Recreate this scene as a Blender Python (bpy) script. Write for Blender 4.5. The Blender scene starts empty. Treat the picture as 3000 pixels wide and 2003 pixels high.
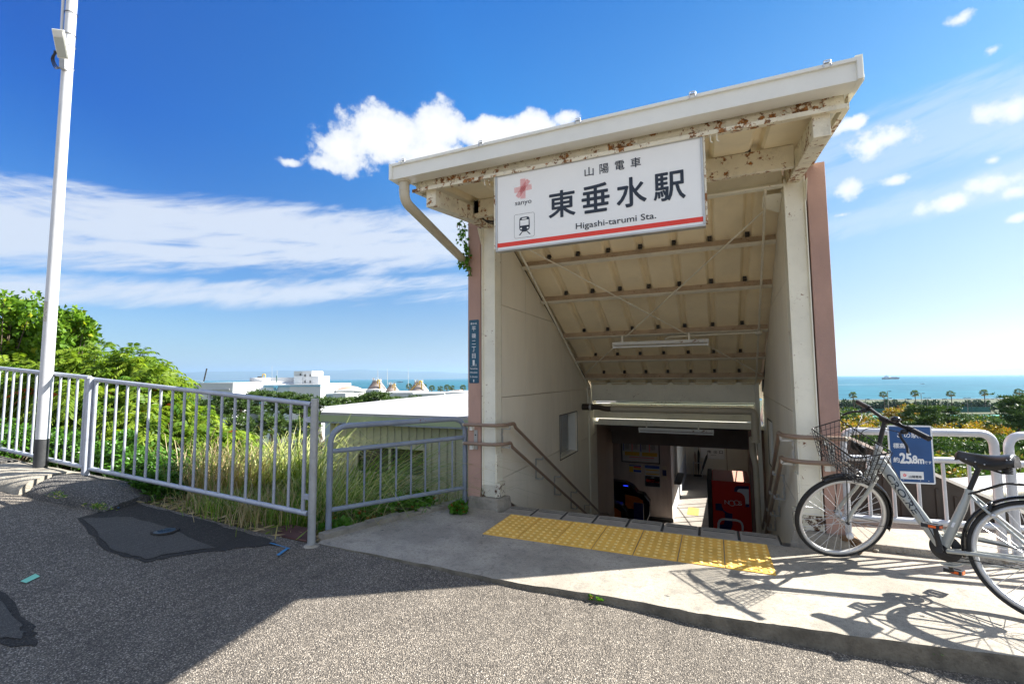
import bpy, bmesh, math, random
import numpy as np
from mathutils import Vector, Matrix

scene = bpy.context.scene
C = scene.collection
rng = np.random.default_rng(7)
R_ = random.Random(11)

# ------------------------------------------------------------------ camera
FPX, PCX, PCY, EYE = 1365.0, 1500.0, 1001.5, 1.35        # focal length in pixels of the 3000 px wide frame
_p, _y, _r = math.atan2(105, FPX), math.atan2(590, FPX), 0.007
F0 = np.array([-math.sin(_y), math.cos(_y), 0.0]); R0 = np.array([math.cos(_y), math.sin(_y), 0.0]); UP = np.array([0, 0, 1.0])
CF = math.cos(_p) * F0 + math.sin(_p) * UP
_u1 = -math.sin(_p) * F0 + math.cos(_p) * UP
CR = R0 * math.cos(_r) - _u1 * math.sin(_r)
CU = _u1 * math.cos(_r) + R0 * math.sin(_r)
CO = np.array([0, 0, EYE])
cam_d = bpy.data.cameras.new("camera"); cam = bpy.data.objects.new("camera", cam_d); C.objects.link(cam)
cam_d.sensor_width = 36.0; cam_d.lens = FPX / 3000 * 36.0
cam_d.clip_start = 0.05; cam_d.clip_end = 90000
cam.matrix_world = Matrix(((CR[0], CU[0], -CF[0], CO[0]), (CR[1], CU[1], -CF[1], CO[1]), (CR[2], CU[2], -CF[2], CO[2]), (0, 0, 0, 1)))
scene.camera = cam

def ray(x, y):
    return CF + CR * (x - PCX) / FPX - CU * (y - PCY) / FPX
def G(x, y, z=0.0):            # survey of the place: the point of height z seen at photo position x, y
    d = ray(x, y); return CO + (z - EYE) / d[2] * d
def PX(x, y, X):
    d = ray(x, y); return CO + X / d[0] * d
def PY(x, y, Y):
    d = ray(x, y); return CO + Y / d[1] * d
def PD(x, y, D):
    d = ray(x, y); return CO + D / (d @ F0) * d
def azel(x, y):
    d = ray(x, y); d = d / np.linalg.norm(d); return math.atan2(d[0], d[1]), math.asin(d[2])

# ------------------------------------------------------------------ light
SUN_AZ, SUN_EL = math.radians(56.3), math.radians(38.2)
sund = Vector((math.sin(SUN_AZ) * math.cos(SUN_EL), math.cos(SUN_AZ) * math.cos(SUN_EL), math.sin(SUN_EL)))
sl = bpy.data.lights.new("sun", 'SUN'); sl.energy = 4.4; sl.angle = math.radians(0.53); sl.color = (1.0, 0.95, 0.86)
so = bpy.data.objects.new("sun", sl); C.objects.link(so)
so.rotation_euler = sund.to_track_quat('Z', 'Y').to_euler()
vs = scene.view_settings
vs.view_transform = 'Standard'; vs.look = 'None'; vs.gamma = 1.0; vs.use_curve_mapping = False
vs.exposure = 1.93
scene.display_settings.display_device = 'sRGB'
cy = scene.cycles
cy.max_bounces = 10; cy.diffuse_bounces = 6; cy.glossy_bounces = 3; cy.transmission_bounces = 4; cy.transparent_max_bounces = 8
cy.sample_clamp_indirect = 6.0; cy.caustics_reflective = False; cy.caustics_refractive = False
scene.render.engine = 'CYCLES'
cy.use_denoising = True

world = bpy.data.worlds.new("World"); scene.world = world; world.use_nodes = True
wt = world.node_tree; wt.nodes.clear()
class NT:
    """tiny node-graph writer"""
    def __init__(s, t): s.t = t
    def n(s, typ, **k):
        nd = s.t.nodes.new(typ)
        for a, b in k.items(): setattr(nd, a, b)
        return nd
    def put(s, nd, i, v):
        if v is None: return
        if hasattr(v, 'is_linked') or isinstance(v, bpy.types.NodeSocket): s.t.links.new(v, nd.inputs[i])
        else: nd.inputs[i].default_value = v
    def m(s, op, a, b=None, c=None, clamp=False):
        nd = s.n('ShaderNodeMath', operation=op, use_clamp=clamp)
        s.put(nd, 0, a); s.put(nd, 1, b); s.put(nd, 2, c); return nd.outputs[0]
    def vm(s, op, a, b=None):
        nd = s.n('ShaderNodeVectorMath', operation=op); s.put(nd, 0, a); s.put(nd, 1, b); return nd.outputs[0]
    def ss(s, v, a, b, x0=0.0, x1=1.0, lin=False):
        nd = s.n('ShaderNodeMapRange', interpolation_type='LINEAR' if lin else 'SMOOTHSTEP'); nd.clamp = True
        for i, q in enumerate((v, a, b, x0, x1)): s.put(nd, i, q)
        return nd.outputs[0]
    def noise(s, vec, scale, detail=4, rough=0.55, dist=0.0):
        nd = s.n('ShaderNodeTexNoise'); s.put(nd, 'Vector', vec); nd.inputs['Scale'].default_value = scale
        nd.inputs['Detail'].default_value = detail; nd.inputs['Roughness'].default_value = rough; nd.inputs['Distortion'].default_value = dist
        return nd.outputs[0]
    def mix(s, f, a, b, blend='MIX'):
        nd = s.n('ShaderNodeMix', data_type='RGBA', blend_type=blend); s.put(nd, 0, f); s.put(nd, 6, a); s.put(nd, 7, b); return nd.outputs[2]
    def comb(s, x, y, z):
        nd = s.n('ShaderNodeCombineXYZ'); s.put(nd, 0, x); s.put(nd, 1, y); s.put(nd, 2, z); return nd.outputs[0]
    def sep(s, v):
        nd = s.n('ShaderNodeSeparateXYZ'); s.put(nd, 0, v); return nd.outputs
    def obj(s):
        return s.n('ShaderNodeTexCoord').outputs['Object']

w = NT(wt)
sky = w.n('ShaderNodeTexSky', sky_type='NISHITA', sun_disc=False, sun_elevation=SUN_EL, sun_rotation=SUN_AZ, altitude=30.0, air_density=1.0, dust_density=0.7, ozone_density=2.0)
dirn = w.n('ShaderNodeTexCoord').outputs['Generated']
dx, dy, dz = w.sep(dirn)
AZ = w.m('ARCTAN2', dx, dy); EL = w.m('ARCSINE', dz)
# clear maritime air: blue to the horizon, deep overhead
t1 = w.mix(w.ss(EL, 0.0, 0.20, lin=True), (0.56, 0.62, 0.74, 1), (0.38, 0.58, 0.80, 1))
t2 = w.mix(w.ss(EL, 0.20, 0.45, lin=True), t1, (0.12, 0.46, 0.84, 1))
t3 = w.mix(w.ss(EL, 0.45, 0.80, lin=True), t2, (0.0, 0.30, 0.84, 1))
sd = w.m('ADD', w.m('ADD', w.m('MULTIPLY', dx, sund[0]), w.m('MULTIPLY', dy, sund[1])), w.m('MULTIPLY', dz, sund[2]))
# paler air round the sun, deepest blue away from it
hi = w.mix(w.ss(sd, -0.12, 0.40, lin=True), (0.05, 0.60, 0.92, 1), (1.15, 1.42, 1.20, 1))
hi = w.mix(w.ss(sd, 0.40, 0.88, lin=True), hi, (2.25, 1.15, 0.80, 1))
lo = w.mix(w.ss(sd, -0.25, 0.70, lin=True), (0.85, 0.86, 0.84, 1), (1.02, 0.72, 0.62, 1))
skc = w.mix(1.0, w.mix(1.0, sky.outputs[0], t3, 'MULTIPLY'), w.mix(w.ss(EL, 0.10, 0.45, lin=True), lo, hi), 'MULTIPLY')
bgs = w.n('ShaderNodeBackground'); wt.links.new(skc, bgs.inputs[0]); bgs.inputs[1].default_value = 0.060
# heaped clouds: (photo x, y, half width, half height) turned into azimuth / elevation
blobs = [(1010, 430, 95, 75), (1150, 400, 150, 95), (1290, 375, 110, 85), (1440, 390, 130, 60), (1560, 365, 70, 38), (1250, 450, 190, 55), (950, 480, 70, 30), (850, 478, 50, 16), (1660, 345, 45, 22),
         (2600, 405, 85, 48), (2560, 430, 60, 40), (2880, 335, 95, 42), (2960, 320, 80, 45), (2920, 530, 110, 38), (2780, 590, 80, 26), (2970, 560, 40, 20), (2480, 560, 36, 30), (2620, 530, 40, 14), (2910, 470, 36, 16), (2810, 60, 40, 22), (2905, 145, 40, 22), (2490, 365, 70, 18), (2465, 630, 30, 9), (2980, 640, 30, 12)]
nz = w.noise(dirn, 15.0, 8, 0.62)
nz2 = w.noise(dirn, 5.0, 3, 0.5)
acc = None
for (bx, by, bw, bh) in blobs:
    a0, e0 = azel(bx, by); a1, _ = azel(bx + bw, by); _, e1 = azel(bx, by - bh)
    ra, re = abs(a1 - a0), abs(e1 - e0)
    u = w.m('MULTIPLY', w.m('SUBTRACT', AZ, a0), 1.0 / ra); v = w.m('MULTIPLY', w.m('SUBTRACT', EL, e0), 1.0 / re)
    d2 = w.m('SUBTRACT', 1.0, w.m('SQRT', w.m('ADD', w.m('MULTIPLY', u, u), w.m('MULTIPLY', v, v))))
    d2 = w.m('MULTIPLY', d2, min(1.0, 0.35 + ra * 7))
    acc = d2 if acc is None else w.m('SMOOTH_MAX', acc, d2, 0.25)
cum = w.m('ADD', acc, w.m('MULTIPLY', w.m('SUBTRACT', nz, 0.5), 2.3))
cumf = w.ss(cum, -0.06, 0.34)
# unseen cloud added behind the view to whiten and lift the fill light
rest = w.ss(w.m('ADD', w.noise(dirn, 3.2, 8, 0.55), w.m('MULTIPLY', nz, 0.25)), 0.50, 0.63)
back = w.m('SUBTRACT', 1.0, w.ss(w.vm('DOT_PRODUCT', dirn, tuple(F0)) if False else w.m('ADD', w.m('MULTIPLY', dx, float(F0[0])), w.m('MULTIPLY', dy, float(F0[1]))), 0.1, 0.45))
cumf = w.m('MAXIMUM', cumf, w.m('MULTIPLY', rest, back))
# cirrus: long wind-drawn veils
elw = w.m('ADD', EL, w.m('MULTIPLY', AZ, -0.09))
cv = w.comb(w.m('MULTIPLY', AZ, 1.5), w.m('MULTIPLY', elw, 8.5), 3.7)
c1 = w.noise(cv, 1.3, 9, 0.62, 0.9)
cvb = w.comb(w.m('MULTIPLY', AZ, 6.0), w.m('MULTIPLY', w.m('ADD', EL, w.m('MULTIPLY', AZ, -0.25)), 30.0), 1.7)
c1 = w.m('ADD', w.m('MULTIPLY', c1, 0.8), w.m('MULTIPLY', w.noise(cvb, 1.6, 6, 0.6, 0.6), 0.32))
band = None
for (by, bh, g) in ((700, 165, 1.0), (862, 80, 1.0)):
    _, e0 = azel(500, by); _, e1 = azel(500, by - bh)
    q = w.m('SUBTRACT', 1.0, w.m('POWER', w.m('ABSOLUTE', w.m('DIVIDE', w.m('SUBTRACT', elw, e0 - 0.09 * azel(500, by)[0]), e1 - e0)), 2.0), clamp=True)
    band = q if band is None else w.m('MAXIMUM', band, q)
azr = azel(1500, 700)[0]
azm = w.ss(AZ, azr, azr + 0.55, 1.0, 0.42)
cir = w.m('MULTIPLY', w.ss(w.m('ADD', c1, w.m('MULTIPLY', w.m('SUBTRACT', band, 1.0), 0.40)), 0.34, 0.56), w.m('MULTIPLY', azm, 0.92))
lowm = w.ss(EL, 0.005, 0.05)
cir = w.m('MULTIPLY', cir, lowm)
mask = w.m('SUBTRACT', 1.0, w.m('MULTIPLY', w.m('SUBTRACT', 1.0, cumf), w.m('SUBTRACT', 1.0, cir)))
shade = w.mix(w.ss(w.m('ADD', cum, w.m('MULTIPLY', nz2, 0.5)), 0.25, 1.1), (0.70, 0.76, 0.86, 1), (1.0, 0.99, 0.97, 1))
bgc = w.n('ShaderNodeBackground'); wt.links.new(shade, bgc.inputs[0]); bgc.inputs[1].default_value = 0.285
mx = w.n('ShaderNodeMixShader'); w.put(mx, 0, mask); wt.links.new(bgs.outputs[0], mx.inputs[1]); wt.links.new(bgc.outputs[0], mx.inputs[2])
wo = w.n('ShaderNodeOutputWorld'); wt.links.new(mx.outputs[0], wo.inputs[0])

# ------------------------------------------------------------------ materials
def newmat(name):
    m = bpy.data.materials.new(name); m.use_nodes = True; t = m.node_tree; t.nodes.clear()
    k = NT(t); b = k.n('ShaderNodeBsdfPrincipled'); o = k.n('ShaderNodeOutputMaterial'); t.links.new(b.outputs[0], o.inputs[0])
    return m, k, b, o
def c4(c): return (c[0], c[1], c[2], 1.0)
def surf(name, col, rough=0.6, metal=0.0, var=0.12, vs=3.0, bump=0.15, bs=60.0, rust=0.0, rs=14.0, grime=0.0, col2=None, spec=0.5, stretch=None, coat=0.0, rustcol=(0.30, 0.12, 0.035)):
    m, k, b, o = newmat(name)
    co = k.obj()
    if stretch is not None:
        mp = k.n('ShaderNodeMapping'); mp.inputs['Scale'].default_value = stretch; k.put(mp, 0, co); cs = mp.outputs[0]
    else: cs = co
    n1 = k.noise(cs, vs, 5, 0.6)
    c_lo = col2 if col2 else tuple(x * (1 - var) for x in col)
    c_hi = tuple(min(1, x * (1 + var * 0.6)) for x in col)
    cc = k.mix(k.ss(n1, 0.3, 0.7), c4(c_lo), c4(c_hi))
    if grime > 0:
        cc = k.mix(k.m('MULTIPLY', k.ss(k.noise(cs, vs * 3.1, 8, 0.7), 0.48, 0.72), grime), cc, c4(tuple(x * 0.35 for x in col)))
    rgh = rough
    if rust > 0:
        rn = k.noise(co, rs, 8, 0.72); big = k.noise(co, rs * 0.14, 2, 0.5)
        rf = k.ss(k.m('ADD', rn, k.m('MULTIPLY', big, 0.35)), 0.90 - rust * 0.3, 0.955 - rust * 0.3)
        rc = k.mix(k.ss(k.noise(co, rs * 3, 3), 0.35, 0.65), c4(tuple(q * 0.35 for q in rustcol)), c4(rustcol))
        cc = k.mix(rf, cc, rc)
    k.put(b, 'Base Color', cc); b.inputs['Roughness'].default_value = rough; b.inputs['Metallic'].default_value = metal
    b.inputs['Specular IOR Level'].default_value = spec
    if coat: b.inputs['Coat Weight'].default_value = coat
    if bump > 0:
        bp = k.n('ShaderNodeBump'); bp.inputs['Strength'].default_value = bump; bp.inputs['Distance'].default_value = 0.01
        k.put(bp, 'Height', k.noise(cs, bs, 4, 0.6)); k.t.links.new(bp.outputs[0], b.inputs['Normal'])
    return m
def flat(name, col, rough=0.5, metal=0.0):
    return surf(name, col, rough, metal, var=0.05, vs=8, bump=0.0)

M_ = {}
M_['steel'] = surf('painted_steel', (0.84, 0.82, 0.70), 0.5, 0, 0.08, 2.5, 0.25, 90, rust=0.30, rs=30, grime=0.12)
M_['steelrust'] = surf('rusty_painted_steel', (0.80, 0.75, 0.60), 0.6, 0, 0.10, 3, 0.5, 70, rust=0.62, rs=17, grime=0.3, rustcol=(0.38, 0.15, 0.03))
M_['steelbase'] = surf('rusted_column_foot', (0.72, 0.69, 0.58), 0.6, 0, 0.10, 3, 0.5, 70, rust=0.62, rs=16, grime=0.3, rustcol=(0.12, 0.05, 0.02))
M_['white'] = surf('white_coated_metal', (0.80, 0.80, 0.74), 0.4, 0, 0.05, 2, 0.08, 60, grime=0.05)
M_['panel'] = surf('cream_wall_board', (0.80, 0.755, 0.64), 0.7, 0, 0.07, 1.3, 0.25, 150, grime=0.07, stretch=(1, 1, 0.25))
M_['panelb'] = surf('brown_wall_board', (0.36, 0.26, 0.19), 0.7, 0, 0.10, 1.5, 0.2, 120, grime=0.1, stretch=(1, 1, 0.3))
M_['sheet'] = surf('roof_sheet_underside', (0.90, 0.80, 0.58), 0.6, 0, 0.08, 1.6, 0.15, 40, grime=0.10)
M_['purlin'] = surf('dusty_purlin', (0.46, 0.35, 0.24), 0.75, 0, 0.15, 6, 0.4, 60, rust=0.42, rs=40, grime=0.2)
M_['flange'] = surf('purlin_flange', (0.74, 0.70, 0.58), 0.6, 0, 0.10, 4, 0.2, 60, grime=0.2)
M_['dark'] = surf('dark_steel', (0.035, 0.035, 0.035), 0.6, 0, 0.2, 5, 0.1)
M_['pink'] = surf('pink_render', (0.50, 0.315, 0.25), 0.85, 0, 0.14, 1.6, 0.5, 110, grime=0.16, col2=(0.40, 0.26, 0.22), stretch=(1, 1, 0.6))
M_['concrete'] = surf('weathered_concrete', (0.40, 0.375, 0.33), 0.85, 0, 0.2, 2.2, 0.6, 160, grime=0.25)
M_['plinth'] = surf('plinth_concrete', (0.33, 0.30, 0.25), 0.9, 0, 0.25, 7, 0.9, 60, grime=0.45)
M_['galv'] = surf('galvanised_pipe', (0.44, 0.47, 0.54), 0.45, 0.25, 0.10, 5, 0.15, 90, rust=0.22, rs=24, grime=0.35)
M_['galvp'] = surf('galvanised_post', (0.42, 0.43, 0.43), 0.5, 0.3, 0.16, 7, 0.2, 90, grime=0.3)
M_['bluegrey'] = surf('blue_grey_painted_pipe', (0.26, 0.30, 0.37), 0.5, 0.1, 0.12, 6, 0.2, 80, rust=0.27, rs=24, grime=0.12)
M_['pole'] = surf('white_lamp_pole', (0.58, 0.59, 0.61), 0.45, 0.1, 0.05, 3, 0.1, 50, grime=0.1)
M_['rail'] = surf('brown_handrail', (0.27, 0.19, 0.14), 0.4, 0, 0.08, 6, 0.05, 50)
M_['alu'] = surf('bracket_metal', (0.50, 0.50, 0.48), 0.4, 0.6, 0.08, 8, 0.05)
M_['yellow'] = surf('yellow_tactile_paving', (0.86, 0.50, 0.095), 0.8, 0, 0.14, 5, 0.4, 120, grime=0.15)
M_['nosing'] = surf('stair_nosing_concrete', (0.30, 0.28, 0.25), 0.85, 0, 0.2, 5, 0.4, 120, grime=0.25)
M_['groove'] = flat('nosing_groove', (0.03, 0.03, 0.03), 0.8)
M_['pvc'] = surf('beige_pipe', (0.52, 0.47, 0.36), 0.5, 0, 0.07, 3, 0.08, 30, grime=0.15)
M_['tube'] = flat('white_tube', (0.72, 0.73, 0.72), 0.3)
M_['lampbody'] = surf('lamp_body', (0.66, 0.67, 0.66), 0.45, 0, 0.05, 4, 0.0, rust=0.40, rs=22)
M_['black'] = flat('black_plastic', (0.012, 0.012, 0.014), 0.45)
M_['rubber'] = surf('tyre_rubber', (0.018, 0.018, 0.018), 0.75, 0, 0.2, 30, 0.3, 300)
M_['saddle'] = surf('black_vinyl', (0.014, 0.015, 0.018), 0.38, 0, 0.1, 10, 0.1, 300, spec=0.6)
M_['chrome'] = surf('bright_metal', (0.62, 0.63, 0.65), 0.36, 0.7, 0.03, 5, 0.0)
M_['rim'] = surf('alloy_rim', (0.62, 0.62, 0.61), 0.35, 0.35, 0.03, 5, 0.0)
M_['frame'] = surf('silver_grey_paint', (0.40, 0.42, 0.40), 0.35, 0.15, 0.03, 5, 0.0, coat=0.6)
M_['orange'] = flat('orange_reflector', (0.80, 0.13, 0.01), 0.25)
M_['clear'] = flat('clear_reflector', (0.75, 0.77, 0.80), 0.15)
M_['signw'] = surf('sign_white', (0.90, 0.90, 0.87), 0.35, 0, 0.02, 1.5, 0.0, grime=0.03)
M_['ink'] = flat('sign_ink', (0.012, 0.02, 0.035), 0.4)
M_['red'] = flat('sign_red', (0.80, 0.045, 0.022), 0.4)
M_['pinkink'] = flat('logo_pink', (0.85, 0.18, 0.18), 0.4)
M_['blue'] = surf('sign_blue', (0.013, 0.075, 0.23), 0.4, 0, 0.12, 7, 0.0)
M_['blue2'] = surf('plate_blue', (0.01, 0.09, 0.16), 0.45, 0, 0.25, 9, 0.0)
M_['whitei'] = flat('white_ink', (0.78, 0.80, 0.82), 0.5)
M_['vred'] = surf('vending_red', (0.60, 0.022, 0.014), 0.35, 0, 0.05, 3, 0.0)
M_['navy'] = flat('navy_print', (0.01, 0.015, 0.10), 0.4)
M_['gateo'] = flat('gate_orange', (0.55, 0.13, 0.01), 0.4)
M_['gloss'] = flat('gloss_black', (0.01, 0.01, 0.012), 0.15)
M_['wood'] = surf('booth_board', (0.52, 0.44, 0.40), 0.6, 0, 0.2, 4, 0.0, stretch=(1, 1, 0.12), grime=0.25)
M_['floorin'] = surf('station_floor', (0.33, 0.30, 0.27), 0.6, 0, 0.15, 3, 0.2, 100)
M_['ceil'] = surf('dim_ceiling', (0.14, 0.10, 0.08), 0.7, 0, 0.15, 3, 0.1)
M_['yprint'] = flat('yellow_print', (0.65, 0.42, 0.02), 0.5)
M_['paper'] = flat('poster_paper', (0.60, 0.60, 0.58), 0.5)
M_['bprint'] = flat('blue_print', (0.02, 0.07, 0.35), 0.5)
M_['whiteroof'] = surf('white_roof', (0.40, 0.40, 0.41), 0.9, spec=0.05, metal=0, var=0.12, vs=0.9, bump=0.25, bs=8, grime=0.25, stretch=(1, 0.3, 1))
M_['fasciag'] = surf('pale_green_fascia', (0.36, 0.43, 0.27), 0.5, 0, 0.05, 2, 0.05)
M_['cladding'] = surf('cream_cladding', (0.50, 0.50, 0.36), 0.6, 0, 0.06, 2, 0.1, 30, grime=0.1)
M_['darkwall'] = surf('dark_brown_cladding', (0.030, 0.025, 0.022), 0.6, 0, 0.2, 3, 0.15, 40, grime=0.2)
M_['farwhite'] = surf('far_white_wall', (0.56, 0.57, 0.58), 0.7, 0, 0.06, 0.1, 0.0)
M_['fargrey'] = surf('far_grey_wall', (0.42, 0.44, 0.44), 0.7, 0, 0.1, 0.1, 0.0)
M_['farrust'] = surf('far_rusty_roof', (0.42, 0.30, 0.24), 0.8, 0, 0.3, 0.3, 0.0)
M_['farcone'] = surf('far_cone_concrete', (0.24, 0.20, 0.185), 0.8, 0, 0.3, 0.4, 0.0)
M_['fary'] = flat('yellow_pipe', (0.75, 0.45, 0.02), 0.5)
M_['farblue'] = flat('far_blue_paint', (0.10, 0.35, 0.50), 0.5)
M_['court'] = surf('green_court', (0.03, 0.22, 0.17), 0.8, 0, 0.1, 0.2, 0)
M_['net'] = surf('green_fence_netting', (0.02, 0.11, 0.09), 0.8, 0, 0.1, 0.5, 0)
M_['bark'] = surf('bark', (0.10, 0.075, 0.05), 0.9, 0, 0.3, 6, 0.6, 20)
M_['rustplate'] = surf('rusted_plate', (0.085, 0.035, 0.03), 0.8, 0, 0.3, 8, 0.5, 80)
M_['glass'] = None
m, k, b, o = newmat('window_glass'); b.inputs['Base Color'].default_value = (0.5, 0.55, 0.55, 1); b.inputs['Roughness'].default_value = 0.05
b.inputs['Transmission Weight'].default_value = 0.0; b.inputs['Metallic'].default_value = 0.0; M_['glass'] = m
k.put(b, 'Base Color', (0.03, 0.035, 0.03, 1))
m, k, b, o = newmat('frosted_pane'); b.inputs['Base Color'].default_value = (0.75, 0.78, 0.78, 1); b.inputs['Roughness'].default_value = 0.5; b.inputs['Transmission Weight'].default_value = 0.6; M_['frost'] = m

def m_asphalt(name, tar, stones, amt, scale, rough=0.9, bump=0.9):
    m, k, b, o = newmat(name); co = k.obj()
    v = k.n('ShaderNodeTexVoronoi', feature='F1'); k.put(v, 'Vector', co); v.inputs['Scale'].default_value = scale; v.inputs['Randomness'].default_value = 1.0
    v2 = k.n('ShaderNodeTexVoronoi', feature='F1'); k.put(v2, 'Vector', co); v2.inputs['Scale'].default_value = scale * 2.3
    def cellcol(vn):
        r, g, bb = k.sep(vn.outputs['Color'])
        a = k.mix(k.ss(r, 0.1, 0.95), c4(stones[0]), c4(stones[1]))
        a = k.mix(k.ss(g, 0.80, 0.97), a, c4(stones[2]))
        return k.mix(k.m('GREATER_THAN', bb, amt), a, c4(tar)), vn.outputs['Distance']
    a1, d1 = cellcol(v); a2, d2 = cellcol(v2)
    edge = k.ss(d1, 0.42, 0.62)
    cc = k.mix(edge, a1, k.mix(0.75, a2, c4(tar)))
    big = k.noise(co, 0.7, 4, 0.6); cc = k.mix(k.ss(big, 0.35, 0.7), cc, k.mix(0.30, cc, c4(tar)))
    cc = k.mix(k.m('MULTIPLY', k.ss(k.noise(co, 4.5, 7, 0.75), 0.50, 0.68), 0.42), cc, c4(tar))
    cc = k.mix(k.m('MULTIPLY', k.ss(k.noise(co, 26.0, 4, 0.7), 0.56, 0.70), 0.5), cc, c4(tuple(q * 0.5 for q in tar)))
    k.put(b, 'Base Color', cc); b.inputs['Roughness'].default_value = rough
    hgt = k.m('ADD', k.m('MULTIPLY', d1, -1.0), k.m('MULTIPLY', k.noise(co, scale * 0.35, 3), 0.9))
    bp = k.n('ShaderNodeBump'); bp.inputs['Strength'].default_value = bump; bp.inputs['Distance'].default_value = 0.008
    k.put(bp, 'Height', hgt); k.t.links.new(bp.outputs[0], b.inputs['Normal'])
    return m
M_['asphalt'] = m_asphalt('worn_asphalt', (0.066, 0.057, 0.048), ((0.12, 0.106, 0.092), (0.35, 0.305, 0.25), (0.55, 0.49, 0.42)), 0.80, 135.0)
M_['patch'] = m_asphalt('asphalt_repair', (0.055, 0.052, 0.048), ((0.075, 0.07, 0.064), (0.12, 0.112, 0.10), (0.17, 0.16, 0.145)), 0.6, 190.0, bump=0.5)
M_['patchedge'] = m_asphalt('fresh_tar', (0.022, 0.020, 0.018), ((0.03, 0.028, 0.025), (0.055, 0.05, 0.045), (0.10, 0.09, 0.08)), 0.6, 120.0)
M_['berm'] = m_asphalt('asphalt_berm', (0.06, 0.058, 0.055), ((0.09, 0.09, 0.09), (0.22, 0.20, 0.18), (0.32, 0.30, 0.28)), 0.7, 110.0)

def m_pave(name):
    m, k, b, o = newmat(name); co = k.obj()
    n1 = k.noise(co, 1.6, 6, 0.65); n2 = k.noise(co, 9.0, 8, 0.75); n3 = k.noise(co, 260.0, 3, 0.6)
    cc = k.mix(k.ss(n1, 0.35, 0.68), (0.29, 0.258, 0.21, 1), (0.48, 0.43, 0.355, 1))
    cc = k.mix(k.m('MULTIPLY', k.ss(n2, 0.50, 0.66), 0.55), cc, (0.15, 0.14, 0.125, 1)); n4 = k.noise(co, 42.0, 5, 0.7); cc = k.mix(k.m('MULTIPLY', k.ss(n4, 0.50, 0.64), 0.50), cc, (0.15, 0.14, 0.12, 1)); cc = k.mix(k.ss(k.noise(co, 11.0, 2, 0.4), 0.735, 0.75), cc, (0.05, 0.05, 0.045, 1))
    cc = k.mix(k.m('MULTIPLY', k.ss(n3, 0.52, 0.64), 0.75), cc, (0.15, 0.15, 0.15, 1))
    cc = k.mix(k.m('MULTIPLY', k.ss(n3, 0.46, 0.36), 0.4), cc, (0.60, 0.58, 0.54, 1))
    # dry scuffs and hairline cracks
    vo = k.n('ShaderNodeTexVoronoi', feature='DISTANCE_TO_EDGE'); k.put(vo, 'Vector', k.vm('ADD', co, k.comb(k.noise(co, 3.0, 6), k.noise(co, 4.0, 6), 0.0))); vo.inputs['Scale'].default_value = 0.55
    cc = k.mix(k.m('MULTIPLY', k.ss(vo.outputs['Distance'], 0.0028, 0.001), k.m('MULTIPLY', k.ss(k.noise(co, 0.9, 2), 0.52, 0.6), 0.6)), cc, (0.12, 0.11, 0.10, 1))
    k.put(b, 'Base Color', cc); b.inputs['Roughness'].default_value = 0.88
    bp = k.n('ShaderNodeBump'); bp.inputs['Strength'].default_value = 0.55; bp.inputs['Distance'].default_value = 0.006
    k.put(bp, 'Height', k.m('ADD', n3, k.m('MULTIPLY', n2, 1.2))); k.t.links.new(bp.outputs[0], b.inputs['Normal'])
    return m
M_['pave'] = m_pave('concrete_apron')

def m_leaf(name, c_a, c_b, c_c=None, trans=0.45, rough=0.5, rare=0.06):
    m, k, b, o = newmat(name)
    at = k.n('ShaderNodeAttribute', attribute_name='rnd'); r, g, bb = k.sep(at.outputs['Color'])
    cc = k.mix(r, c4(c_a), c4(c_b))
    if c_c: cc = k.mix(k.m('GREATER_THAN', g, 1 - rare), cc, c4(c_c))
    k.put(b, 'Base Color', cc); b.inputs['Roughness'].default_value = rough; b.inputs['Specular IOR Level'].default_value = 0.35
    tr = k.n('ShaderNodeBsdfTranslucent'); k.put(tr, 0, k.mix(1.0, cc, (1.25, 1.25, 0.7, 1), 'MULTIPLY'))
    mx = k.n('ShaderNodeMixShader'); mx.inputs[0].default_value = trans
    k.t.links.new(b.outputs[0], mx.inputs[1]); k.t.links.new(tr.outputs[0], mx.inputs[2]); k.t.links.new(mx.outputs[0], o.inputs[0])
    return m
M_['leafg'] = m_leaf('round_green_leaves', (0.04, 0.13, 0.008), (0.20, 0.34, 0.03), (0.30, 0.34, 0.02))
M_['leafs'] = m_leaf('sumac_leaves', (0.03, 0.12, 0.010), (0.27, 0.36, 0.03), (0.42, 0.10, 0.02), rare=0.008)
M_['leafd'] = m_leaf('glossy_dark_leaves', (0.035, 0.11, 0.012), (0.10, 0.24, 0.03), None, 0.3, 0.3)
M_['vine'] = m_leaf('vine_leaves', (0.05, 0.16, 0.015), (0.13, 0.30, 0.03), (0.30, 0.10, 0.02), 0.35)
M_['grassg'] = m_leaf('green_grass_blades', (0.05, 0.15, 0.015), (0.26, 0.38, 0.05), (0.55, 0.45, 0.22), 0.4, rare=0.18)
M_['grassd'] = m_leaf('dry_grass_blades', (0.36, 0.27, 0.15), (0.58, 0.47, 0.30), (0.20, 0.28, 0.05), 0.35, rare=0.25)
M_['grassp'] = m_leaf('pale_pampas_blades', (0.45, 0.52, 0.14), (0.75, 0.74, 0.40), (0.20, 0.30, 0.05), 0.4, rare=0.3)
M_['pineleaf'] = m_leaf('pine_needles', (0.015, 0.05, 0.008), (0.095, 0.16, 0.028), None, 0.15)
M_['tree_a'] = m_leaf('mid_green_leaves', (0.015, 0.055, 0.008), (0.10, 0.17, 0.02), (0.24, 0.24, 0.02), 0.25)
M_['tree_b'] = m_leaf('yellowing_leaves', (0.13, 0.14, 0.012), (0.42, 0.30, 0.02), (0.40, 0.18, 0.02), 0.3, rare=0.2)
M_['tree_c'] = m_leaf('olive_leaves', (0.03, 0.055, 0.01), (0.16, 0.19, 0.03), (0.24, 0.13, 0.03), 0.3, rare=0.15)
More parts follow.
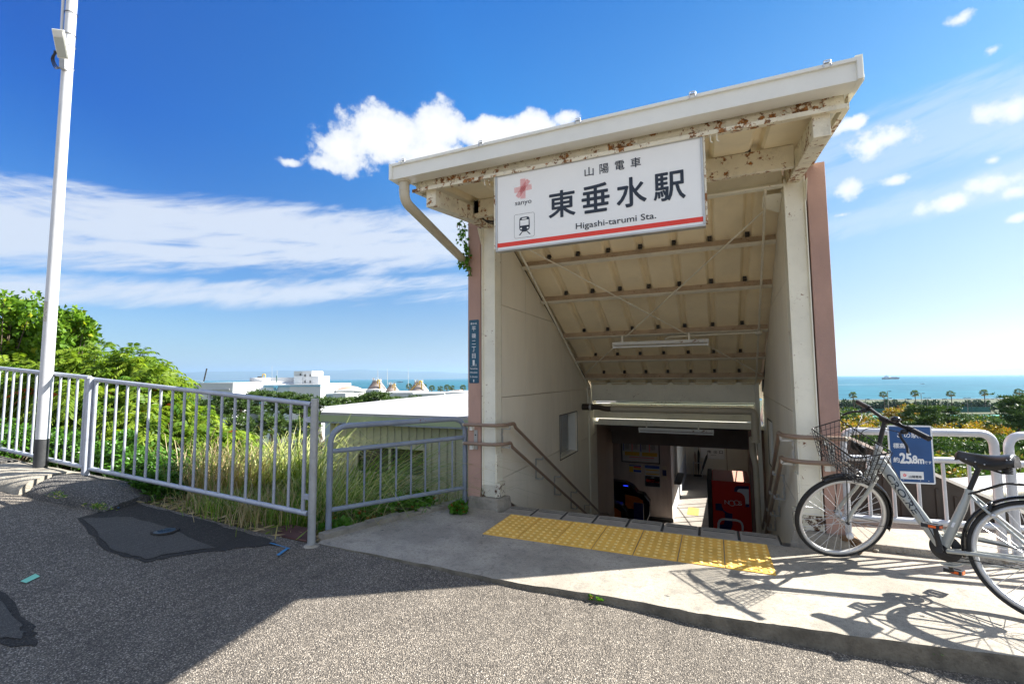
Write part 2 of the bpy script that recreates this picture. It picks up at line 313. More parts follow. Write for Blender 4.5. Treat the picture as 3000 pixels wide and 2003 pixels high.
M_['palm'] = m_leaf('palm_fronds', (0.05, 0.10, 0.02), (0.15, 0.21, 0.05), (0.40, 0.30, 0.14), 0.25, rare=0.12)
M_['hedge'] = m_leaf('hedge_leaves', (0.02, 0.045, 0.014), (0.05, 0.09, 0.02), None, 0.1)
M_['soil'] = surf('soil_and_litter', (0.11, 0.085, 0.055), 0.95, 0, 0.4, 5, 0.8, 40, col2=(0.06, 0.07, 0.03))
M_['lowland'] = surf('wooded_ground', (0.06, 0.075, 0.03), 0.95, 0, 0.4, 0.2, 0.0)

m, k, b, o = newmat('sea_water'); co = k.n('ShaderNodeNewGeometry').outputs['Position']
mp = k.n('ShaderNodeMapping'); mp.inputs['Scale'].default_value = (0.02, 0.06, 1); mp.inputs['Rotation'].default_value = (0, 0, 0.5); k.put(mp, 0, co)
n1 = k.noise(mp.outputs[0], 1.0, 9, 0.72); n2 = k.noise(co, 0.0012, 5, 0.6)
cc = k.mix(k.ss(n1, 0.36, 0.66), (0.003, 0.055, 0.085, 1), (0.03, 0.15, 0.20, 1)); cc = k.mix(k.m('MULTIPLY', k.ss(n2, 0.4, 0.65), 0.35), cc, (0.01, 0.16, 0.20, 1))
k.put(b, 'Base Color', cc); b.inputs['Roughness'].default_value = 0.42; b.inputs['IOR'].default_value = 1.33; b.inputs['Specular IOR Level'].default_value = 0.22
bp = k.n('ShaderNodeBump'); bp.inputs['Strength'].default_value = 0.6; bp.inputs['Distance'].default_value = 1.2; k.put(bp, 'Height', n1); k.t.links.new(bp.outputs[0], b.inputs['Normal'])
M_['sea'] = m
M_['mtn'] = surf('distant_hills', (0.05, 0.075, 0.05), 0.9, 0, 0.3, 0.0005, 0)
M_['foam'] = flat('white_foam', (0.8, 0.82, 0.84), 0.6)

# ------------------------------------------------------------------ mesh builder
def V(*a): return np.array(a, float)
def nrm(a):
    a = np.asarray(a, float); return a / (np.linalg.norm(a) + 1e-12)
class MB:
    def __init__(s): s.v = []; s.f = []; s.s = []
    def add(s, vs, fs, smooth=False):
        o = len(s.v); s.v += [tuple(map(float, q)) for q in vs]; s.f += [tuple(i + o for i in f) for f in fs]; s.s += [smooth] * len(fs); return s
    def obox(s, c, X, Y, Z):
        c, X, Y, Z = map(np.asarray, (c, X, Y, Z)); vs = [c + a * X + b * Y + d * Z for d in (-1, 1) for b in (-1, 1) for a in (-1, 1)]
        fs = [(0, 2, 3, 1), (4, 5, 7, 6), (0, 1, 5, 4), (2, 6, 7, 3), (0, 4, 6, 2), (1, 3, 7, 5)]
        if np.dot(np.cross(X, Y), Z) < 0: fs = [f[::-1] for f in fs]
        return s.add(vs, fs)
    def box(s, x0, x1, y0, y1, z0, z1):
        return s.obox(((x0 + x1) / 2, (y0 + y1) / 2, (z0 + z1) / 2), ((x1 - x0) / 2, 0, 0), (0, (y1 - y0) / 2, 0), (0, 0, (z1 - z0) / 2))
    def beam(s, p0, p1, wd, h, up=(0, 0, 1)):
        p0, p1 = np.asarray(p0, float), np.asarray(p1, float); d = nrm(p1 - p0); sd = nrm(np.cross(d, up)); u = np.cross(sd, d)
        return s.obox((p0 + p1) / 2, (p1 - p0) / 2, sd * wd / 2, u * h / 2)
    def prism(s, poly, vec):
        n = len(poly); p = [np.asarray(q, float) for q in poly]; vec = np.asarray(vec, float)
        nn = sum((np.cross(p[i], p[(i + 1) % n]) for i in range(n)), np.zeros(3))
        if nn @ vec > 0: p = p[::-1]
        return s.add(p + [q + vec for q in p], [tuple(range(n)), tuple(range(2 * n - 1, n - 1, -1))] + [(i, n + i, n + (i + 1) % n, (i + 1) % n) for i in range(n)])
    def tube(s, pts, r, n=10, cap=True, closed=False, sm=True):
        p = [np.asarray(q, float) for q in pts]; m = len(p); rs = r if hasattr(r, '__len__') else [r] * m
        tg = []
        for i in range(m):
            a = p[i - 1] if (i > 0 or closed) else p[i]; b_ = p[(i + 1) % m] if (i < m - 1 or closed) else p[i]; tg.append(nrm(b_ - a))
        ref = V(0, 0, 1) if abs(tg[0][2]) < 0.9 else V(1, 0, 0)
        u = nrm(np.cross(tg[0], ref)); vs = []
        for i in range(m):
            u = nrm(u - tg[i] * (u @ tg[i])); w_ = np.cross(tg[i], u)
            for j in range(n):
                a = 2 * math.pi * j / n; vs.append(p[i] + rs[i] * (math.cos(a) * u + math.sin(a) * w_))
        fs = []; mm = m if closed else m - 1
        for i in range(mm):
            for j in range(n):
                a, b_ = i * n + j, i * n + (j + 1) % n; c_, d_ = ((i + 1) % m) * n + (j + 1) % n, ((i + 1) % m) * n + j
                fs.append((a, b_, c_, d_))
        s.add(vs, fs, sm)
        if cap and not closed:
            s.add(vs[:n], [tuple(range(n - 1, -1, -1))]); s.add(vs[-n:], [tuple(range(n))])
        return s
    def cyl(s, p0, p1, r, n=12, r1=None, cap=True):
        return s.tube([p0, p1], [r, r if r1 is None else r1], n, cap)
    def lathe(s, c, axis, prof, n=20):
        axis = nrm(axis); ref = V(0, 0, 1) if abs(axis[2]) < 0.9 else V(1, 0, 0); u = nrm(np.cross(axis, ref)); w_ = np.cross(axis, u); c = np.asarray(c, float)
        vs = []
        for (r, h) in prof:
            for j in range(n):
                a = 2 * math.pi * j / n; vs.append(c + axis * h + r * (math.cos(a) * u + math.sin(a) * w_))
        fs = [(i * n + j, i * n + (j + 1) % n, (i + 1) * n + (j + 1) % n, (i + 1) * n + j) for i in range(len(prof) - 1) for j in range(n)]
        return s.add(vs, fs, True)
    def ball(s, c, r, n=10, sc=(1, 1, 1)):
        c = np.asarray(c, float); vs = []; m = max(4, n // 2 + 1)
        for i in range(m + 1):
            t = math.pi * i / m
            for j in range(n):
                a = 2 * math.pi * j / n; vs.append(c + r * V(math.sin(t) * math.cos(a) * sc[0], math.sin(t) * math.sin(a) * sc[1], math.cos(t) * sc[2]))
        return s.add(vs, [(i * n + j, (i + 1) * n + j, (i + 1) * n + (j + 1) % n, i * n + (j + 1) % n) for i in range(m) for j in range(n)], True)
    def mesh(s, name, off=(0, 0, 0)):
        me = bpy.data.meshes.new(name); v = np.array(s.v) - np.asarray(off, float)
        me.from_pydata(v.tolist(), [], s.f); me.polygons.foreach_set('use_smooth', s.s); me.update(); return me
def fillet(pts, r, n=5):
    out = [np.asarray(pts[0], float)]
    for i in range(1, len(pts) - 1):
        a, b_, c_ = (np.asarray(pts[j], float) for j in (i - 1, i, i + 1)); u, v = nrm(a - b_), nrm(c_ - b_)
        rr = min(r, np.linalg.norm(a - b_) * 0.49, np.linalg.norm(c_ - b_) * 0.49); p0, p1 = b_ + u * rr, b_ + v * rr
        for t in np.linspace(0, 1, n + 1): out.append((1 - t) ** 2 * p0 + 2 * t * (1 - t) * b_ + t * t * p1)
    out.append(np.asarray(pts[-1], float)); return out

def tagp(o, label=None, cat=None, group=None, kind=None):
    if label: o['label'] = label
    if cat: o['category'] = cat
    if group: o['group'] = group
    if kind: o['kind'] = kind
    return o
def thing(name, label, cat, loc=(0, 0, 0), group=None, rz=0.0):
    o = bpy.data.objects.new(name, None); C.objects.link(o); o.location = tuple(map(float, loc)); o.rotation_euler = (0, 0, rz); o.empty_display_size = 0.1
    return tagp(o, label, cat, group)
def root_loc(p):
    while p.parent: p = p.parent
    return np.array(p.location)
def part(name, mb, mat, parent=None, label=None, bev=0.0, kind=None):
    off = root_loc(parent) if parent else (0, 0, 0)
    me = mb.mesh(name, off); me.materials.append(M_[mat] if isinstance(mat, str) else mat)
    o = bpy.data.objects.new(name, me); C.objects.link(o)
    if parent: o.parent = parent
    if bev > 0:
        bm = o.modifiers.new('bevel', 'BEVEL'); bm.width = bev; bm.segments = 2; bm.limit_method = 'ANGLE'; bm.angle_limit = 0.7
    return tagp(o, label, None, None, kind)
def solo(name, mb, mat, label, cat, group=None, bev=0.0):
    o = part(name, mb, mat, None, None, bev); return tagp(o, label, cat, group)
def struct(name, mb, mat, parent=None, bev=0.0, label=None):
    return part(name, mb, mat, parent, label, bev, 'structure' if parent is None else None)
def piece(name, me, loc, parent, mat=None, rot=(0, 0, 0), scale=(1, 1, 1)):
    o = bpy.data.objects.new(name, me); C.objects.link(o); o.parent = parent
    o.location = tuple(np.asarray(loc, float) - root_loc(parent)); o.rotation_euler = rot; o.scale = scale; return o
def text(body, o0, xd, yd, h, mat, parent, name='lettering', width=None, align='LEFT', bold=0.0, thick=0.0008, sp=1.0):
    """flat print: o0 = anchor on the surface (left/centre of baseline), xd / yd = writing and up directions, h = capital height"""
    cu = bpy.data.curves.new(name, 'FONT'); cu.body = body; cu.size = 1.0; cu.align_x = 'LEFT'; cu.extrude = 0.0; cu.offset = bold; cu.resolution_u = 3; cu.space_character = sp
    cu.offset = 0.0; ob = bpy.data.objects.new(name + '_tmp', cu); C.objects.link(ob)
    dg = bpy.context.evaluated_depsgraph_get(); me = bpy.data.meshes.new_from_object(ob.evaluated_get(dg)); me.name = name
    bpy.data.objects.remove(ob); bpy.data.curves.remove(cu)
    n = len(me.vertices)
    if n == 0: return None
    co = np.empty(n * 3); me.vertices.foreach_get('co', co); co = co.reshape(-1, 3)
    x0, x1 = co[:, 0].min(), co[:, 0].max(); y0, y1 = co[:, 1].min(), co[:, 1].max()
    cap = 0.73 if body.isascii() else (y1 - y0)
    sy = h / cap; sx = sy if width is None else width / (x1 - x0)
    ax = x0 if align == 'LEFT' else ((x0 + x1) / 2 if align == 'CENTER' else x1)
    yb = 0.0 if body.isascii() else y0
    xd, yd = nrm(xd), nrm(yd); nn = np.cross(xd, yd)
    P = np.asarray(o0, float)[None] + ((co[:, 0] - ax) * sx)[:, None] * xd + ((co[:, 1] - yb) * sy)[:, None] * yd + nn * thick
    P = P - (root_loc(parent) if parent else 0)
    if bold > 0:                                     # thicker strokes: the outline laid down again a hair's breadth to each side
        loops = [[me.loops[i].vertex_index for i in pl_.loop_indices] for pl_ in me.polygons]; dlt = bold * 0.62 * h / cap if body.isascii() else bold * 0.62 * h
        vs_, fs_ = [], []
        for q_, (ax_, ay_) in enumerate(((0, 0), (1, 0), (-1, 0), (0, 1), (0, -1), (.7, .7), (-.7, .7), (.7, -.7), (-.7, -.7))):
            o_ = len(vs_); vs_ += (P + xd * ax_ * dlt + yd * ay_ * dlt + nn * 0.00004 * q_).tolist(); fs_ += [[i + o_ for i in f] for f in loops]
        me = bpy.data.meshes.new(name); me.from_pydata(vs_, [], fs_); P = np.array(vs_)
    me.vertices.foreach_set('co', P.ravel()); me.materials.clear(); me.materials.append(M_[mat]); me.update()
    o = bpy.data.objects.new(name, me); C.objects.link(o)
    if parent: o.parent = parent
    return o
def copy_tree(root, loc, label=None, scale=None, rz=None):
    r = root.copy(); C.objects.link(r); r.location = tuple(map(float, loc))
    if label: r['label'] = label
    if scale is not None: r.scale = (scale,) * 3 if not hasattr(scale, '__len__') else scale
    if rz is not None: r.rotation_euler = (0, 0, rz)
    for ch in root.children:
        c_ = ch.copy(); C.objects.link(c_); c_.parent = r
        for g in ch.children:
            d_ = g.copy(); C.objects.link(d_); d_.parent = c_
    return r
X_, Y_, Z_ = V(1, 0, 0), V(0, 1, 0), V(0, 0, 1)

# ================================================================== GROUND
kerb = [(-3.06, 3.0), (-2.515, 2.982), (-2.126, 2.973), (-1.824, 2.963), (-1.48, 2.944), (-1.179, 2.943), (-0.772, 2.975), (-0.45, 2.985), (-0.135, 2.975), (0.136, 2.99), (0.304, 3.01), (0.626, 3.035), (0.995, 3.079), (1.309, 3.112), (3.6, 3.36)]
kx, ky = [p[0] for p in kerb], [p[1] for p in kerb]
def kerb_y(x): return float(np.interp(x, kx, ky))
def fence_y(x):                                   # line of the long railing
    return float(np.interp(x, [-26, -12, -7.46, -5.83, -3.10], [1.2, 2.12, 2.55, 2.675, 2.95]))
def road_z(x, y=2.5):
    z = float(np.interp(x, [-26, -9, -7.4, -5.85, -4.6, -3.6, -3.05, -2.2, -1.2, -0.55, 0.3, 1.4, 4, 12], [1.9, 0.58, 0.42, 0.275, 0.14, 0.035, -0.004, -0.018, -0.034, -0.05, -0.085, -0.115, -0.17, -0.3]))
    return z
mb = MB(); xs = np.concatenate([np.linspace(-26, -8, 25), np.linspace(-7.75, 3.6, 110), np.linspace(4, 12, 10)]); ny = 40
vs = []
for x in xs:
    ye = fence_y(x) + 0.02 if x < -3.05 else kerb_y(x) + 0.05
    if x > 3.6: ye = 3.4
    for j in range(ny):
        t = j / (ny - 1); y = -14 + (ye + 14) * (1 - (1 - t) ** 2.2)
        vs.append((x, y, road_z(x) + 0.006 * math.sin(2.1 * x + 1.3 * y) * min(1, max(0, ye - y)) + 0.004 * math.sin(5 * x - 3 * y) * min(1, max(0, ye - y))))
fs = [(i * ny + j, (i + 1) * ny + j, (i + 1) * ny + j + 1, i * ny + j + 1) for i in range(len(xs) - 1) for j in range(ny - 1)]
road = struct('road', MB().add(vs, fs, True), 'asphalt')

gb = [(-400, -500, 1.85), (400, -500, -1.0), (400, -14, -0.36), (12, -14, -0.32), (12, 3.4, -0.32), (400, 3.4, -0.6)]
mb = MB().add([V(-400, -500, -0.45), V(400, -500, -0.45), V(400, -13.9, -0.45), V(-400, -13.9, -0.45)], [(0, 1, 2, 3)]).add([V(11.9, -13.9, -0.45), V(400, -13.9, -0.45), V(400, 3.4, -0.45), V(11.9, 3.4, -0.45)], [(0, 1, 2, 3)])
struct('ground', mb, 'concrete')
def drape(name, poly, dz, mat, parent, sub=14, zf=None):
    """thin sheet following the road surface"""
    zf = zf or (lambda x, y: road_z(x) + 0.006 * math.sin(2.1 * x + 1.3 * y) * min(1, max(0, (fence_y(x) if x < -3.05 else kerb_y(x)) - y)) + 0.004 * math.sin(5 * x - 3 * y) * min(1, max(0, (fence_y(x) if x < -3.05 else kerb_y(x)) - y)))
    bm = bmesh.new(); f = bm.faces.new([bm.verts.new((p[0], p[1], 0)) for p in poly])
    bm.faces.ensure_lookup_table()
    xs_ = [p[0] for p in poly]; ys_ = [p[1] for p in poly]
    for a, b_, ax in ((min(xs_), max(xs_), 0), (min(ys_), max(ys_), 1)):
        n = max(1, int((b_ - a) / 0.10))
        for i in range(1, n):
            q = a + (b_ - a) * i / n; co = (q, 0, 0) if ax == 0 else (0, q, 0); no = (1, 0, 0) if ax == 0 else (0, 1, 0)
            bmesh.ops.bisect_plane(bm, geom=bm.verts[:] + bm.edges[:] + bm.faces[:], plane_co=co, plane_no=no)
    for v in bm.verts: v.co.z = zf(v.co.x, v.co.y) + dz
    me = bpy.data.meshes.new(name); bm.to_mesh(me); bm.free()
    if me.polygons and me.polygons[0].normal.z < 0: me.flip_normals()
    me.materials.append(M_[mat]); me.polygons.foreach_set('use_smooth', [True] * len(me.polygons))
    o = bpy.data.objects.new(name, me); C.objects.link(o); o.parent = parent; return o
def wob(poly, amp, n=6, seed=3):
    r = random.Random(seed); out = []
    for i in range(len(poly)):
        a, b_ = poly[i], poly[(i + 1) % len(poly)]
        for k_ in range(n):
            t = k_ / n; out.append((a[0] + (b_[0] - a[0]) * t + (r.uniform(-amp, amp) if k_ else 0), a[1] + (b_[1] - a[1]) * t + (r.uniform(-amp, amp) if k_ else 0)))
    return out
outer = [(-5.02, 2.26), (-4.2, 2.07), (-3.77, 2.10), (-3.72, 2.26), (-3.45, 2.66), (-3.30, 2.80), (-3.5, 2.865), (-4.4, 2.80), (-5.18, 2.73), (-5.10, 2.60)]
inner = [(-4.97, 2.275), (-4.2, 2.10), (-3.81, 2.13), (-3.78, 2.27), (-3.62, 2.52), (-4.3, 2.55), (-4.72, 2.52)]
drape('tar_patch', wob(outer, 0.018, 6), 0.004, 'patchedge', road)
drape('repair_patch', wob(inner, 0.014, 6, 5), 0.008, 'patch', road)
drape('tar_patch', wob([(-4.4, 1.02), (-3.44, 1.22), (-3.2, 1.30), (-3.42, 1.39), (-4.5, 1.5)], 0.02, 6, 9), 0.004, 'patchedge', road)
drape('repair_patch', wob([(-4.4, 1.06), (-3.5, 1.25), (-3.34, 1.30), (-3.48, 1.36), (-4.5, 1.46)], 0.012, 6, 10), 0.008, 'patch', road)
for poly in ([(-3.36, 2.80), (-3.14, 2.80), (-3.14, 2.785), (-3.36, 2.785)], [(-3.15, 2.80), (-3.10, 2.66), (-3.125, 2.655), (-3.175, 2.79)],
             [(-5.45, 2.42), (-5.36, 2.565), (-5.335, 2.56), (-5.425, 2.415)], [(-5.28, 2.575), (-5.02, 2.57), (-5.02, 2.555), (-5.28, 2.56)]):
    drape('paint_mark', wob(poly, 0.004, 5, 2), 0.005, flat('blue_marking_paint', (0.06, 0.25, 0.50), 0.8) if 'bp' not in globals() else M_['bluepaint'], road) if False else None
M_['bluepaint'] = surf('blue_marking_paint', (0.05, 0.22, 0.46), 0.8, 0, 0.3, 60, 0.3, 120, grime=0.8)
for i_, poly in enumerate(([(-3.36, 2.80), (-3.14, 2.80), (-3.14, 2.785), (-3.36, 2.785)], [(-3.15, 2.80), (-3.10, 2.66), (-3.125, 2.655), (-3.175, 2.79)],
             [(-5.45, 2.42), (-5.36, 2.565), (-5.335, 2.56), (-5.425, 2.415)], [(-5.28, 2.575), (-5.02, 2.57), (-5.02, 2.555), (-5.28, 2.56)])):
    drape('paint_mark', wob(poly, 0.004, 5, i_), 0.012, 'bluepaint', road)
g_ = flat('pale_green_tape', (0.22, 0.62, 0.46), 0.6); M_['tape'] = g_
o = drape('road_tape', [tuple(G(60, 1687, 0.12)[:2]), tuple(G(78, 1690, 0.12)[:2]), tuple(G(119, 1672, 0.12)[:2]), tuple(G(104, 1667, 0.12)[:2])], 0.006, 'tape', road)
o.parent = None; tagp(o, 'small strip of pale green tape stuck on the shaded asphalt road', 'tape')
# valve cover in the patch
cx_, cyy = G(482, 1562, 0.09)[:2]; zc = road_z(cx_) + 0.011
t = thing('manhole_cover', 'small round bluish iron cover set in the dark asphalt repair', 'manhole cover', (cx_, cyy, zc))
mb = MB().lathe((cx_, cyy, zc), Z_, [(0.0, 0.004), (0.075, 0.004), (0.078, -0.004)], 28); M_['iron'] = surf('blue_iron', (0.05, 0.085, 0.12), 0.5, 0.4, 0.2, 40, 0.5, 60); part('lid', mb, 'iron', t)
mb = MB().lathe((cx_, cyy, zc), Z_, [(0.080, -0.004), (0.080, 0.005), (0.098, 0.005), (0.10, -0.004)], 28); part('rim', mb, 'patchedge', t)
mb = MB()
for a in np.linspace(0, math.pi, 5)[:-1]: mb.beam((cx_ - 0.05 * math.cos(a), cyy - 0.05 * math.sin(a), zc + 0.006), (cx_ + 0.05 * math.cos(a), cyy + 0.05 * math.sin(a), zc + 0.006), 0.006, 0.004)
part('tread_rib', mb, 'iron', t)

M_['kerbface'] = surf('mossy_shaded_kerb_face', (0.17, 0.15, 0.115), 0.95, 0, 0.35, 9, 0.9, 70, grime=0.5)  # moss, and the shade on the kerb face put into its darker colour
# concrete apron in front of the stairs
fr = [(x, y) for x, y in kerb]
rr = random.Random(4); fine = []
for i in range(len(fr) - 1):
    for t_ in np.linspace(0, 1, 7)[:-1]:
        fine.append((fr[i][0] + (fr[i + 1][0] - fr[i][0]) * t_, fr[i][1] + (fr[i + 1][1] - fr[i][1]) * t_ + rr.uniform(-0.006, 0.006)))
fine.append(fr[-1])
backl = [(3.6, 4.50), (0.60, 4.50), (0.60, 4.365), (-2.10, 4.365), (-2.10, 4.50), (-2.52, 4.62), (-2.62, 4.35), (-2.80, 3.95), (-2.98, 3.52), (-3.10, 3.12)]
top = fine + backl
vs = [(x, y, 0) for x, y in top]
n1 = len(fine)
mb = MB(); mb.add([(p[0], p[1], 0.0) for p in top], [tuple(range(len(top)))])
low = [(x, y - 0.012 - rr.uniform(0, 0.01), road_z(x) - 0.06) for x, y in fine]
lip = [(x, y - 0.004, -0.012) for x, y in fine]
mk = MB(); mk.add([(x, y, 0.0) for x, y in fine] + lip + low, [(i, i + n1, i + n1 + 1, i + 1) for i in range(n1 - 1)] + [(i + n1, i + 2 * n1, i + 2 * n1 + 1, i + n1 + 1) for i in range(n1 - 1)])
bk = [(p[0], p[1], 0) for p in backl + [fine[0]]]
mb.add(bk + [(p[0], p[1], -0.5) for p in bk], [(i, i + 1, i + 1 + len(bk), i + len(bk)) for i in range(len(bk) - 1)])
pavement = struct('pavement', mb, 'pave'); part('kerb_face', mk, 'kerbface', pavement)
# tactile tiles with their bumps
def tile_mesh(w_, l_, nx, nyy):
    b_ = MB(); bb_ = MB(); b_.box(0, w_, 0, l_, 0, 0.006)
    for i in range(nx):
        for j in range(nyy):
            cx0 = w_ * (i + 0.5) / nx; cy0 = l_ * (j + 0.5) / nyy
            bb_.lathe((cx0, cy0, 0.006), Z_, [(0.0165, -0.001), (0.0125, 0.0052), (0.0, 0.006)], 9)
    return b_.mesh('tactile_tile'), bb_.mesh('tactile_bumps')
tw = (0.345 + 1.895) / 7; tm, tbm = tile_mesh(tw - 0.008, 0.620, 5, 9); tm.materials.append(M_['yellow']); M_['bump'] = surf('paler_bumps', (0.95, 0.64, 0.20), 0.7, 0, 0.15, 20, 0.1, 60); tbm.materials.append(M_['bump'])  # bumps in a paler yellow than their tiles, for contrast
M_['yellow2'] = surf('brighter_tactile_paving', (0.92, 0.54, 0.10), 0.8, 0, 0.12, 5, 0.4, 120, grime=0.14)
tm2 = tm.copy(); tm2.materials.clear(); tm2.materials.append(M_['yellow2'])
for i in range(7):
    a = piece('tactile_tile', tm2 if i in (2, 3) else tm, (-1.895 + i * tw, 3.715, 0.0 + (0.001 if i in (2, 3) else 0)), pavement); c_ = bpy.data.objects.new('tactile_bumps', tbm); C.objects.link(c_); c_.parent = a; c_['kind'] = 'stuff'
# two repaired chips on the tiles
# stair nosing row
nw = 2.46 / 8
nm = MB().box(0.004, nw - 0.004, 0, 0.25, -0.06, 0.004).mesh('nosing_block'); nm.materials.append(M_['nosing'])
ng = MB()
for j in range(3): ng.box(0.02, nw - 0.035, 0.160 + j * 0.031, 0.177 + j * 0.031, 0.0035, 0.0052)
ng.box(nw - 0.018, nw - 0.002, 0.0, 0.25, 0.0035, 0.005)
ng = ng.mesh('nosing_groove'); ng.materials.append(M_['groove'])
nl = MB()
for j in range(3): nl.box(0.02, nw - 0.035, 0.1775 + j * 0.031, 0.1905 + j * 0.031, 0.003, 0.0062)
nl = nl.mesh('nosing_ridge'); nl.materials.append(M_['concrete'])
for i in range(8):
    a = piece('nosing_block', nm, (-2.005 + i * nw, 4.368, 0.0), pavement)
    for nn_, me_ in (('nosing_groove', ng), ('nosing_ridge', nl)):
        c_ = bpy.data.objects.new(nn_, me_); C.objects.link(c_); c_.parent = a
# low broken edge strip along the short railing
mb = MB()
ed = [(-3.12, 3.10), (-3.00, 3.52), (-2.83, 3.93), (-2.66, 4.30), (-2.50, 4.62)]
ed = fillet([V(x, y, 0) for x, y in ed], 0.2, 4)
for i in range(len(ed) - 1):
    a, b_ = ed[i], ed[i + 1]; s_ = nrm(np.cross(b_ - a, Z_)) * 0.05; h0 = 0.035 + rr.uniform(-0.008, 0.01)
    mb.obox((a + b_) / 2 + Z_ * (h0 - 0.15), (b_ - a) / 2 * 1.01, s_, Z_ * 0.15)
struct('kerb', mb, 'plinth', pavement)
# raised slab carrying the right-hand railing
mb = MB().box(0.93, 6.0, 4.505, 5.30, -0.5, 0.055)
raised = struct('raised_slab', mb, 'pave', None, 0.008)
mb = MB()
for i in range(26):
    x = 1.0 + i * 0.045 + rr.uniform(-0.01, 0.01); mb.ball((x if i < 8 else x + 0.4, 4.495 + rr.uniform(-0.01, 0.02), 0.02 + rr.uniform(-0.01, 0.02)), rr.uniform(0.012, 0.028), 6, (1, 0.7, 0.6))
tagp(part('rubble', mb, 'plinth', raised), kind='stuff')

# asphalt berm under the long railing
bc = [(-14, 1.75, 1.02), (-9.6, 2.15, 0.64), (-8.2, 2.28, 0.50), (-7.3, 2.37, 0.41), (-6.75, 2.43, 0.355), (-6.1, 2.53, 0.30), (-5.6, 2.62, 0.245), (-5.25, 2.70, 0.21), (-5.08, 2.74, 0.19)]
def berm_part(i0, i1, mat, name, parent=None, rs=1):
    pts = fillet([V(*p) for p in bc], 0.5, 5); pts = [p for p in pts if i0 <= p[0] <= i1]
    r = random.Random(rs); n = 12; vs = []
    dense = []
    for i in range(len(pts) - 1):
        m_ = max(1, int(np.linalg.norm(pts[i + 1] - pts[i]) / 0.09))
        for t in range(m_): dense.append(pts[i] + (pts[i + 1] - pts[i]) * t / m_)
    dense.append(pts[-1])
    for i, p in enumerate(dense):
        d = nrm(dense[min(i + 1, len(dense) - 1)] - dense[max(i - 1, 0)]); s_ = nrm(np.cross(d, Z_))
        e = min(1.0, (-5.02 - p[0]) / 0.35) if p[0] > -5.5 else 1.0; e = max(0.15, e) ** 0.5
        for j in range(n + 1):
            a = math.pi * j / n; ww = 0.30 * math.cos(a); hh = 0.165 * (math.sin(a) ** 0.8) * e
            vs.append(p + s_ * ww + Z_ * (hh - 0.02) + V(r.uniform(-1, 1), r.uniform(-1, 1), r.uniform(-1, 1)) * 0.006)
    m_ = n + 1
    fs = [(i * m_ + j, i * m_ + j + 1, (i + 1) * m_ + j + 1, (i + 1) * m_ + j) for i in range(len(dense) - 1) for j in range(n)]
    mb = MB().add(vs, fs, True); mb.add([vs[j] for j in range(m_)], [tuple(range(m_))]); mb.add([vs[len(vs) - m_ + j] for j in range(m_)], [tuple(range(m_ - 1, -1, -1))])
    return struct(name, mb, mat, parent)
b0 = berm_part(-14.1, -6.85, 'berm', 'roadside_berm', None, 1)
berm_part(-6.84, -6.02, 'plinth', 'concrete_section', b0, 2)
berm_part(-6.01, -5.0, 'berm', 'berm_end', b0, 3)

# hillside left of the station, lowland, sea, far hills
def far_ground(D): return float(np.interp(D, [5, 15, 60, 100, 140, 400], [-6.0, -7.5, -12.0, -16.0, -20.0, -20.5]))
def ground_z(x, y):
    D = -0.397 * x + 0.918 * y; far = far_ground(max(5, D))
    if x < -2.55 and y < 16:
        s_ = y - (fence_y(x) if x < -3.1 else float(np.interp(x, [-3.1, -2.5], [2.95, 4.65])))
        top = road_z(x) - 0.03
        near = top - max(0, s_ - 0.25) * 0.5
        return max(near, far) if s_ > 0 else top - 0.2
    return far
mb = MB(); xs = np.linspace(-30, -2.47, 90); ys = np.linspace(0, 1, 60); vs = []
for x in xs:
    y0 = fence_y(x) + 0.0 if x < -3.1 else float(np.interp(x, [-3.1, -2.47], [3.0, 4.66]))
    for t in ys:
        y = y0 + 16 * t ** 1.6
        vs.append((x, y, ground_z(x, y) + 0.03 * math.sin(3 * x + 2 * y) * min(1, t * 8)))
m_ = len(ys)
hill = struct('hillside', MB().add(vs, [(i * m_ + j, (i + 1) * m_ + j, (i + 1) * m_ + j + 1, i * m_ + j + 1) for i in range(len(xs) - 1) for j in range(m_ - 1)], True), 'soil')
mb = MB(); Ds = [5, 8, 12, 20, 35, 60, 80, 100, 120, 140, 200, 300, 418]; Ls = np.linspace(-1.9, 1.9, 40); vs = []
for D in Ds:
    for l in Ls:
        p = F0 * D + R0 * l * D; z = far_ground(D) + (0.4 * math.sin(l * 9 + D * 0.1) if D < 140 else 0)
        if D < 40 and -2.6 < p[0] < 3: z = min(z, -6.5)
        vs.append((p[0], p[1], z))
m_ = len(Ls)
struct('lowland', MB().add(vs, [(i * m_ + j, i * m_ + j + 1, (i + 1) * m_ + j + 1, (i + 1) * m_ + j) for i in range(len(Ds) - 1) for j in range(m_ - 1)], True), 'lowland')
def fr_(D, l, z=0): p = F0 * D + R0 * l; return V(p[0], p[1], z)
mb = MB().add([fr_(150, -700, -24.3), fr_(150, 900, -24.3), fr_(52000, 120000, -24.3), fr_(52000, -120000, -24.3)], [(0, 1, 2, 3)])
struct('sea', mb, 'sea')
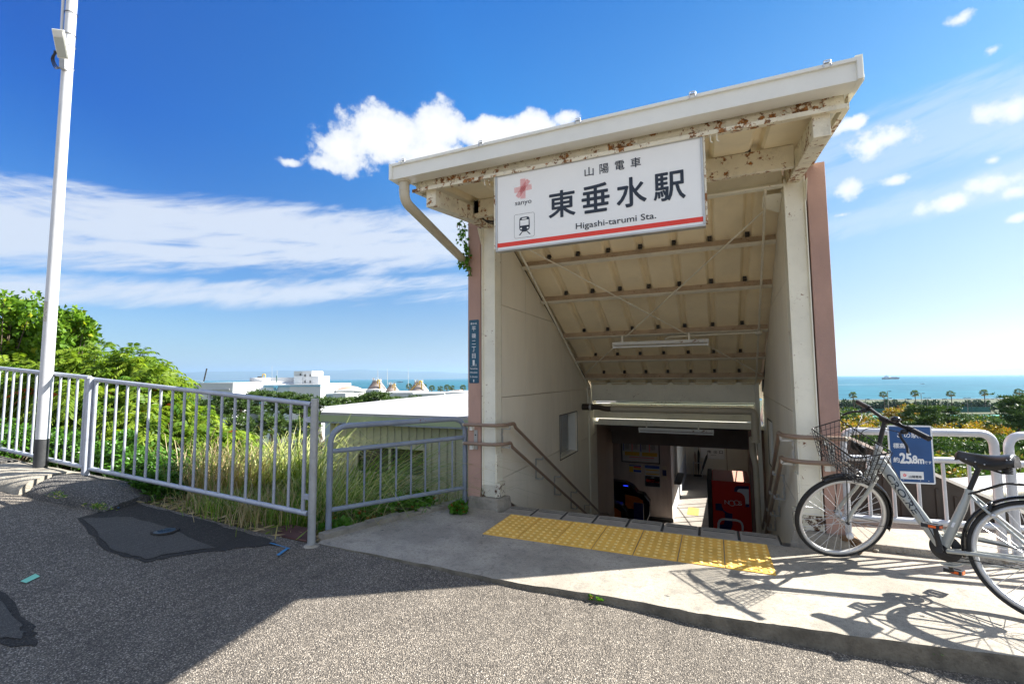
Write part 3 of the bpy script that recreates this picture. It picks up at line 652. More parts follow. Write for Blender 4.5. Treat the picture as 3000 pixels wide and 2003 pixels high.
# shore wall
mb = MB().beam(fr_(418, -800, -22.3), fr_(418, 800, -22.3), 2, 4.6); struct('seawall', mb, 'fargrey')
def hills(name, D, prof, zb=-24):
    pts = [fr_(D, l, zb) for l, h in prof]; vs = []
    n = len(prof)
    for k_, (dd, hh) in enumerate(((0, 0), (600, 0.55), (2200, 1.0), (6000, 0.6))):
        for l, h in prof:
            vs.append(fr_(D + dd, l, zb + h * hh))
    mb = MB().add(vs, [(r * n + i, r * n + i + 1, (r + 1) * n + i + 1, (r + 1) * n + i) for r in range(3) for i in range(n - 1)], True)
    return struct(name, mb, 'mtn')
def prof(pts, D):
    px_ = np.linspace(pts[0][0], pts[-1][0], 160); py_ = np.interp(px_, [p[0] for p in pts], [p[1] for p in pts]); out = []
    for i, (a, b_) in enumerate(zip(px_, py_)):
        q = PD(a, b_ + 1.2 * math.sin(i * 0.55) * math.sin(i * 0.17), D + 2200); out.append((float(q @ R0) , max(2.0, float(q[2]) + 24)))
    return out
hills('distant_hills', 24000, prof([(-300, 1098), (150, 1096), (480, 1090), (650, 1088), (800, 1086), (900, 1084), (1060, 1083), (1180, 1087), (1300, 1090), (1420, 1096), (1600, 1104), (1750, 1106)], 24000))
hills('distant_headland', 30000, prof([(2600, 1099), (2860, 1095), (2930, 1086), (3000, 1079), (3120, 1074), (3400, 1082)], 30000))

# sea air
hz = MB().box(-60000, 60000, -3000, 60000, -25.8, 720)
hz_ = [fr_(a, b_, 0) for a, b_ in ((-2500, -45000), (-2500, 45000), (42000, 45000), (42000, -45000))]
hz = MB().prism([V(p[0], p[1], -25.8) for p in hz_], V(0, 0, 760))
m, k, b, o = newmat('sea_haze'); m.node_tree.nodes.remove(b)
pv = k.n('ShaderNodeVolumePrincipled'); pv.inputs['Color'].default_value = (0.45, 0.70, 1.0, 1); pv.inputs['Density'].default_value = 4.5e-5; pv.inputs['Anisotropy'].default_value = 0.3
m.node_tree.links.new(pv.outputs[0], o.inputs['Volume']); M_['haze'] = m
tagp(part('haze', hz, 'haze'), kind='stuff')

# ================================================================== STATION ENTRANCE
XL = -2.12
def XR(y): return 0.60 + 0.03 * (y - 4.6)
st = thing('station_entrance', 'covered concrete-stair entrance of a small station with sloping roof and pink side walls', 'station entrance', (-0.76, 4.45, 0))
def clip(poly, a, b_, c_):           # keep a*y + b*z + c >= 0
    out = []
    for i in range(len(poly)):
        p, q = poly[i], poly[(i + 1) % len(poly)]; fp = a * p[0] + b_ * p[1] + c_; fq = a * q[0] + b_ * q[1] + c_
        if fp >= 0: out.append(p)
        if (fp >= 0) != (fq >= 0): t = fp / (fp - fq); out.append((p[0] + (q[0] - p[0]) * t, p[1] + (q[1] - p[1]) * t))
    return out
RS = -0.466
def wall_grid(xf, ys, zs, hole, side, mat, name, thick=0.03, gap=0.003, lim=True, top_off=0.04, ysx=(), zsx=(), parent=None):
    """boards between the seams ys / zs; extra cuts ysx / zsx without a gap (window edges)"""
    Y = sorted(set(list(ys) + list(ysx))); Z = sorted(set(list(zs) + list(zsx)))
    for i in range(len(Y) - 1):
        for j in range(len(Z) - 1):
            if hole and hole[0] - 1e-6 <= Y[i] and Y[i + 1] <= hole[1] + 1e-6 and hole[2] - 1e-6 <= Z[j] and Z[j + 1] <= hole[3] + 1e-6: continue
            g = [gap if Y[i] in ys else 0, gap if Y[i + 1] in ys else 0, gap if Z[j] in zs else 0, gap if Z[j + 1] in zs else 0]
            poly = [(Y[i] + g[0], Z[j] + g[2]), (Y[i + 1] - g[1], Z[j] + g[2]), (Y[i + 1] - g[1], Z[j + 1] - g[3]), (Y[i] + g[0], Z[j + 1] - g[3])]
            if lim:
                poly = clip(poly, RS, -1, 2.70 + top_off - RS * 5.19)
                if len(poly) >= 3: poly = clip(poly, 0.49, 1, -0.033 - 0.49 * 4.8 + 0.035)
            if len(poly) < 3: continue
            mb = MB().prism([V(xf(y), y, z) for y, z in poly], V(side * thick, 0, 0)); part(name, mb, mat, parent or st)
WL = (6.66, 7.60, 0.145, 0.785); WR = (6.95, 7.62, 0.12, 0.74)
wall_grid(lambda y: XL, [4.62, 5.34, 6.31, 7.28, 8.25, 9.0], [-2.7, -1.5, 0.28, 1.14, 2.15, 3.2], WL, -1, 'panel', 'wall_panel', ysx=WL[:2], zsx=WL[2:])
wall_grid(XR, [4.62, 5.10, 5.55, 6.05, 6.55, 7.28, 8.25, 9.0], [-2.7, -1.5, 0.27, 1.05, 2.18, 3.2], WR, 1, 'panel', 'wall_panel', ysx=WR[:2], zsx=WR[2:])
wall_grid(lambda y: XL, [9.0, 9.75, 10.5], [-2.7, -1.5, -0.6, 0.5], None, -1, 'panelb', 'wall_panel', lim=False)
# foundation strip behind and below the boards
for (x0, x1) in ((XL - 0.20, XL - 0.04), (0.86, 0.96)):
    mb = MB().prism([V(x0, 4.64, 0.0), V(x0, 4.64, -2.8), V(x0, 10.5, -2.8)], V(x1 - x0, 0, 0)); part('footing', mb, 'plinth', st)
# pink rendered side walls
def pink(x0, x1, hole, label=None):
    zt = lambda y: 3.115 if y < 4.62 else 3.115 + RS * (y - 4.62)
    ys = [4.45, 4.62] + ([hole[0], hole[1]] if hole else []) + [10.5]
    mb = MB()
    for i in range(len(ys) - 1):
        a, b_ = ys[i], ys[i + 1]
        if hole and abs(a - hole[0]) < 1e-6:
            mb.prism([V(x0, a, -2.8), V(x0, b_, -2.8), V(x0, b_, hole[2]), V(x0, a, hole[2])], V(x1 - x0, 0, 0)); mb.prism([V(x0, a, hole[3]), V(x0, b_, hole[3]), V(x0, b_, zt(b_)), V(x0, a, zt(a))], V(x1 - x0, 0, 0))
        else:
            z0 = 0.10 if i == 0 else (-2.8)
            mb.prism([V(x0, a, z0), V(x0, b_, z0), V(x0, b_, zt(b_)), V(x0, a, zt(a))], V(x1 - x0, 0, 0))
    return part('side_wall', mb, 'pink', st, label, 0.004)
pink(-2.445, -2.292, WL, 'pink rendered left side wall'); pink(0.768, 0.902, WR, 'pink rendered right side wall')
# white steel columns on concrete plinths
for x0, x1, lab in ((-2.28, XL, 'left'), (0.60, 0.757, 'right')):
    mb = MB(); mb.box(x0, x0 + 0.010, 4.45, 4.605, 0.47, 3.02); mb.box(x1 - 0.010, x1, 4.45, 4.605, 0.47, 3.02); mb.box(x0 + 0.010, x1 - 0.010, 4.472, 4.482, 0.47, 3.02); mb.box(x0 + 0.010, x1 - 0.010, 4.59, 4.603, 0.47, 3.02); mb.box(x0, x0 + 0.010, 4.45, 4.605, 0.232, 0.4695); mb.box(x1 - 0.010, x1, 4.45, 4.605, 0.232, 0.4695); mb.box(x0 + 0.010, x1 - 0.010, 4.472, 4.482, 0.232, 0.4695)
    c_ = part('column', mb, 'steel', st, bev=0.002)
    mb = MB(); mb.box(x0, x0 + 0.010, 4.45, 4.605, 0.115, 0.231); mb.box(x1 - 0.010, x1, 4.45, 4.605, 0.115, 0.231); mb.box(x0 + 0.010, x1 - 0.010, 4.472, 4.482, 0.115, 0.231)
    part('column_foot', mb, 'steelbase', c_, 'badly rusted foot of the column')
    xi = x1 if lab == 'left' else x0
    sg = 1 if lab == 'left' else -1
    mb = MB().box(min(xi, xi + sg * 0.045), max(xi, xi + sg * 0.045), 4.455, 4.60, 0.12, 0.262); part('cover_box', mb, 'steelbase', c_)
    mb = MB().box(xi - 0.0, xi + sg * 0.012, 4.46, 4.60, 0.265, 0.55) if sg > 0 else MB().box(xi - 0.012, xi, 4.46, 4.60, 0.265, 0.55); part('base_plate', mb, 'steel', c_)
def plinth(base, topp, z):
    mb = MB(); vs = [V(x, y, -0.05) for x, y in base] + [V(x, y, z) for x, y in topp]
    mb.add(vs, [(3, 2, 1, 0), (4, 5, 6, 7)] + [(i, (i + 1) % 4, 4 + (i + 1) % 4, 4 + i) for i in range(4)]); return part('plinth', mb, 'plinth', st, None, 0.015)
plinth([(-2.45, 4.43), (-2.072, 4.388), (-2.006, 4.63), (-2.45, 4.64)], [(-2.43, 4.44), (-2.085, 4.405), (-2.025, 4.62), (-2.43, 4.63)], 0.112)
plinth([(0.50, 4.45), (0.60, 4.375), (0.93, 4.36), (0.93, 4.64)], [(0.535, 4.47), (0.615, 4.40), (0.90, 4.385), (0.90, 4.64)], 0.112)
mb = MB()
for i in range(30): mb.ball((0.86 + rr.uniform(0, 0.10), 4.40 + rr.uniform(-0.02, 0.12), rr.uniform(0, 0.11)), rr.uniform(0.015, 0.035), 6, (1, 1, 0.7))
M_['brown_rubble'] = surf('broken_concrete', (0.25, 0.15, 0.08), 0.95, 0, 0.5, 14, 1, 40); tagp(part('broken_corner', mb, 'brown_rubble', st), kind='stuff')
# flashing between column and pink wall
# cantilever brackets carrying the canopy
for x0 in (-2.245, 0.625):
    mb = MB().prism([V(x0, 3.335, 2.833), V(x0, 4.60, 2.995), V(x0, 4.60, 3.14), V(x0, 3.335, 2.978)], V(0.095, 0, 0)); part('bracket_beam', mb, 'steelrust', st, bev=0.003)
# knee plates
for x0 in (-2.283, 0.756):
    mb = MB().prism([V(x0, 4.449, 2.80), V(x0, 4.449, 2.975), V(x0, 4.36, 2.965)], V(0.004, 0, 0)); part('knee_plate', mb, 'steel', st)
# front channel with stiffeners
mb = MB().box(-2.36, 0.80, 3.345, 3.353, 2.975, 3.165); mb.box(-2.36, 0.80, 3.292, 3.3445, 2.975, 2.984); mb.box(-2.36, 0.80, 3.284, 3.2915, 2.962, 2.992)
ch = part('front_channel', mb, 'steelrust', st, 'rust-streaked front channel', 0.0015)
for x in (-1.698, -1.08, -0.461, 0.153, 0.70, -2.27):
    part('stiffener', MB().box(x - 0.016, x + 0.016, 3.334, 3.344, 2.985, 3.10), 'steelrust', ch)
for x in (0.50, 0.57, -2.17, -2.11):
    part('bolt_head', MB().cyl((x, 3.345, 3.045), (x, 3.335, 3.045), 0.014, 8), 'steelrust', ch)
# gutter
mb = MB(); P = [(3.168, 3.055), (3.30, 3.055), (3.30, 3.15), (3.294, 3.15), (3.294, 3.061), (3.174, 3.061), (3.174, 3.17), (3.152, 3.17), (3.152, 3.188), (3.168, 3.188), (3.168, 3.176), (3.168, 3.17)]
P = [(3.168, 3.055), (3.30, 3.055), (3.30, 3.15), (3.295, 3.15), (3.295, 3.061), (3.174, 3.061), (3.174, 3.188), (3.150, 3.188), (3.150, 3.166), (3.168, 3.166)]
mb.prism([V(-2.500, y, z) for y, z in P][::-1], V(3.325, 0, 0)); gut = part('gutter', mb, 'white', st, bev=0.0015)
for x in (-2.505, 0.824): part('end_cap', MB().box(x, x + 0.028, 3.148, 3.302, 3.053, 3.19), 'white', gut, bev=0.003)
for x in (-2.358, -1.617, -0.833, -0.064, 0.68):
    mb = MB().tube(fillet([V(x - 0.018, 3.145, 3.165), V(x - 0.018, 3.145, 3.205), V(x + 0.018, 3.145, 3.205), V(x + 0.018, 3.145, 3.165)], 0.008, 3), 0.0035, 6); mb.box(x - 0.018, x + 0.018, 3.146, 3.18, 3.192, 3.197); part('gutter_clip', mb, 'chrome', gut)
# canopy roof: front rising part and the long slope over the stairs
def zs_f(y): return 3.125 + 0.13 * (y - 4.05)
ridge = 4.56
def zs_b(y): return 2.80 + RS * (y - 5.19)
trough = [(-0.1785, 0.060), (-0.160, 0.060), (-0.152, 0.052), (-0.140, 0.016), (-0.122, 0.0), (0.122, 0.0), (0.140, 0.016), (0.152, 0.052), (0.160, 0.060), (0.1785, 0.060)]
trough_t = [(x, z + 0.006) for x, z in trough][::-1]
def sheet_piece(xc, pts, x_lo, x_hi, nm_='roof_sheet'):
    prof_ = [(max(x_lo, min(x_hi, xc + x)), z) for x, z in trough + trough_t]
    mb = MB(); n = len(prof_); vs = [V(x, y, z0 + z) for (y, z0) in pts for x, z in prof_]
    fs = [(r * n + i, (r + 1) * n + i, (r + 1) * n + (i + 1) % n, r * n + (i + 1) % n) for r in range(len(pts) - 1) for i in range(n)]
    mb.add(vs, fs, False); return part(nm_, mb, 'sheet', st)
sx = [-2.302 + 0.357 * i for i in range(-0, 9)]          # seams at ..., -1.066, -0.706, -0.352, 0.005, 0.362
seams = [0.3645 - 0.357 * i for i in range(8)]
for i in range(9):
    xc = 0.3645 + 0.1785 - 0.357 * i
    if xc < -2.5: continue
    sheet_piece(xc, [(3.358, zs_f(3.358)), (ridge, zs_f(ridge))], -2.36, 0.80)
    sheet_piece(xc, [(ridge + 0.01, zs_b(ridge + 0.01)), (8.62, zs_b(8.62))], -2.30, 0.80)
mb = MB(); yy = [3.20, ridge, 9.3]; zt = [zs_f(3.20) + 0.068, zs_f(ridge) + 0.068, zs_b(9.3) + 0.07]
mb.prism([V(-2.42, y, z) for y, z in zip(yy, zt)] + [V(-2.42, y, z + 0.02) for y, z in list(zip(yy, zt))[::-1]], V(3.29, 0, 0)); part('roof_deck', mb, 'white', st)
for x in (-2.374, -2.005, -1.611, -1.224, -0.827, -0.449, -0.064, 0.316, 0.681):
    part('roof_seam_cap', MB().prism([V(x - 0.03, 3.20, zs_f(3.2) + 0.088), V(x + 0.03, 3.20, zs_f(3.2) + 0.088), V(x + 0.012, 3.20, zs_f(3.2) + 0.118), V(x - 0.012, 3.20, zs_f(3.2) + 0.118)], V(0, 1.3, 0.17)), 'fargrey', st)
# verge boards
for (xa, xb) in ((0.835, 0.872), (-2.455, -2.425)):
    mb = MB().prism([V(xa, 3.215, 3.075), V(xa, 4.60, 3.075 + 0.13 * 1.385), V(xa, 9.3, 3.075 + 0.18 + RS * 4.7), V(xa, 9.3, 3.235 + 0.18 + RS * 4.7), V(xa, 4.60, 3.235 + 0.13 * 1.385), V(xa, 3.215, 3.235)], V(xb - xa, 0, 0)); part('verge_board', mb, 'steel', st)
for xa in (0.785, -2.36):
    mb = MB().prism([V(xa, 3.33, 2.974), V(xa, 4.50, 3.10), V(xa, 4.50, 3.115), V(xa, 3.33, 2.989)], V(0.034, 0, 0)); mb.prism([V(xa + 0.03, 3.33, 2.989), V(xa + 0.03, 4.50, 3.115), V(xa + 0.03, 4.50, 3.20), V(xa + 0.03, 3.33, 3.07)], V(0.004, 0, 0)); part('verge_angle', mb, 'steelrust', st)
# cross beams
mb = MB().box(-2.145, 0.622, 4.02, 4.07, 2.945, 3.118); part('cross_beam', mb, 'steelrust', st, bev=0.003)
mb = MB().box(XL + 0.003, 0.598, 4.500, 4.512, 2.975, 3.14); mb.box(XL + 0.003, 0.598, 4.425, 4.4995, 2.957, 2.972); part('portal_beam', mb, 'steel', st, bev=0.002)
pn = nrm(V(0, 0.466, 1)); pd = nrm(V(0, 1, RS))
for (y, z) in ((5.19, 2.68), (5.88, 2.355), (6.79, 1.94), (7.51, 1.607), (8.11, 1.32)):
    c0 = V(0, y, z); xr = XR(y)
    mid = (XL + xr) / 2; hx = (xr - XL) / 2 - 0.004
    pu = part('purlin', MB().obox(V(mid, y, z) + pn * 0.058 + pd * 0.03, (hx, 0, 0), pd * 0.004, pn * 0.052), 'purlin', st)
    part('purlin_flange', MB().obox(V(mid, y, z) + pd * 0.005, (hx, 0, 0), pd * 0.030, pn * 0.004), 'flange', pu)
cm = MB().box(-0.02, 0.02, -0.025, 0.0, 0, 0.052); cm.box(-0.02, 0.02, -0.025, 0.02, 0.048, 0.052); cm = cm.mesh('sheet_clip'); cm.materials.append(M_['dark'])
for (y, z) in ((5.19, 2.68), (5.88, 2.355), (6.79, 1.94), (7.51, 1.607), (8.11, 1.32)):
    for x in seams:
        if XL + 0.05 < x < XR(y) - 0.04: piece('sheet_clip', cm, V(x, y, z) + pn * 0.112 + pd * 0.025, st, rot=(-0.436, 0, 0))
for x in (0.31, -0.047, -0.404, -0.761): piece('sheet_clip', cm, V(x, 4.035, 3.12), st)
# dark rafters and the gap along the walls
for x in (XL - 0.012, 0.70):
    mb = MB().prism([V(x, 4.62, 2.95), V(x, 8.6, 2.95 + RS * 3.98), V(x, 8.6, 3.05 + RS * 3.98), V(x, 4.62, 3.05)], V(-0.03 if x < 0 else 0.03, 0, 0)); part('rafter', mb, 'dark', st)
# crossed bracing rods
for p0, p1 in (((-1.872, 4.815, 2.795), (0.655, 7.90, 1.37)), ((0.558, 4.60, 2.90), (-2.02, 7.80, 1.41))):
    mb = MB().tube([p0, p1], 0.0085, 8); mid = V(*p0) * 0.62 + V(*p1) * 0.38; d = nrm(V(*p1) - V(*p0)); mb.tube([mid - d * 0.09, mid - d * 0.07, mid + d * 0.07, mid + d * 0.09], [0.009, 0.014, 0.014, 0.009], 8)
    part('brace_rod', mb, 'flange', st)
part('gusset_plate', MB().prism([V(0.596, 4.53, 2.93), V(0.45, 4.53, 2.93), V(0.45, 4.66, 2.868), V(0.596, 4.75, 2.83)], pn * -0.008), 'steel', st)
# conduits
mb = MB().tube(fillet([V(-1.995, 4.70, 2.86), V(-2.0, 5.0, 2.72), V(-2.085, 8.20, 1.22), V(-2.085, 8.24, 0.80), V(-2.085, 8.05, 0.78)], 0.08), 0.0135, 8); mb.tube([V(-2.09, 8.30, 1.0), V(-2.09, 8.30, -2.6)], 0.014, 8)
part('conduit', mb, 'steel', st)
mb = MB().tube(fillet([V(0.464, 4.467, 2.957), V(0.489, 5.083, 2.655), V(0.541, 6.69, 1.905), V(0.583, 8.01, 1.29), V(0.60, 8.40, 1.23)], 0.05), 0.0125, 8); mb.tube(fillet([V(0.541, 6.69, 1.905), V(-0.55, 6.70, 1.895), V(-0.60, 6.66, 1.86)], 0.04), 0.010, 8)
cdt = part('conduit', mb, 'flange', st); part('junction_box', MB().lathe((0.541, 6.69, 1.915), (0, -0.42, -0.9), [(0, 0.035), (0.038, 0.035), (0.042, 0.0), (0.0, 0.0)], 18), 'flange', cdt)
# end of the slope: riveted girder, lower beams, pipe
mb = MB().box(XL + 0.005, 0.66, 8.60, 8.612, 0.925, 1.237); mb.box(XL + 0.005, 0.66, 8.52, 8.72, 1.237, 1.249); mb.box(XL + 0.005, 0.66, 8.52, 8.72, 0.913, 0.925)
gd = part('girder', mb, 'steel', st, bev=0.001)
part('splice_plate', MB().box(-0.87, -0.66, 8.588, 8.599, 0.945, 1.215), 'steel', gd)
bmh = MB().cyl((0, 0, 0), (0, -0.014, 0), 0.017, 7).mesh('bolt_head'); bmh.materials.append(M_['steel'])
for x in (-0.835, -0.695):
    for z in (0.98, 1.05, 1.115, 1.18): piece('bolt_head', bmh, (x, 8.588, z), gd)
for x in np.linspace(-0.95, -0.58, 7):
    piece('bolt_head', bmh, (x, 8.56, 1.262), gd, rot=(1.57, 0, 0)); piece('bolt_head', bmh, (x, 8.56, 0.905), gd, rot=(-1.57, 0, 0))
mb = MB().box(XL + 0.005, 0.63, 8.78, 8.80, 0.585, 0.86); part('lower_beam', mb, 'steel', st)
mb = MB().box(XL + 0.10, 0.63, 8.70, 8.775, 0.475, 0.58); part('lower_beam', mb, 'steel', st, bev=0.004)
mb = MB().tube([V(-2.10, 8.66, 0.89), V(0.66, 8.66, 0.89)], 0.010, 8); part('conduit', mb, 'flange', st)
mb = MB().tube(fillet([V(-1.62, 7.95, 0.815), V(0.535, 7.95, 0.82), V(0.535, 7.95, 0.40)], 0.07, 6), 0.052, 16); mb.tube([V(0.535, 7.95, 0.40), V(0.535, 7.95, 0.36)], 0.058, 16)
mb.tube(fillet([V(0.49, 8.0, 0.42), V(0.49, 8.1, 0.20), V(0.53, 8.1, 0.0), V(0.56, 8.3, -2.5)], 0.08), 0.040, 12)
pp = part('wrapped_pipe', mb, 'pvc', st)
mb = MB().tube([V(-2.115, 7.95, 0.84), V(-1.93, 7.95, 0.84)], 0.055, 16); mb.tube(fillet([V(-1.93, 7.95, 0.84), V(-1.82, 7.95, 0.84), V(-1.74, 7.95, 0.815), V(-1.62, 7.95, 0.815)], 0.05), 0.044, 14); part('pipe_fitting', mb, surf('tarred_fitting', (0.075, 0.06, 0.05), 0.35, 0.4, 0.2, 12, 0.1), pp)
part('clamp', MB().tube([V(-1.99, 7.95, 0.84), V(-1.95, 7.95, 0.84)], 0.059, 16), 'chrome', pp)
mb = MB().box(0.60, 0.66, 8.55, 8.62, -2.7, 1.3); mb.box(0.57, 0.585, 8.50, 8.58, -2.7, 0.9); part('corner_post', mb, 'steel', st)
mb = MB().tube([V(0.50, 8.5, 0.47), V(0.50, 8.5, -2.6)], 0.035, 12); part('downpipe', mb, surf('rust_brown_pipe', (0.16, 0.09, 0.07), 0.5, 0, 0.1, 5, 0.1), st)
part('conduit', MB().tube([V(-1.97, 8.68, 0.462), V(0.35, 8.68, 0.462)], 0.009, 6), 'dark', st)
# deep dark portal of the concourse
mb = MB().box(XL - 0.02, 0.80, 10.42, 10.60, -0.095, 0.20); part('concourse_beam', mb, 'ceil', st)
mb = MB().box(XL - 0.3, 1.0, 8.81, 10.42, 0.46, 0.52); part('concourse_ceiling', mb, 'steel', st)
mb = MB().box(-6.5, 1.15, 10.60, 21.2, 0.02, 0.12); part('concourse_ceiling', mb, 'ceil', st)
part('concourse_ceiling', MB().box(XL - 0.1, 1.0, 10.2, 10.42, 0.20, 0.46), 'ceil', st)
# windows
def window(X, side, W, frm='alu_frame'):
    y0, y1, z0, z1 = W; d = 0.12
    xo = X + side * 0.028
    mb = MB(); th = 0.012
    a, b_ = sorted((xo, X + side * 0.31))
    mb.box(a, b_, y0, y1, z1 - th, z1); mb.box(a, b_, y0, y1, z0, z0 + th); mb.box(a, b_, y0, y0 + th, z0 + th, z1 - th); mb.box(a, b_, y1 - th, y1, z0 + th, z1 - th)
    wd_ = part('window', mb, 'white', st); xt = X + side * 0.0; e_ = 0.012; a, b_ = sorted((xt + side * 0.001, xt - side * 0.005)); part('trim', MB().box(a, b_, y0 - e_, y1 + e_, z1, z1 + e_).box(a, b_, y0 - e_, y1 + e_, z0 - e_, z0).box(a, b_, y0 - e_, y0, z0, z1).box(a, b_, y1, y1 + e_, z0, z1), 'dark', wd_)
    xa = X + side * d; ym = y0 + (y1 - y0) * 0.48
    for (ya, yb, xo_, mt) in ((y0 + th, ym + 0.02, 0.0, 'frost'), (ym - 0.02, y1 - th, 0.03, 'frost')):
        x_ = xa + side * xo_; mb = MB(); f_ = 0.03
        a, b_ = sorted((x_, x_ + side * 0.02))
        mb.box(a, b_, ya, ya + f_, z0 + th, z1 - th); mb.box(a, b_, yb - f_, yb, z0 + th, z1 - th); mb.box(a, b_, ya + f_, yb - f_, z0 + th, z0 + th + f_); mb.box(a, b_, ya + f_, yb - f_, z1 - th - f_, z1 - th)
        part('sash', mb, 'alu', wd_); part('pane', MB().box(a + 0.007, b_ - 0.007, ya + f_, yb - f_, z0 + th + f_, z1 - th - f_), mt, wd_)
window(XL, -1, WL); window(XR(7.2), 1, WR)
# stairs
stairs = tagp(part('stairs', MB().box(XL - 0.02, 0.93, 4.64, 4.66, -0.24, -0.06), 'nosing'), kind='structure')
sm = MB().box(XL - 0.02, 0.98, 0, 0.335, -0.18, 0.0).mesh('step'); sm.materials.append(M_['nosing'])
gm = MB()
for j in range(3): gm.box(-1.95, 0.55, 0.02 + j * 0.028, 0.03 + j * 0.028, 0.0, 0.002)
gm = gm.mesh('step_groove'); gm.materials.append(M_['groove'])
for i in range(1, 16):
    a = piece('step', sm, (0, 4.62 + (i - 1) * 0.33, -0.1625 * i), stairs)
    c_ = bpy.data.objects.new('step_groove', gm); C.objects.link(c_); c_.parent = a
floor = struct('concourse_floor', MB().box(-6.5, 1.2, 9.55, 21.3, -2.75, -2.6), 'floorin')
for (x, y, n_) in ((-0.86, 14.6, 3), (-0.22, 14.6, 1), (-0.22, 16.6, 5)):
    for j in range(n_ if n_ < 3 else (1 if n_ == 3 else 3)):
        mb = MB().box(x, x + 0.30, y + 0.82 * j, y + 0.82 * j + 0.80, -2.599, -2.592)
        for q in range(4): mb.box(x + 0.03 + 0.07 * q, x + 0.055 + 0.07 * q, y + 0.82 * j + 0.04, y + 0.82 * j + 0.76, -2.592, -2.588)
        part('guide_tile', mb, 'yellow', floor)
# concourse side wall with openings to daylight
def cw(y0, y1, z0, z1): return MB().prism([V(XR(y0), y0, z0), V(XR(y1), y1, z0), V(XR(y1), y1, z1), V(XR(y0), y0, z1)], V(0.06, 0, 0))
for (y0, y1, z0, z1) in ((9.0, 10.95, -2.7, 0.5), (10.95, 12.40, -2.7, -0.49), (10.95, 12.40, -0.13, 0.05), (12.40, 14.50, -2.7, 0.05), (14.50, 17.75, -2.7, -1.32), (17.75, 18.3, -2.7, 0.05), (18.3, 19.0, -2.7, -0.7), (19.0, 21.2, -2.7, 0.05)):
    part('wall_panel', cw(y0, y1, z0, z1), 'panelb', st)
for (y, zz) in ((15.55, -1.32), (16.6, -1.32), (17.0, -1.32), (15.05, -1.32)):
    part('window_bar', MB().box(XR(y), XR(y) + 0.05, y - 0.015, y + 0.015, zz, 0.03), 'dark', st)
part('window_bar', MB().tube([V(1.0, 14.6, -1.0), V(1.02, 17.6, -0.35)], 0.012, 6), 'dark', st)
part('window_bar', MB().tube([V(0.86, 10.95, -0.27), V(0.88, 12.4, -0.34)], 0.008, 6), 'dark', st)
part('back_wall', MB().box(-1.25, 1.2, 20.6, 20.75, -2.7, 0.05), 'panel', st)
part('wall_panel', MB().box(0.33, 0.35, 20.58, 20.6, -2.6, 0), 'panelb', st)
part('back_wall', MB().box(-6.5, -6.3, 10.5, 21, -2.7, 0.05), 'panelb', st)

# ---------- things in and on the station
# ticket office block with notices
tb = thing('ticket_office', 'grey wood-grained ticket office block behind the ticket gates', 'booth', (-2.5, 13.68, -2.6))
part('front_wall', MB().box(-3.9, -1.18, 13.68, 13.76, -2.6, 0.02), 'wood', tb)
part('side_wall', MB().box(-1.26, -1.18, 13.761, 20.58, -2.6, -1.75), 'farwhite', tb); part('side_wall', MB().box(-1.26, -1.18, 13.761, 14.3, -1.75, 0.02), 'wood', tb); part('side_wall', MB().box(-1.26, -1.18, 15.9, 20.58, -1.75, 0.02), 'panel', tb)
part('service_window', MB().box(-1.24, -1.22, 14.3, 15.9, -1.74, 0.0), 'glass', tb); part('window_frame', MB().box(-1.215, -1.17, 14.3, 14.36, -1.74, 0.0).box(-1.215, -1.17, 14.7, 14.75, -1.74, 0.0).box(-1.215, -1.17, 15.84, 15.9, -1.74, 0.0), 'white', tb)
part('counter', MB().box(-1.18, -0.98, 14.35, 15.9, -1.72, -1.68), 'darkwall', tb)
part('skirting', MB().box(-3.9, -1.16, 13.66, 13.679, -2.6, -2.5), 'dark', tb)
def board(name, label, cat, x0, x1, z0, z1, y, fr_mat, parent_parts, depth=0.02, fw=0.03):
    t = thing(name, label, cat, ((x0 + x1) / 2, y, z0)); part('frame', MB().box(x0, x1, y - depth, y, z0, z1), fr_mat, t)
    part('sheet', MB().box(x0 + fw, x1 - fw, y - depth - 0.002, y - depth - 0.0005, z0 + fw, z1 - fw), parent_parts, t); return t
t = board('timetable_poster', 'large framed timetable poster with yellow bands on the ticket office', 'poster', -2.52, -1.465, -1.06, -0.10, 13.675, 'dark', 'paper'); yq = 13.65
for i, x in enumerate(np.linspace(-2.46, -1.75, 4)):
    part('stripe', MB().box(x, x + 0.022, yq - 0.002, yq, -0.74, -0.15), 'bprint' if i % 2 == 0 else 'pinkink', t)
    for j in range(6): part('print_column', MB().box(x + 0.05 + j * 0.02, x + 0.056 + j * 0.02, yq - 0.002, yq, -0.70 + 0.03 * (j % 2), -0.15), 'ink', t)
for x in (-2.44, -1.96): part('yellow_band', MB().box(x + 0.02, x + 0.43, yq - 0.003, yq, -0.86, -0.76), 'yprint', t)
part('route_line', MB().box(-2.30, -1.62, yq - 0.003, yq, -0.915, -0.90).box(-2.30, -1.75, yq - 0.003, yq, -0.965, -0.96), 'red', t)
t = board('fare_notice', 'small colourful notice below the timetable poster', 'notice', -2.32, -1.97, -1.335, -1.12, 13.675, 'paper', 'paper', 0.008, 0.01)
for (x0, x1, z0, z1, mt) in ((-2.31, -1.98, -1.16, -1.13, 'bprint'), (-2.31, -2.20, -1.325, -1.17, 'yprint'), (-2.19, -1.98, -1.20, -1.17, 'red'), (-2.19, -1.98, -1.25, -1.21, 'yprint'), (-2.19, -1.98, -1.32, -1.26, 'bprint')):
    part('print', MB().box(x0, x1, 13.662, 13.6645, z0, z1), mt, t)
t = board('no_smoking_notice', 'framed notice with blue heading and black no smoking panel', 'notice', -1.89, -1.47, -1.70, -1.10, 13.675, 'alu', 'paper', 0.012, 0.012); y_ = 13.66
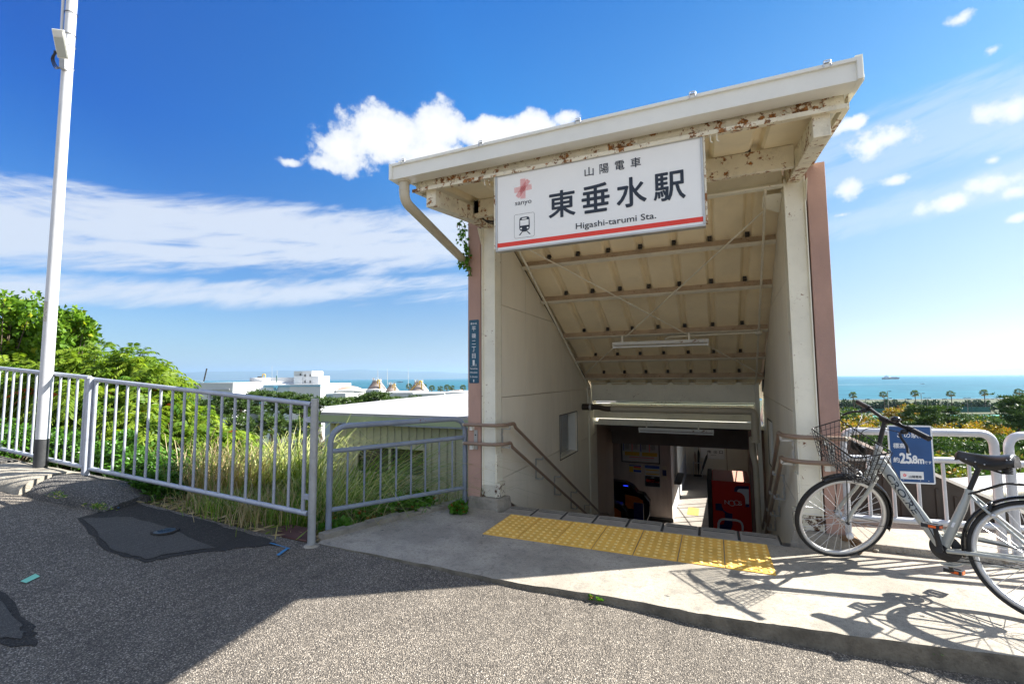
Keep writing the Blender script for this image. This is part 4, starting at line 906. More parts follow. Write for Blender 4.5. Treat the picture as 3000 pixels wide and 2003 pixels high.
for (x0, x1, z0, z1, mt) in ((-1.875, -1.485, -1.19, -1.115, 'bprint'), (-1.86, -1.50, -1.25, -1.22, 'yprint'), (-1.86, -1.50, -1.36, -1.33, 'yprint'), (-1.875, -1.485, -1.685, -1.40, 'ink'), (-1.86, -1.50, -1.58, -1.47, 'whitei')):
    part('print', MB().box(x0, x1, y_ - 0.002, y_, z0, z1), mt, t)
mb = MB(); ring = [V(-1.81 + 0.035 * math.cos(a), 13.656, -1.525 + 0.035 * math.sin(a)) for a in np.linspace(0, 2 * math.pi, 17)[:-1]]; mb.tube(ring, 0.006, 6, closed=True); mb.tube([ring[2], ring[10]], 0.006, 6); part('symbol', mb, 'red', t)
text('構内は', (-1.75, 13.6575, -1.518), X_, Z_, 0.038, 'red', t, width=0.14); text('終日禁煙です', (-1.75, 13.6575, -1.57), X_, Z_, 0.038, 'red', t, width=0.235)
text('お願い', (-1.72, 13.6575, -1.455), X_, Z_, 0.035, 'whitei', t)
t = board('door_phone', 'narrow beige wall box with dark blue face beside the no smoking notice', 'wall box', -1.41, -1.295, -1.45, -1.11, 13.675, 'pvc', 'pvc', 0.05, 0.02); part('face', MB().box(-1.405, -1.30, 13.622, 13.6245, -1.36, -1.20), 'navy', t)
# exit board on the back wall
t = board('exit_sign', 'grey south exit board on the far wall behind the umbrellas', 'sign', -0.62, 0.265, -1.93, -1.50, 20.575, 'alu', 'signw', 0.02, 0.004)
for i_, ch_ in enumerate('南出口'): text(ch_, (-0.34 + i_ * 0.21, 20.551, -1.71), X_, Z_, 0.115, 'ink', t, width=0.115, bold=0.01)
text('South Exit', (-0.24, 20.551, -1.79), X_, Z_, 0.034, 'ink', t, bold=0.01)
# umbrella stand
t = thing('umbrella_stand', 'metal umbrella stand at the end of the corridor', 'umbrella stand', (-0.74, 20.2, -2.6))
for x in (-0.89, -0.58):
    for y in (20.1, 20.35): part('leg', MB().tube([V(x, y, -2.6), V(x, y, -2.05)], 0.012, 6), 'chrome', t)
part('top_ring', MB().tube([V(-0.89, 20.1, -2.05), V(-0.58, 20.1, -2.05), V(-0.58, 20.35, -2.05), V(-0.89, 20.35, -2.05)], 0.012, 6, closed=True), 'chrome', t); part('tray', MB().box(-0.89, -0.58, 20.1, 20.35, -2.57, -2.55), 'dark', t)
for i, (x, dx_, h_, hc, lab) in enumerate(((-0.80, -0.02, 1.10, 'chrome', 'umbrella with pale hooked handle, leftmost in the stand'), (-0.72, 0.04, 1.18, 'rail', 'dark umbrella with brown hooked handle standing tallest in the stand'), (-0.64, 0.28, 1.02, 'dark', 'dark folded umbrella leaning out to the right of the stand'))):
    u_ = thing('umbrella', lab, 'umbrella', (x, 20.22, -2.55), 'umbrellas in the stand'); b_ = V(x, 20.22, -2.54); tp = V(x + dx_, 20.2, -2.54 + h_ - 0.18)
    part('canopy', MB().tube([b_, b_ * 0.7 + tp * 0.3, b_ * 0.15 + tp * 0.85, tp], [0.008, 0.035, 0.045, 0.012], 8), ('panelb', 'dark', 'dark')[i], u_)
    hk = [tp, tp + V(0, 0, 0.10)] + [tp + V(0.035 - 0.035 * math.cos(a), 0, 0.10 + 0.035 * math.sin(a)) for a in np.linspace(0.3, math.pi + 0.5, 7)]; part('handle', MB().tube(hk, 0.009, 6), hc, u_)
# vending machine seen from its side
vm = thing('vending_machine', 'tall red drinks vending machine seen from its printed side', 'vending machine', (0.23, 11.3, -2.6)); x0, x1, y0, y1 = -0.13, 0.595, 10.70, 11.92
part('body', MB().box(x0, x1, y0, y1, -2.55, -0.80), 'vred', vm, bev=0.01); part('front_door', MB().box(x0 - 0.09, x0 - 0.004, y0, y1, -2.55, -0.78), 'dark', vm); part('top_panel', MB().box(x0 + 0.02, x1 - 0.01, y0 + 0.01, y1 - 0.01, -0.799, -0.790), surf('pale_red_top', (0.48, 0.25, 0.19), 0.8, 0, 0.1, 12, 0, stretch=(1, 8, 1)), vm)  # top panel in a paler red than the body
for x in (x0 + 0.05, x1 - 0.05): part('foot', MB().cyl((x, y0 + 0.06, -2.6), (x, y0 + 0.06, -2.55), 0.025), 'dark', vm)
def vp(cx, cz):                      # print positions on the machine side
    q = PY(2060 + cx / 8.7125, 1380 + cz / 8.7125, y0 - 0.003); return q
def vpoly(pts, mt, d=0.0):
    part('print', MB().prism([vp(*p) - V(0, d, 0) for p in pts], V(0, 0.0015, 0)), mt, vm)
def arc(cx, cz, r, a0, a1, n=8): return [(cx + r * math.cos(math.radians(a)), cz - r * math.sin(math.radians(a))) for a in np.linspace(a0, a1, n)]
vpoly([(790, 520)] + arc(890, 470, 100, 180, 90) + [(1165, 378), (1165, 455), (940, 443)] + arc(940, 513, 70, 90, 180) + [(868, 522)], 'navy')
vpoly([(868, 522)] + arc(940, 515, 72, 180, 90) + [(1165, 455), (1172, 838), (1078, 835), (1072, 700)] + [(1050, 630), (990, 565), (930, 535)], 'whitei')
vpoly([(1078, 838), (1174, 838), (1174, 915), (1085, 912)], 'navy')
vpoly([(313, 815), (470, 825), (480, 900), (520, 985), (600, 1045), (680, 1068), (745, 1075), (750, 1215), (560, 1200), (552, 1060), (500, 1010), (313, 988)], 'navy')
vpoly([(425, 1360), (530, 1345), (556, 1240), (750, 1260), (745, 1400), (700, 1500), (420, 1470)], 'navy')
vpoly([(360, 1470), (362, 1320), (395, 1240), (460, 1200), (540, 1190), (850, 1215), (950, 1250), (1010, 1310), (1035, 1400), (1035, 1510), (985, 1510), (980, 1400), (950, 1320), (890, 1285), (800, 1268), (545, 1245), (470, 1260), (425, 1320), (418, 1470)], 'whitei', 0.0015)
p0 = vp(548, 832); p1 = vp(990, 862); text('N', p0, X_, Z_, 0.085, 'whitei', vm, width=0.085, thick=0.004)
for c_, rx in (((735, 812), 0.055), ((850, 800), 0.05)):
    q = vp(*c_); part('print', MB().tube([q + V(rx * math.cos(a), -0.004, (0.052 if rx > 0.052 else 0.045) * math.sin(a)) for a in np.linspace(0, 2 * math.pi, 20)[:-1]], 0.006, 4, closed=True), 'whitei', vm)
q = vp(900, 862); text('S', q, X_, Z_, 0.085, 'whitei', vm, width=0.065, thick=0.004)
# ticket gates
def gate(x, y, sc, label, lit):
    g = thing('ticket_gate', label, 'ticket gate', (x, y, -2.6), 'ticket gates')
    for nm_, pts, w_, mt in (('body', [(-1.6, 0), (-0.18, 0.0), (0, 0.40), (0.0, 0.72), (-0.14, 0.90), (-0.30, 0.93), (-0.42, 1.08), (-0.62, 1.17), (-1.6, 1.20)], 0.30, 'gloss'),):
        part(nm_, MB().prism([V(x + a * sc, y, -2.6 + b_ * sc) for a, b_ in pts], V(0, w_, 0)), mt, g, bev=0.02)
    part('orange_panel', MB().prism([V(x + a * sc, y - 0.006, -2.6 + b_ * sc) for a, b_ in ((-0.62, 0.50), (-0.22, 0.50), (-0.16, 0.56), (-0.16, 0.74), (-0.30, 0.82), (-0.62, 0.86))], V(0, 0.005, 0)), 'gateo', g)
    m_, k_, b_, o_ = newmat('blue_indicator'); b_.inputs['Base Color'].default_value = (0.01, 0.02, 0.4, 1); b_.inputs['Emission Color'].default_value = (0.02, 0.05, 1, 1); b_.inputs['Emission Strength'].default_value = 0.5
    part('indicator', MB().box(x - 0.66 * sc, x - 0.54 * sc, y - 0.004, y + 0.02, -2.6 + 1.075 * sc, -2.6 + 1.09 * sc), m_, g)
gate(-1.66, 12.75, 1.0, 'black ticket gate with orange side panel, the one farthest back', 0)
gate(-2.06, 11.75, 0.92, 'black ticket gate with orange side panel, the middle one', 0)
gate(-2.30, 11.0, 0.80, 'black rounded ticket gate nearest the stair foot', 0)
part('flap', MB().box(-1.93, -1.70, 11.9, 11.95, -2.2, -1.72), 'navy', [o for o in bpy.data.objects if o.name == 'ticket_gate.001'][0])
# fluorescent lamps (unlit)
def lamp(name_label, x0, x1, y, z, tubes=True):
    t = thing('fluorescent_lamp', name_label, 'lamp', ((x0 + x1) / 2, y, z))
    part('body', MB().prism([V(x0, y - 0.035, z - 0.045), V(x0, y + 0.035, z - 0.045), V(x0, y + 0.02, z), V(x0, y - 0.02, z)], V(x1 - x0, 0, 0)), 'lampbody', t, bev=0.004)
    part('tube', MB().tube([V(x0 + 0.02, y - 0.01, z - 0.072), V(x1 - 0.02, y - 0.01, z - 0.072)], 0.015, 12), 'tube', t)
    for x in (x0 + 0.006, x1 - 0.02): part('lamp_holder', MB().box(x, x + 0.014, y - 0.025, y + 0.02, z - 0.09, z - 0.04), 'white', t)
    for x in (x0 + 0.14, x1 - 0.24): part('hanger', MB().box(x - 0.012, x + 0.012, y - 0.004, y + 0.004, z, z + 0.085), 'flange', t)
lamp('white rust-edged tube lamp hanging under the stair roof', -1.31, -0.05, 6.62, 1.842)
lamp('rusty white tube lamp under the lower beam above the concourse', -1.28, -0.04, 8.66, 0.448)
# sensor light at the left bracket
t = thing('sensor_light', 'small grey box light with two clear heads on the left canopy bracket', 'light', (-2.1, 4.08, 3.05))
part('housing', MB().box(-2.149, -2.085, 4.02, 4.12, 2.98, 3.125), 'galvp', t, bev=0.006)
part('head', MB().box(-2.083, -1.99, 4.03, 4.11, 3.03, 3.12), 'pvc', t, bev=0.01); part('lens', MB().box(-2.075, -2.035, 4.025, 4.10, 2.975, 3.028), 'clear', t, bev=0.006); part('lens', MB().box(-2.03, -1.985, 4.025, 4.10, 2.965, 3.02), 'clear', t, bev=0.006)
for d_ in (0, 0.012, 0.03): part('cable', MB().tube(fillet([V(-2.12 + d_, 4.08, 2.985), V(-2.08 + d_, 4.10, 2.94 - d_), V(-1.98, 4.15, 2.92 - d_), V(-1.90, 4.30, 3.0)], 0.08), 0.006, 6), 'dark', t)
# downpipe from the gutter
mb = MB().tube(fillet([V(-2.405, 3.235, 3.06), V(-2.405, 3.235, 2.88), V(-2.50, 4.42, 2.66), V(-2.54, 4.75, 2.60)], 0.11, 8), 0.044, 18)
dp = part('rain_pipe', mb, 'pvc', st); part('collar', MB().tube([V(-2.405, 3.235, 3.056), V(-2.405, 3.235, 3.04)], 0.055, 18).tube([V(-2.405, 3.235, 2.975), V(-2.405, 3.235, 2.965)], 0.0465, 18), 'pvc', dp)

# ---------- station name sign
sg = thing('station_sign', 'large white station name board with red stripe hung under the canopy', 'sign', (-0.787, 3.33, 2.36))
SY = 3.300
part('panel', MB().box(-1.550, -0.024, SY, SY + 0.045, 2.362, 2.958), 'signw', sg)
mb = MB(); fw = 0.016
mb.box(-1.560, -0.014, SY - 0.008, SY + 0.05, 2.958, 2.972); mb.box(-1.560, -0.014, SY - 0.008, SY + 0.05, 2.348, 2.362); mb.box(-1.560, -1.545, SY - 0.008, SY + 0.05, 2.3625, 2.9575); mb.box(-0.029, -0.014, SY - 0.008, SY + 0.05, 2.3625, 2.9575)
part('frame', mb, 'alu', sg, bev=0.002)
for x in (-1.575, -0.012): part('hanging_angle', MB().box(x, x + 0.012, SY - 0.002, SY + 0.05, 2.37, 2.985), 'steelrust', sg)
for x in (0.035, 0.075, -1.66, -1.62): part('hook', MB().tube(fillet([V(x, SY, 2.97), V(x, SY, 2.92), V(x + 0.012, SY, 2.91)], 0.006), 0.005, 6), 'steelrust', sg)
def sp(cx, cy): return PY(1450 + cx / 3.614, 380 + cy / 3.614, SY)
def glyph(ch_, xl, xr, ybot, ytop, xm, mt, bold=0.0, off=0.0025):
    a = sp(xl, (ybot + ytop) / 2); b_ = sp(xr, (ybot + ytop) / 2); zb = sp(xm, ybot)[2]; zt_ = sp(xm, ytop)[2]
    text(ch_, V(a[0], SY, zb), X_, Z_, zt_ - zb, mt, sg, width=b_[0] - a[0], bold=bold, thick=off)
part('stripe', MB().box(-1.545, -0.029, SY - 0.0015, SY, 2.381, 2.415), 'red', sg)
for ch_, xl, xr, yb, yt, xm in (('山', 950, 1045, 492, 398, 1000), ('陽', 1108, 1205, 463, 362, 1155), ('電', 1272, 1370, 428, 330, 1320), ('車', 1437, 1545, 400, 297, 1490)): glyph(ch_, xl, xr, yb, yt, xm, 'ink', 0.012)
for ch_, xl, xr, yb, yt, xm in (('東', 573, 848, 922, 645, 710), ('垂', 922, 1210, 872, 577, 1068), ('水', 1292, 1600, 815, 510, 1435), ('駅', 1683, 2012, 745, 452, 1850)): glyph(ch_, xl, xr, yb, yt, xm, 'ink', 0.030)
a = sp(858, 1050); b_ = sp(1708, 942); text('Higashi-tarumi Sta.', V(a[0], SY, 0.5 * (sp(880, 1052)[2] + sp(1600, 952)[2])), X_, Z_, 0.046, 'ink', sg, width=b_[0] - a[0], bold=0.012, thick=0.0025)
a = sp(215, 800); b_ = sp(388, 775); text('sanyo', V(a[0], SY, sp(230, 802)[2]), X_, Z_, 0.040, 'ink', sg, width=b_[0] - a[0], bold=0.0, thick=0.0025)
lc = sp(297, 625); s_ = (sp(388, 615) - sp(203, 635))[0] / 2
mb = MB()
for ang, L_, n_, sp_ in ((90, 1.08, 7, 0.085), (3, 1.0, 6, 0.10), (52, 1.06, 6, 0.085)):
    a_ = math.radians(ang); d = V(math.cos(a_), 0, math.sin(a_)); q = V(-math.sin(a_), 0, math.cos(a_))
    for i in range(n_):
        o_ = q * (i - (n_ - 1) / 2) * sp_ * s_; c_ = V(lc[0], SY - 0.0022, lc[2]) + o_
        mb.obox(c_, d * s_ * L_, V(0, 0.0004, 0), q * 0.0010)
part('logo', mb, 'pinkink', sg)
def rr_poly(x0, x1, z0, z1, r, n=5):
    out = []
    for cx, cz, a0 in ((x1 - r, z1 - r, 0), (x0 + r, z1 - r, 90), (x0 + r, z0 + r, 180), (x1 - r, z0 + r, 270)):
        for a in np.linspace(a0, a0 + 90, n): out.append((cx + r * math.cos(math.radians(a)), cz + r * math.sin(math.radians(a))))
    return out
tl, br = sp(205, 905), sp(420, 1125); x0, x1, z1, z0 = tl[0], br[0], tl[2], br[2]
mb = MB().tube([V(x, SY - 0.001, z) for x, z in rr_poly(x0, x1, z0, z1, 0.013)], 0.0009, 4, closed=True); part('pictogram_border', mb, 'ink', sg)
W_ = x1 - x0; H_ = z1 - z0
def ppt(u, v, d=0.0016): return V(x0 + u * W_, SY - d, z0 + v * H_)
def pp_(pts, mt, d): part('pictogram', MB().prism([ppt(u, v, d) for u, v in pts], V(0, 0.0008, 0)), mt, sg)
pp_([(0.25, 0.42), (0.27, 0.34), (0.33, 0.29), (0.38, 0.28), (0.40, 0.24), (0.62, 0.24), (0.64, 0.28), (0.69, 0.29), (0.75, 0.34), (0.77, 0.42), (0.76, 0.78), (0.72, 0.84), (0.64, 0.86), (0.38, 0.86), (0.30, 0.84), (0.26, 0.78)], 'ink', 0.0016)
pp_([(0.30, 0.50), (0.72, 0.50), (0.72, 0.73), (0.30, 0.73)], 'signw', 0.0028); pp_([(0.39, 0.765), (0.62, 0.765), (0.62, 0.815), (0.39, 0.815)], 'signw', 0.0028)
for u in (0.345, 0.67): pp_([(u + 0.045 * math.cos(a), 0.385 + 0.038 * math.sin(a)) for a in np.linspace(0, 2 * math.pi, 13)[:-1]], 'signw', 0.0028)
pp_([(0.38, 0.255), (0.43, 0.255), (0.29, 0.11), (0.22, 0.11)], 'ink', 0.0016); pp_([(0.60, 0.255), (0.65, 0.255), (0.81, 0.11), (0.74, 0.11)], 'ink', 0.0016)

# ---------- street plate on the pink wall
pl = thing('address_plate', 'tall narrow dark blue street address plate on the pink wall', 'sign', (-2.37, 4.447, 1.295)); PYY = 4.446
part('plate', MB().prism([V(x, PYY, z) for x, z in rr_poly(-2.428, -2.310, 1.296, 1.980, 0.012)], V(0, 0.003, 0)), 'blue2', pl)
def pt_(cy): return PY(1390, 920 + cy / 7.127, PYY)[2]
xm = -2.371
for ch_, a, b_, hw in (('平', 355, 255, 0.048), ('磯', 500, 402, 0.048), ('二', 628, 550, 0.046), ('丁', 782, 678, 0.048), ('目', 920, 820, 0.042)):
    text(ch_, V(xm, PYY, pt_(a)), X_, Z_, pt_(b_) - pt_(a), 'whitei', pl, width=hw, align='CENTER', bold=0.012, thick=0.0015)
text('垂水区', V(xm, PYY, pt_(216)), X_, Z_, 0.020, 'whitei', pl, width=0.078, align='CENTER', bold=0.03, thick=0.0015)
text('1', V(xm - 0.002, PYY, pt_(1065)), X_, Z_, 0.058, 'whitei', pl, width=0.020, align='CENTER', bold=0.04, thick=0.0015); text('号', V(xm + 0.025, PYY, pt_(1078)), X_, Z_, 0.018, 'whitei', pl, width=0.014, align='CENTER', bold=0.02, thick=0.0015)
part('underline', MB().box(xm - 0.034, xm + 0.034, PYY - 0.0015, PYY, pt_(1087), pt_(1083)), 'whitei', pl)
for s__, a, hw in (('Tarumi-ku', 1152, 0.088), ('Hiraiso', 1232, 0.088), ('2 chome', 1322, 0.088), ('1', 1415, 0.010)):
    text(s__, V(xm - 0.001, PYY, pt_(a)), X_, Z_, 0.020 if len(s__) > 1 else 0.028, 'whitei', pl, width=hw, align='CENTER', bold=0.02, thick=0.0015)
for x in (-2.416, -2.322):
    for z in (1.315, 1.960): part('screw', MB().cyl((x, PYY, z), (x, PYY - 0.003, z), 0.0045, 8), 'dark', pl)

# ---------- double handrails
def handrail(label, side):
    X1 = -2.02 if side < 0 else 0.50; xo = -2.455 if side < 0 else 0.915; nx = -side
    t = thing('handrail', label, 'handrail', (X1, 4.4, 0), 'stair handrails')
    for zz, dyy in ((0.86, 0.0), (0.665, 0.0)):
        yb = 4.72 if zz > 0.8 else 4.62
        pts = [V(xo, 4.385, zz), V(X1 + side * 0.10, 4.385, zz), V(X1, 4.47, zz), V(X1, yb, zz - 0.005), V(X1, yb + 0.03, zz - 0.05)]
        sl_ = -0.492; y_end = 8.72
        pts += [V(X1 if side < 0 else XR(y_end) - 0.10, y_end, zz - 0.05 + sl_ * (y_end - yb - 0.03)), V((X1 if side < 0 else XR(y_end) - 0.10) - side * 0.08, y_end + 0.25, zz - 0.09 + sl_ * (y_end - yb)), V((X1 if side < 0 else XR(y_end) - 0.10) - side * 0.08, 9.9, zz - 0.09 + sl_ * (9.9 - yb))]
        part('rail', MB().tube(fillet(pts, 0.07, 5), 0.018, 14), 'rail', t)
        part('rail_end', MB().tube([V(xo - 0.0, 4.385, zz), V(xo + side * 0.012, 4.385, zz), V(xo + side * 0.022, 4.385, zz)], [0.0195, 0.018, 0.008], 12), 'pvc', t)
    ys = [4.50, 5.62, 6.35, 7.15, 7.95, 8.62]
    for y in [4.60] + ys[1:]:
        zu = 0.86 if y < 4.7 else 0.81 - 0.492 * (y - 4.75); zl = 0.665 if y < 4.65 else 0.615 - 0.492 * (y - 4.65)
        xw = XL + 0.012 if side < 0 else XR(y) - 0.012; xr_ = X1 if side < 0 else (X1 if y < 5 else X1 + (XR(8.72) - 0.10 - X1) * (y - 4.7) / 4.0)
        zm = (zu + zl) / 2
        mb = MB()
        for zr_, sgn in ((zu, 1), (zl, -1)):
            p_ = [V(xr_, y, zr_ - 0.016), V(xr_, y, zr_ - 0.055), V(xw, y, zr_ - 0.055), V(xw, y, zm if sgn > 0 else zr_ - 0.055 + 0.12)]
            for a, b_ in zip(p_[:-1], p_[1:]): mb.beam(a, b_, 0.018, 0.006, (0, 1, 0))
        mb.box(min(xw, xw + side * 0.008), max(xw, xw + side * 0.008), y - 0.012, y + 0.012, zl - 0.06, zu - 0.05)
        part('bracket', mb, 'alu', t)
    xq = -2.345 if side < 0 else 0.83
    for z0_, z1_ in ((0.60, 0.655), (0.80, 0.85)): part('clamp', MB().box(xq - 0.055, xq - 0.02, 4.40, 4.448, z0_ if side < 0 else z0_ - 0.0, z1_), 'white', t)
    part('bracket_plate', MB().box(xq - 0.02, xq + 0.02, 4.436, 4.4485, 0.60, 0.80), 'alu', t); part('screw', MB().cyl((xq, 4.435, 0.75), (xq, 4.43, 0.75), 0.008, 8), 'dark', t)
handrail('brown double handrail along the left stair wall', -1); handrail('brown double handrail along the right stair wall', 1)

# ================================================================== RAILINGS
def long_panel(label, pL, pR, n, nm_='railing_panel'):
    """pL / pR = (x, y, z bottom rail, z top rail) of the end stiles"""
    a = V(*pL[:3]); b_ = V(*pR[:3]); ta = V(pL[0], pL[1], pL[3]); tb = V(pR[0], pR[1], pR[3]); d = nrm(b_ - a); d2 = nrm(tb - ta)
    t = thing('railing', label, 'railing', a, 'grey roadside railing')
    part('top_rail', MB().tube([ta - d2 * 0.045, tb + d2 * 0.055], 0.0215, 14), 'galv', t); part('bottom_rail', MB().tube([a - d * 0.045, b_ + d * 0.045], 0.0205, 12), 'galv', t)
    for q, r in ((a, ta), (b_, tb)): part('stile', MB().tube([q, r], 0.0165, 10), 'galv', t)
    pk = MB().tube([V(0, 0, 0), V(0, 0, 1)], 0.0118, 8, cap=False).mesh('picket'); pk.materials.append(M_['galv'])
    for i in range(1, n + 1):
        f = i / (n + 1); q = a + (b_ - a) * f; r = ta + (tb - ta) * f; piece('picket', pk, q, t, scale=(1, 1, r[2] - q[2]))
    for q, r in ((ta, -1), (tb, 1)):
        for z_ in (-0.13, -0.76): part('clip', MB().obox(q + d * r * 0.035 + V(0, 0, z_), d * 0.035, V(0, 0.012, 0), V(0, 0, 0.02)), 'galv', t)
    return t
long_panel('grey picket railing panel between the far post and the leaning end post', (-5.795, 2.697, 0.468, 1.361), (-3.163, 2.935, 0.252, 1.146), 16)
long_panel('grey picket railing panel behind the white lamp pole at the left edge', (-8.50, 2.51, 0.690, 1.575), (-5.885, 2.655, 0.492, 1.385), 17)
t = thing('railing_post', 'galvanised round post at the right end of the long railing', 'post', (-3.097, 2.961, 0), 'railing posts'); pt0 = G(912, 1597, 0.0); tp_ = V(pt0[0] - 0.0, pt0[1], 1.19)
part('tube', MB().tube([V(pt0[0], pt0[1], -0.1), tp_], 0.031, 18), 'galvp', t); part('footing', MB().lathe((pt0[0], pt0[1], -0.01), Z_, [(0.0, 0.022), (0.045, 0.02), (0.075, 0.0)], 14), 'plinth', t)
t = thing('railing_post', 'grey post joining the two long railing panels near the lamp pole', 'post', (-5.84, 2.665, 0.2), 'railing posts')
part('tube', MB().box(-5.87, -5.81, 2.645, 2.70, 0.15, 1.385), 'galv', t, bev=0.012)
# short rounded railing on the apron edge
def loop_rail(name, label, A, B, zt, zm, zl, nb, r, rad, mat, z0=(0, 0), rb=0.0095, group=None):
    A = V(A[0], A[1], 0); B = V(B[0], B[1], 0); t = thing(name, label, 'railing', A + Z_ * z0[0], group)
    part('frame', MB().tube([A + Z_ * (z0[0] - 0.05)] + fillet([A + Z_ * (z0[0] + 0.1), A + Z_ * zt[0], B + Z_ * zt[1], B + Z_ * (z0[1] + 0.1)], rad, 9) + [B + Z_ * (z0[1] - 0.05)], r, 16), mat, t)
    for z_ in (zm, zl): part('cross_rail', MB().tube([A + Z_ * z_[0], B + Z_ * z_[1]], r * 0.80, 12), mat, t)
    for i in range(1, nb + 1):
        f = i / (nb + 1); q = A + (B - A) * f; part('baluster', MB().tube([q + Z_ * (zl[0] + (zl[1] - zl[0]) * f), q + Z_ * (zm[0] + (zm[1] - zm[0]) * f)], rb, 8), mat, t)
    return t
loop_rail('short_railing', 'blue-grey tubular railing with rounded corners left of the entrance', (-3.174, 3.231), (-2.5, 4.483), (0.924, 0.918), (0.706, 0.714), (0.195, 0.18), 8, 0.026, 0.17, 'bluegrey')
ra, rb_ = G(2486, 1588, 0.055), G(2939, 1621, 0.055); dirR = nrm(V(rb_[0] - ra[0], rb_[1] - ra[1], 0))
M_['galvr'] = surf('galvanised_right_railing', (0.50, 0.52, 0.56), 0.42, 0.3, 0.10, 5, 0.12, 80, rust=0.17, rs=22, grime=0.08)
loop_rail('short_railing', 'light grey tubular railing behind the bicycle carrying the blue sign', ra[:2], rb_[:2], (0.914, 0.916), (0.705, 0.712), (0.250, 0.245), 5, 0.0285, 0.10, 'galvr', (0.055, 0.055), 0.0125)
rc_ = V(rb_[0], rb_[1], 0) + dirR * 0.085; rd_ = rc_ + dirR * 0.96
loop_rail('short_railing', 'light grey tubular railing cut off by the right edge of the view', rc_[:2], rd_[:2], (0.905, 0.905), (0.70, 0.70), (0.24, 0.24), 5, 0.0285, 0.10, 'galvr', (0.055, 0.055), 0.0125)
# elevation sign on it
nf = np.cross(dirR, Z_)                      # towards the road
def SF(x, y, off=0.0): 
    n_ = nf; p0 = V(ra[0], ra[1], 0) + nf * (0.032 + off); d = ray(x, y); return CO + d * (((p0 - CO) @ n_) / (d @ n_))
tl = SF(2598, 1244.5); br = SF(2741.5, 1418.5)
def uz(p): return float((p - tl) @ dirR), float(p[2])
u1, zb = uz(br); zt = tl[2]
es = thing('elevation_sign', 'dark blue sign with white rim giving the height above sea level on the railing', 'sign', tl)
def on(u, z, d=0.0): return V(tl[0], tl[1], 0) + dirR * u + Z_ * z + nf * d
def epl(x0, x1, z0, z1, r, d, mt, nm_): part(nm_, MB().prism([on(u, z, d) for u, z in rr_poly(x0, x1, z0, z1, r)], nf * 0.002), mt, es)
epl(0, u1, zb, zt, 0.012, 0.0, 'whitei', 'backing'); epl(0.011, u1 - 0.011, zb + 0.011, zt - 0.011, 0.003, 0.0022, 'blue', 'face')
def ec(cx, cy): return uz(SF(2440 + cx / 6.272, 1200 + cy / 6.272))
def etext(s__, x0, x1, yb, yt, bold=0.02, mt='whitei', sp_=1.0):
    a = ec(x0, yb); b_ = ec(x1, yb); c_ = ec(x0, yt); text(s__, on(a[0], (a[1] + b_[1]) / 2, 0.0042), dirR, Z_, c_[1] - a[1], mt, es, width=b_[0] - a[0], bold=bold, thick=0.0006)
etext('この駅は', 1178, 1706, 515, 425, 0.02); etext('標高', 1105, 1320, 703, 610, 0.03); etext('約', 1110, 1222, 962, 868, 0.04)
etext('25', 1235, 1440, 975, 787, 0.06); etext('.', 1446, 1465, 978, 800, 0.05); etext('8', 1468, 1545, 978, 832, 0.06); etext('m', 1560, 1668, 985, 855, 0.05); etext('です', 1675, 1808, 992, 940, 0.04)
a = ec(1238, 1262); b_ = ec(1655, 1138); epl(a[0], b_[0], a[1], b_[1], 0.001, 0.0045, 'whitei', 'label')
c_ = ec(1312, 1195)
for k_ in range(5):
    a_ = math.radians(90 + 72 * k_); r_ = 0.0075; part('blossom', MB().prism([on(c_[0] + r_ * math.cos(a_) + 0.0048 * math.cos(q), c_[1] + r_ * math.sin(a_) + 0.0048 * math.sin(q), 0.0068) for q in np.linspace(0, 2 * math.pi, 9)[:-1]], nf * 0.0006), 'pinkink', es)
a = ec(1388, 1245); b_ = ec(1625, 1245); c2_ = ec(1388, 1197); text('山陽電車', on(a[0], a[1], 0.0075), dirR, Z_, c2_[1] - a[1], 'ink', es, width=b_[0] - a[0], bold=0.02)
for cx_c, cy_c in ((1825, 325), (1825, 520), (1295, 1280), (1605, 1298), (1757, 1308)):
    q = ec(cx_c, cy_c); part('screw', MB().lathe(on(q[0], q[1], 0.004), nf, [(0.0035, 0.0), (0.0028, 0.002), (0, 0.0025)], 8), 'chrome', es)

# ================================================================== LAMP POLE
pa = G(118, 1366, 0.47); Dp = float(pa @ F0); pb = PD(211, 0, Dp); up_ = (pb - pa); ptop = pa + up_ * 1.25
lp = thing('lamp_pole', 'tall white street lamp pole with black base standing in front of the railing', 'lamp pole', pa)
part('shaft', MB().tube([pa + up_ * 0.055, pa + up_ * 0.5, ptop], [0.055, 0.0515, 0.046], 22), 'pole', lp); part('base_sleeve', MB().tube([pa - Z_ * 0.1, pa + up_ * 0.055], 0.0575, 22), surf('black_sleeve', (0.035, 0.037, 0.04), 0.55, 0, 0.3, 8, 0.2), lp)
def at_y(y): return pa + up_ * float(np.interp(y, [0, 1366], [1, 0])) if False else PD(118 + (211 - 118) * (1366 - y) / 1366, y, Dp)
q0, q1 = at_y(943), at_y(885)
sd_ = nrm(-F0 * 0.8 - R0 * 0.45)
mb = MB()
for i in range(6):
    a0 = math.radians(200 + 14 * i) ; a1 = math.radians(200 + 14 * (i + 1))
    mb.add([q0 + R0 * 0.0545 * math.cos(a0) + F0 * 0.0545 * math.sin(a0), q0 + R0 * 0.0545 * math.cos(a1) + F0 * 0.0545 * math.sin(a1), q1 + R0 * 0.0545 * math.cos(a1) + F0 * 0.0545 * math.sin(a1), q1 + R0 * 0.0545 * math.cos(a0) + F0 * 0.0545 * math.sin(a0)], [(0, 1, 2, 3)])
part('label_sticker', mb, surf('faded_sticker', (0.55, 0.52, 0.47), 0.7, 0, 0.5, 90, 0, grime=0.6), lp)
part('side_pipe', MB().tube([PD(178, 135, Dp - 0.03), PD(188, -60, Dp - 0.02)], 0.0135, 10), 'pole', lp)
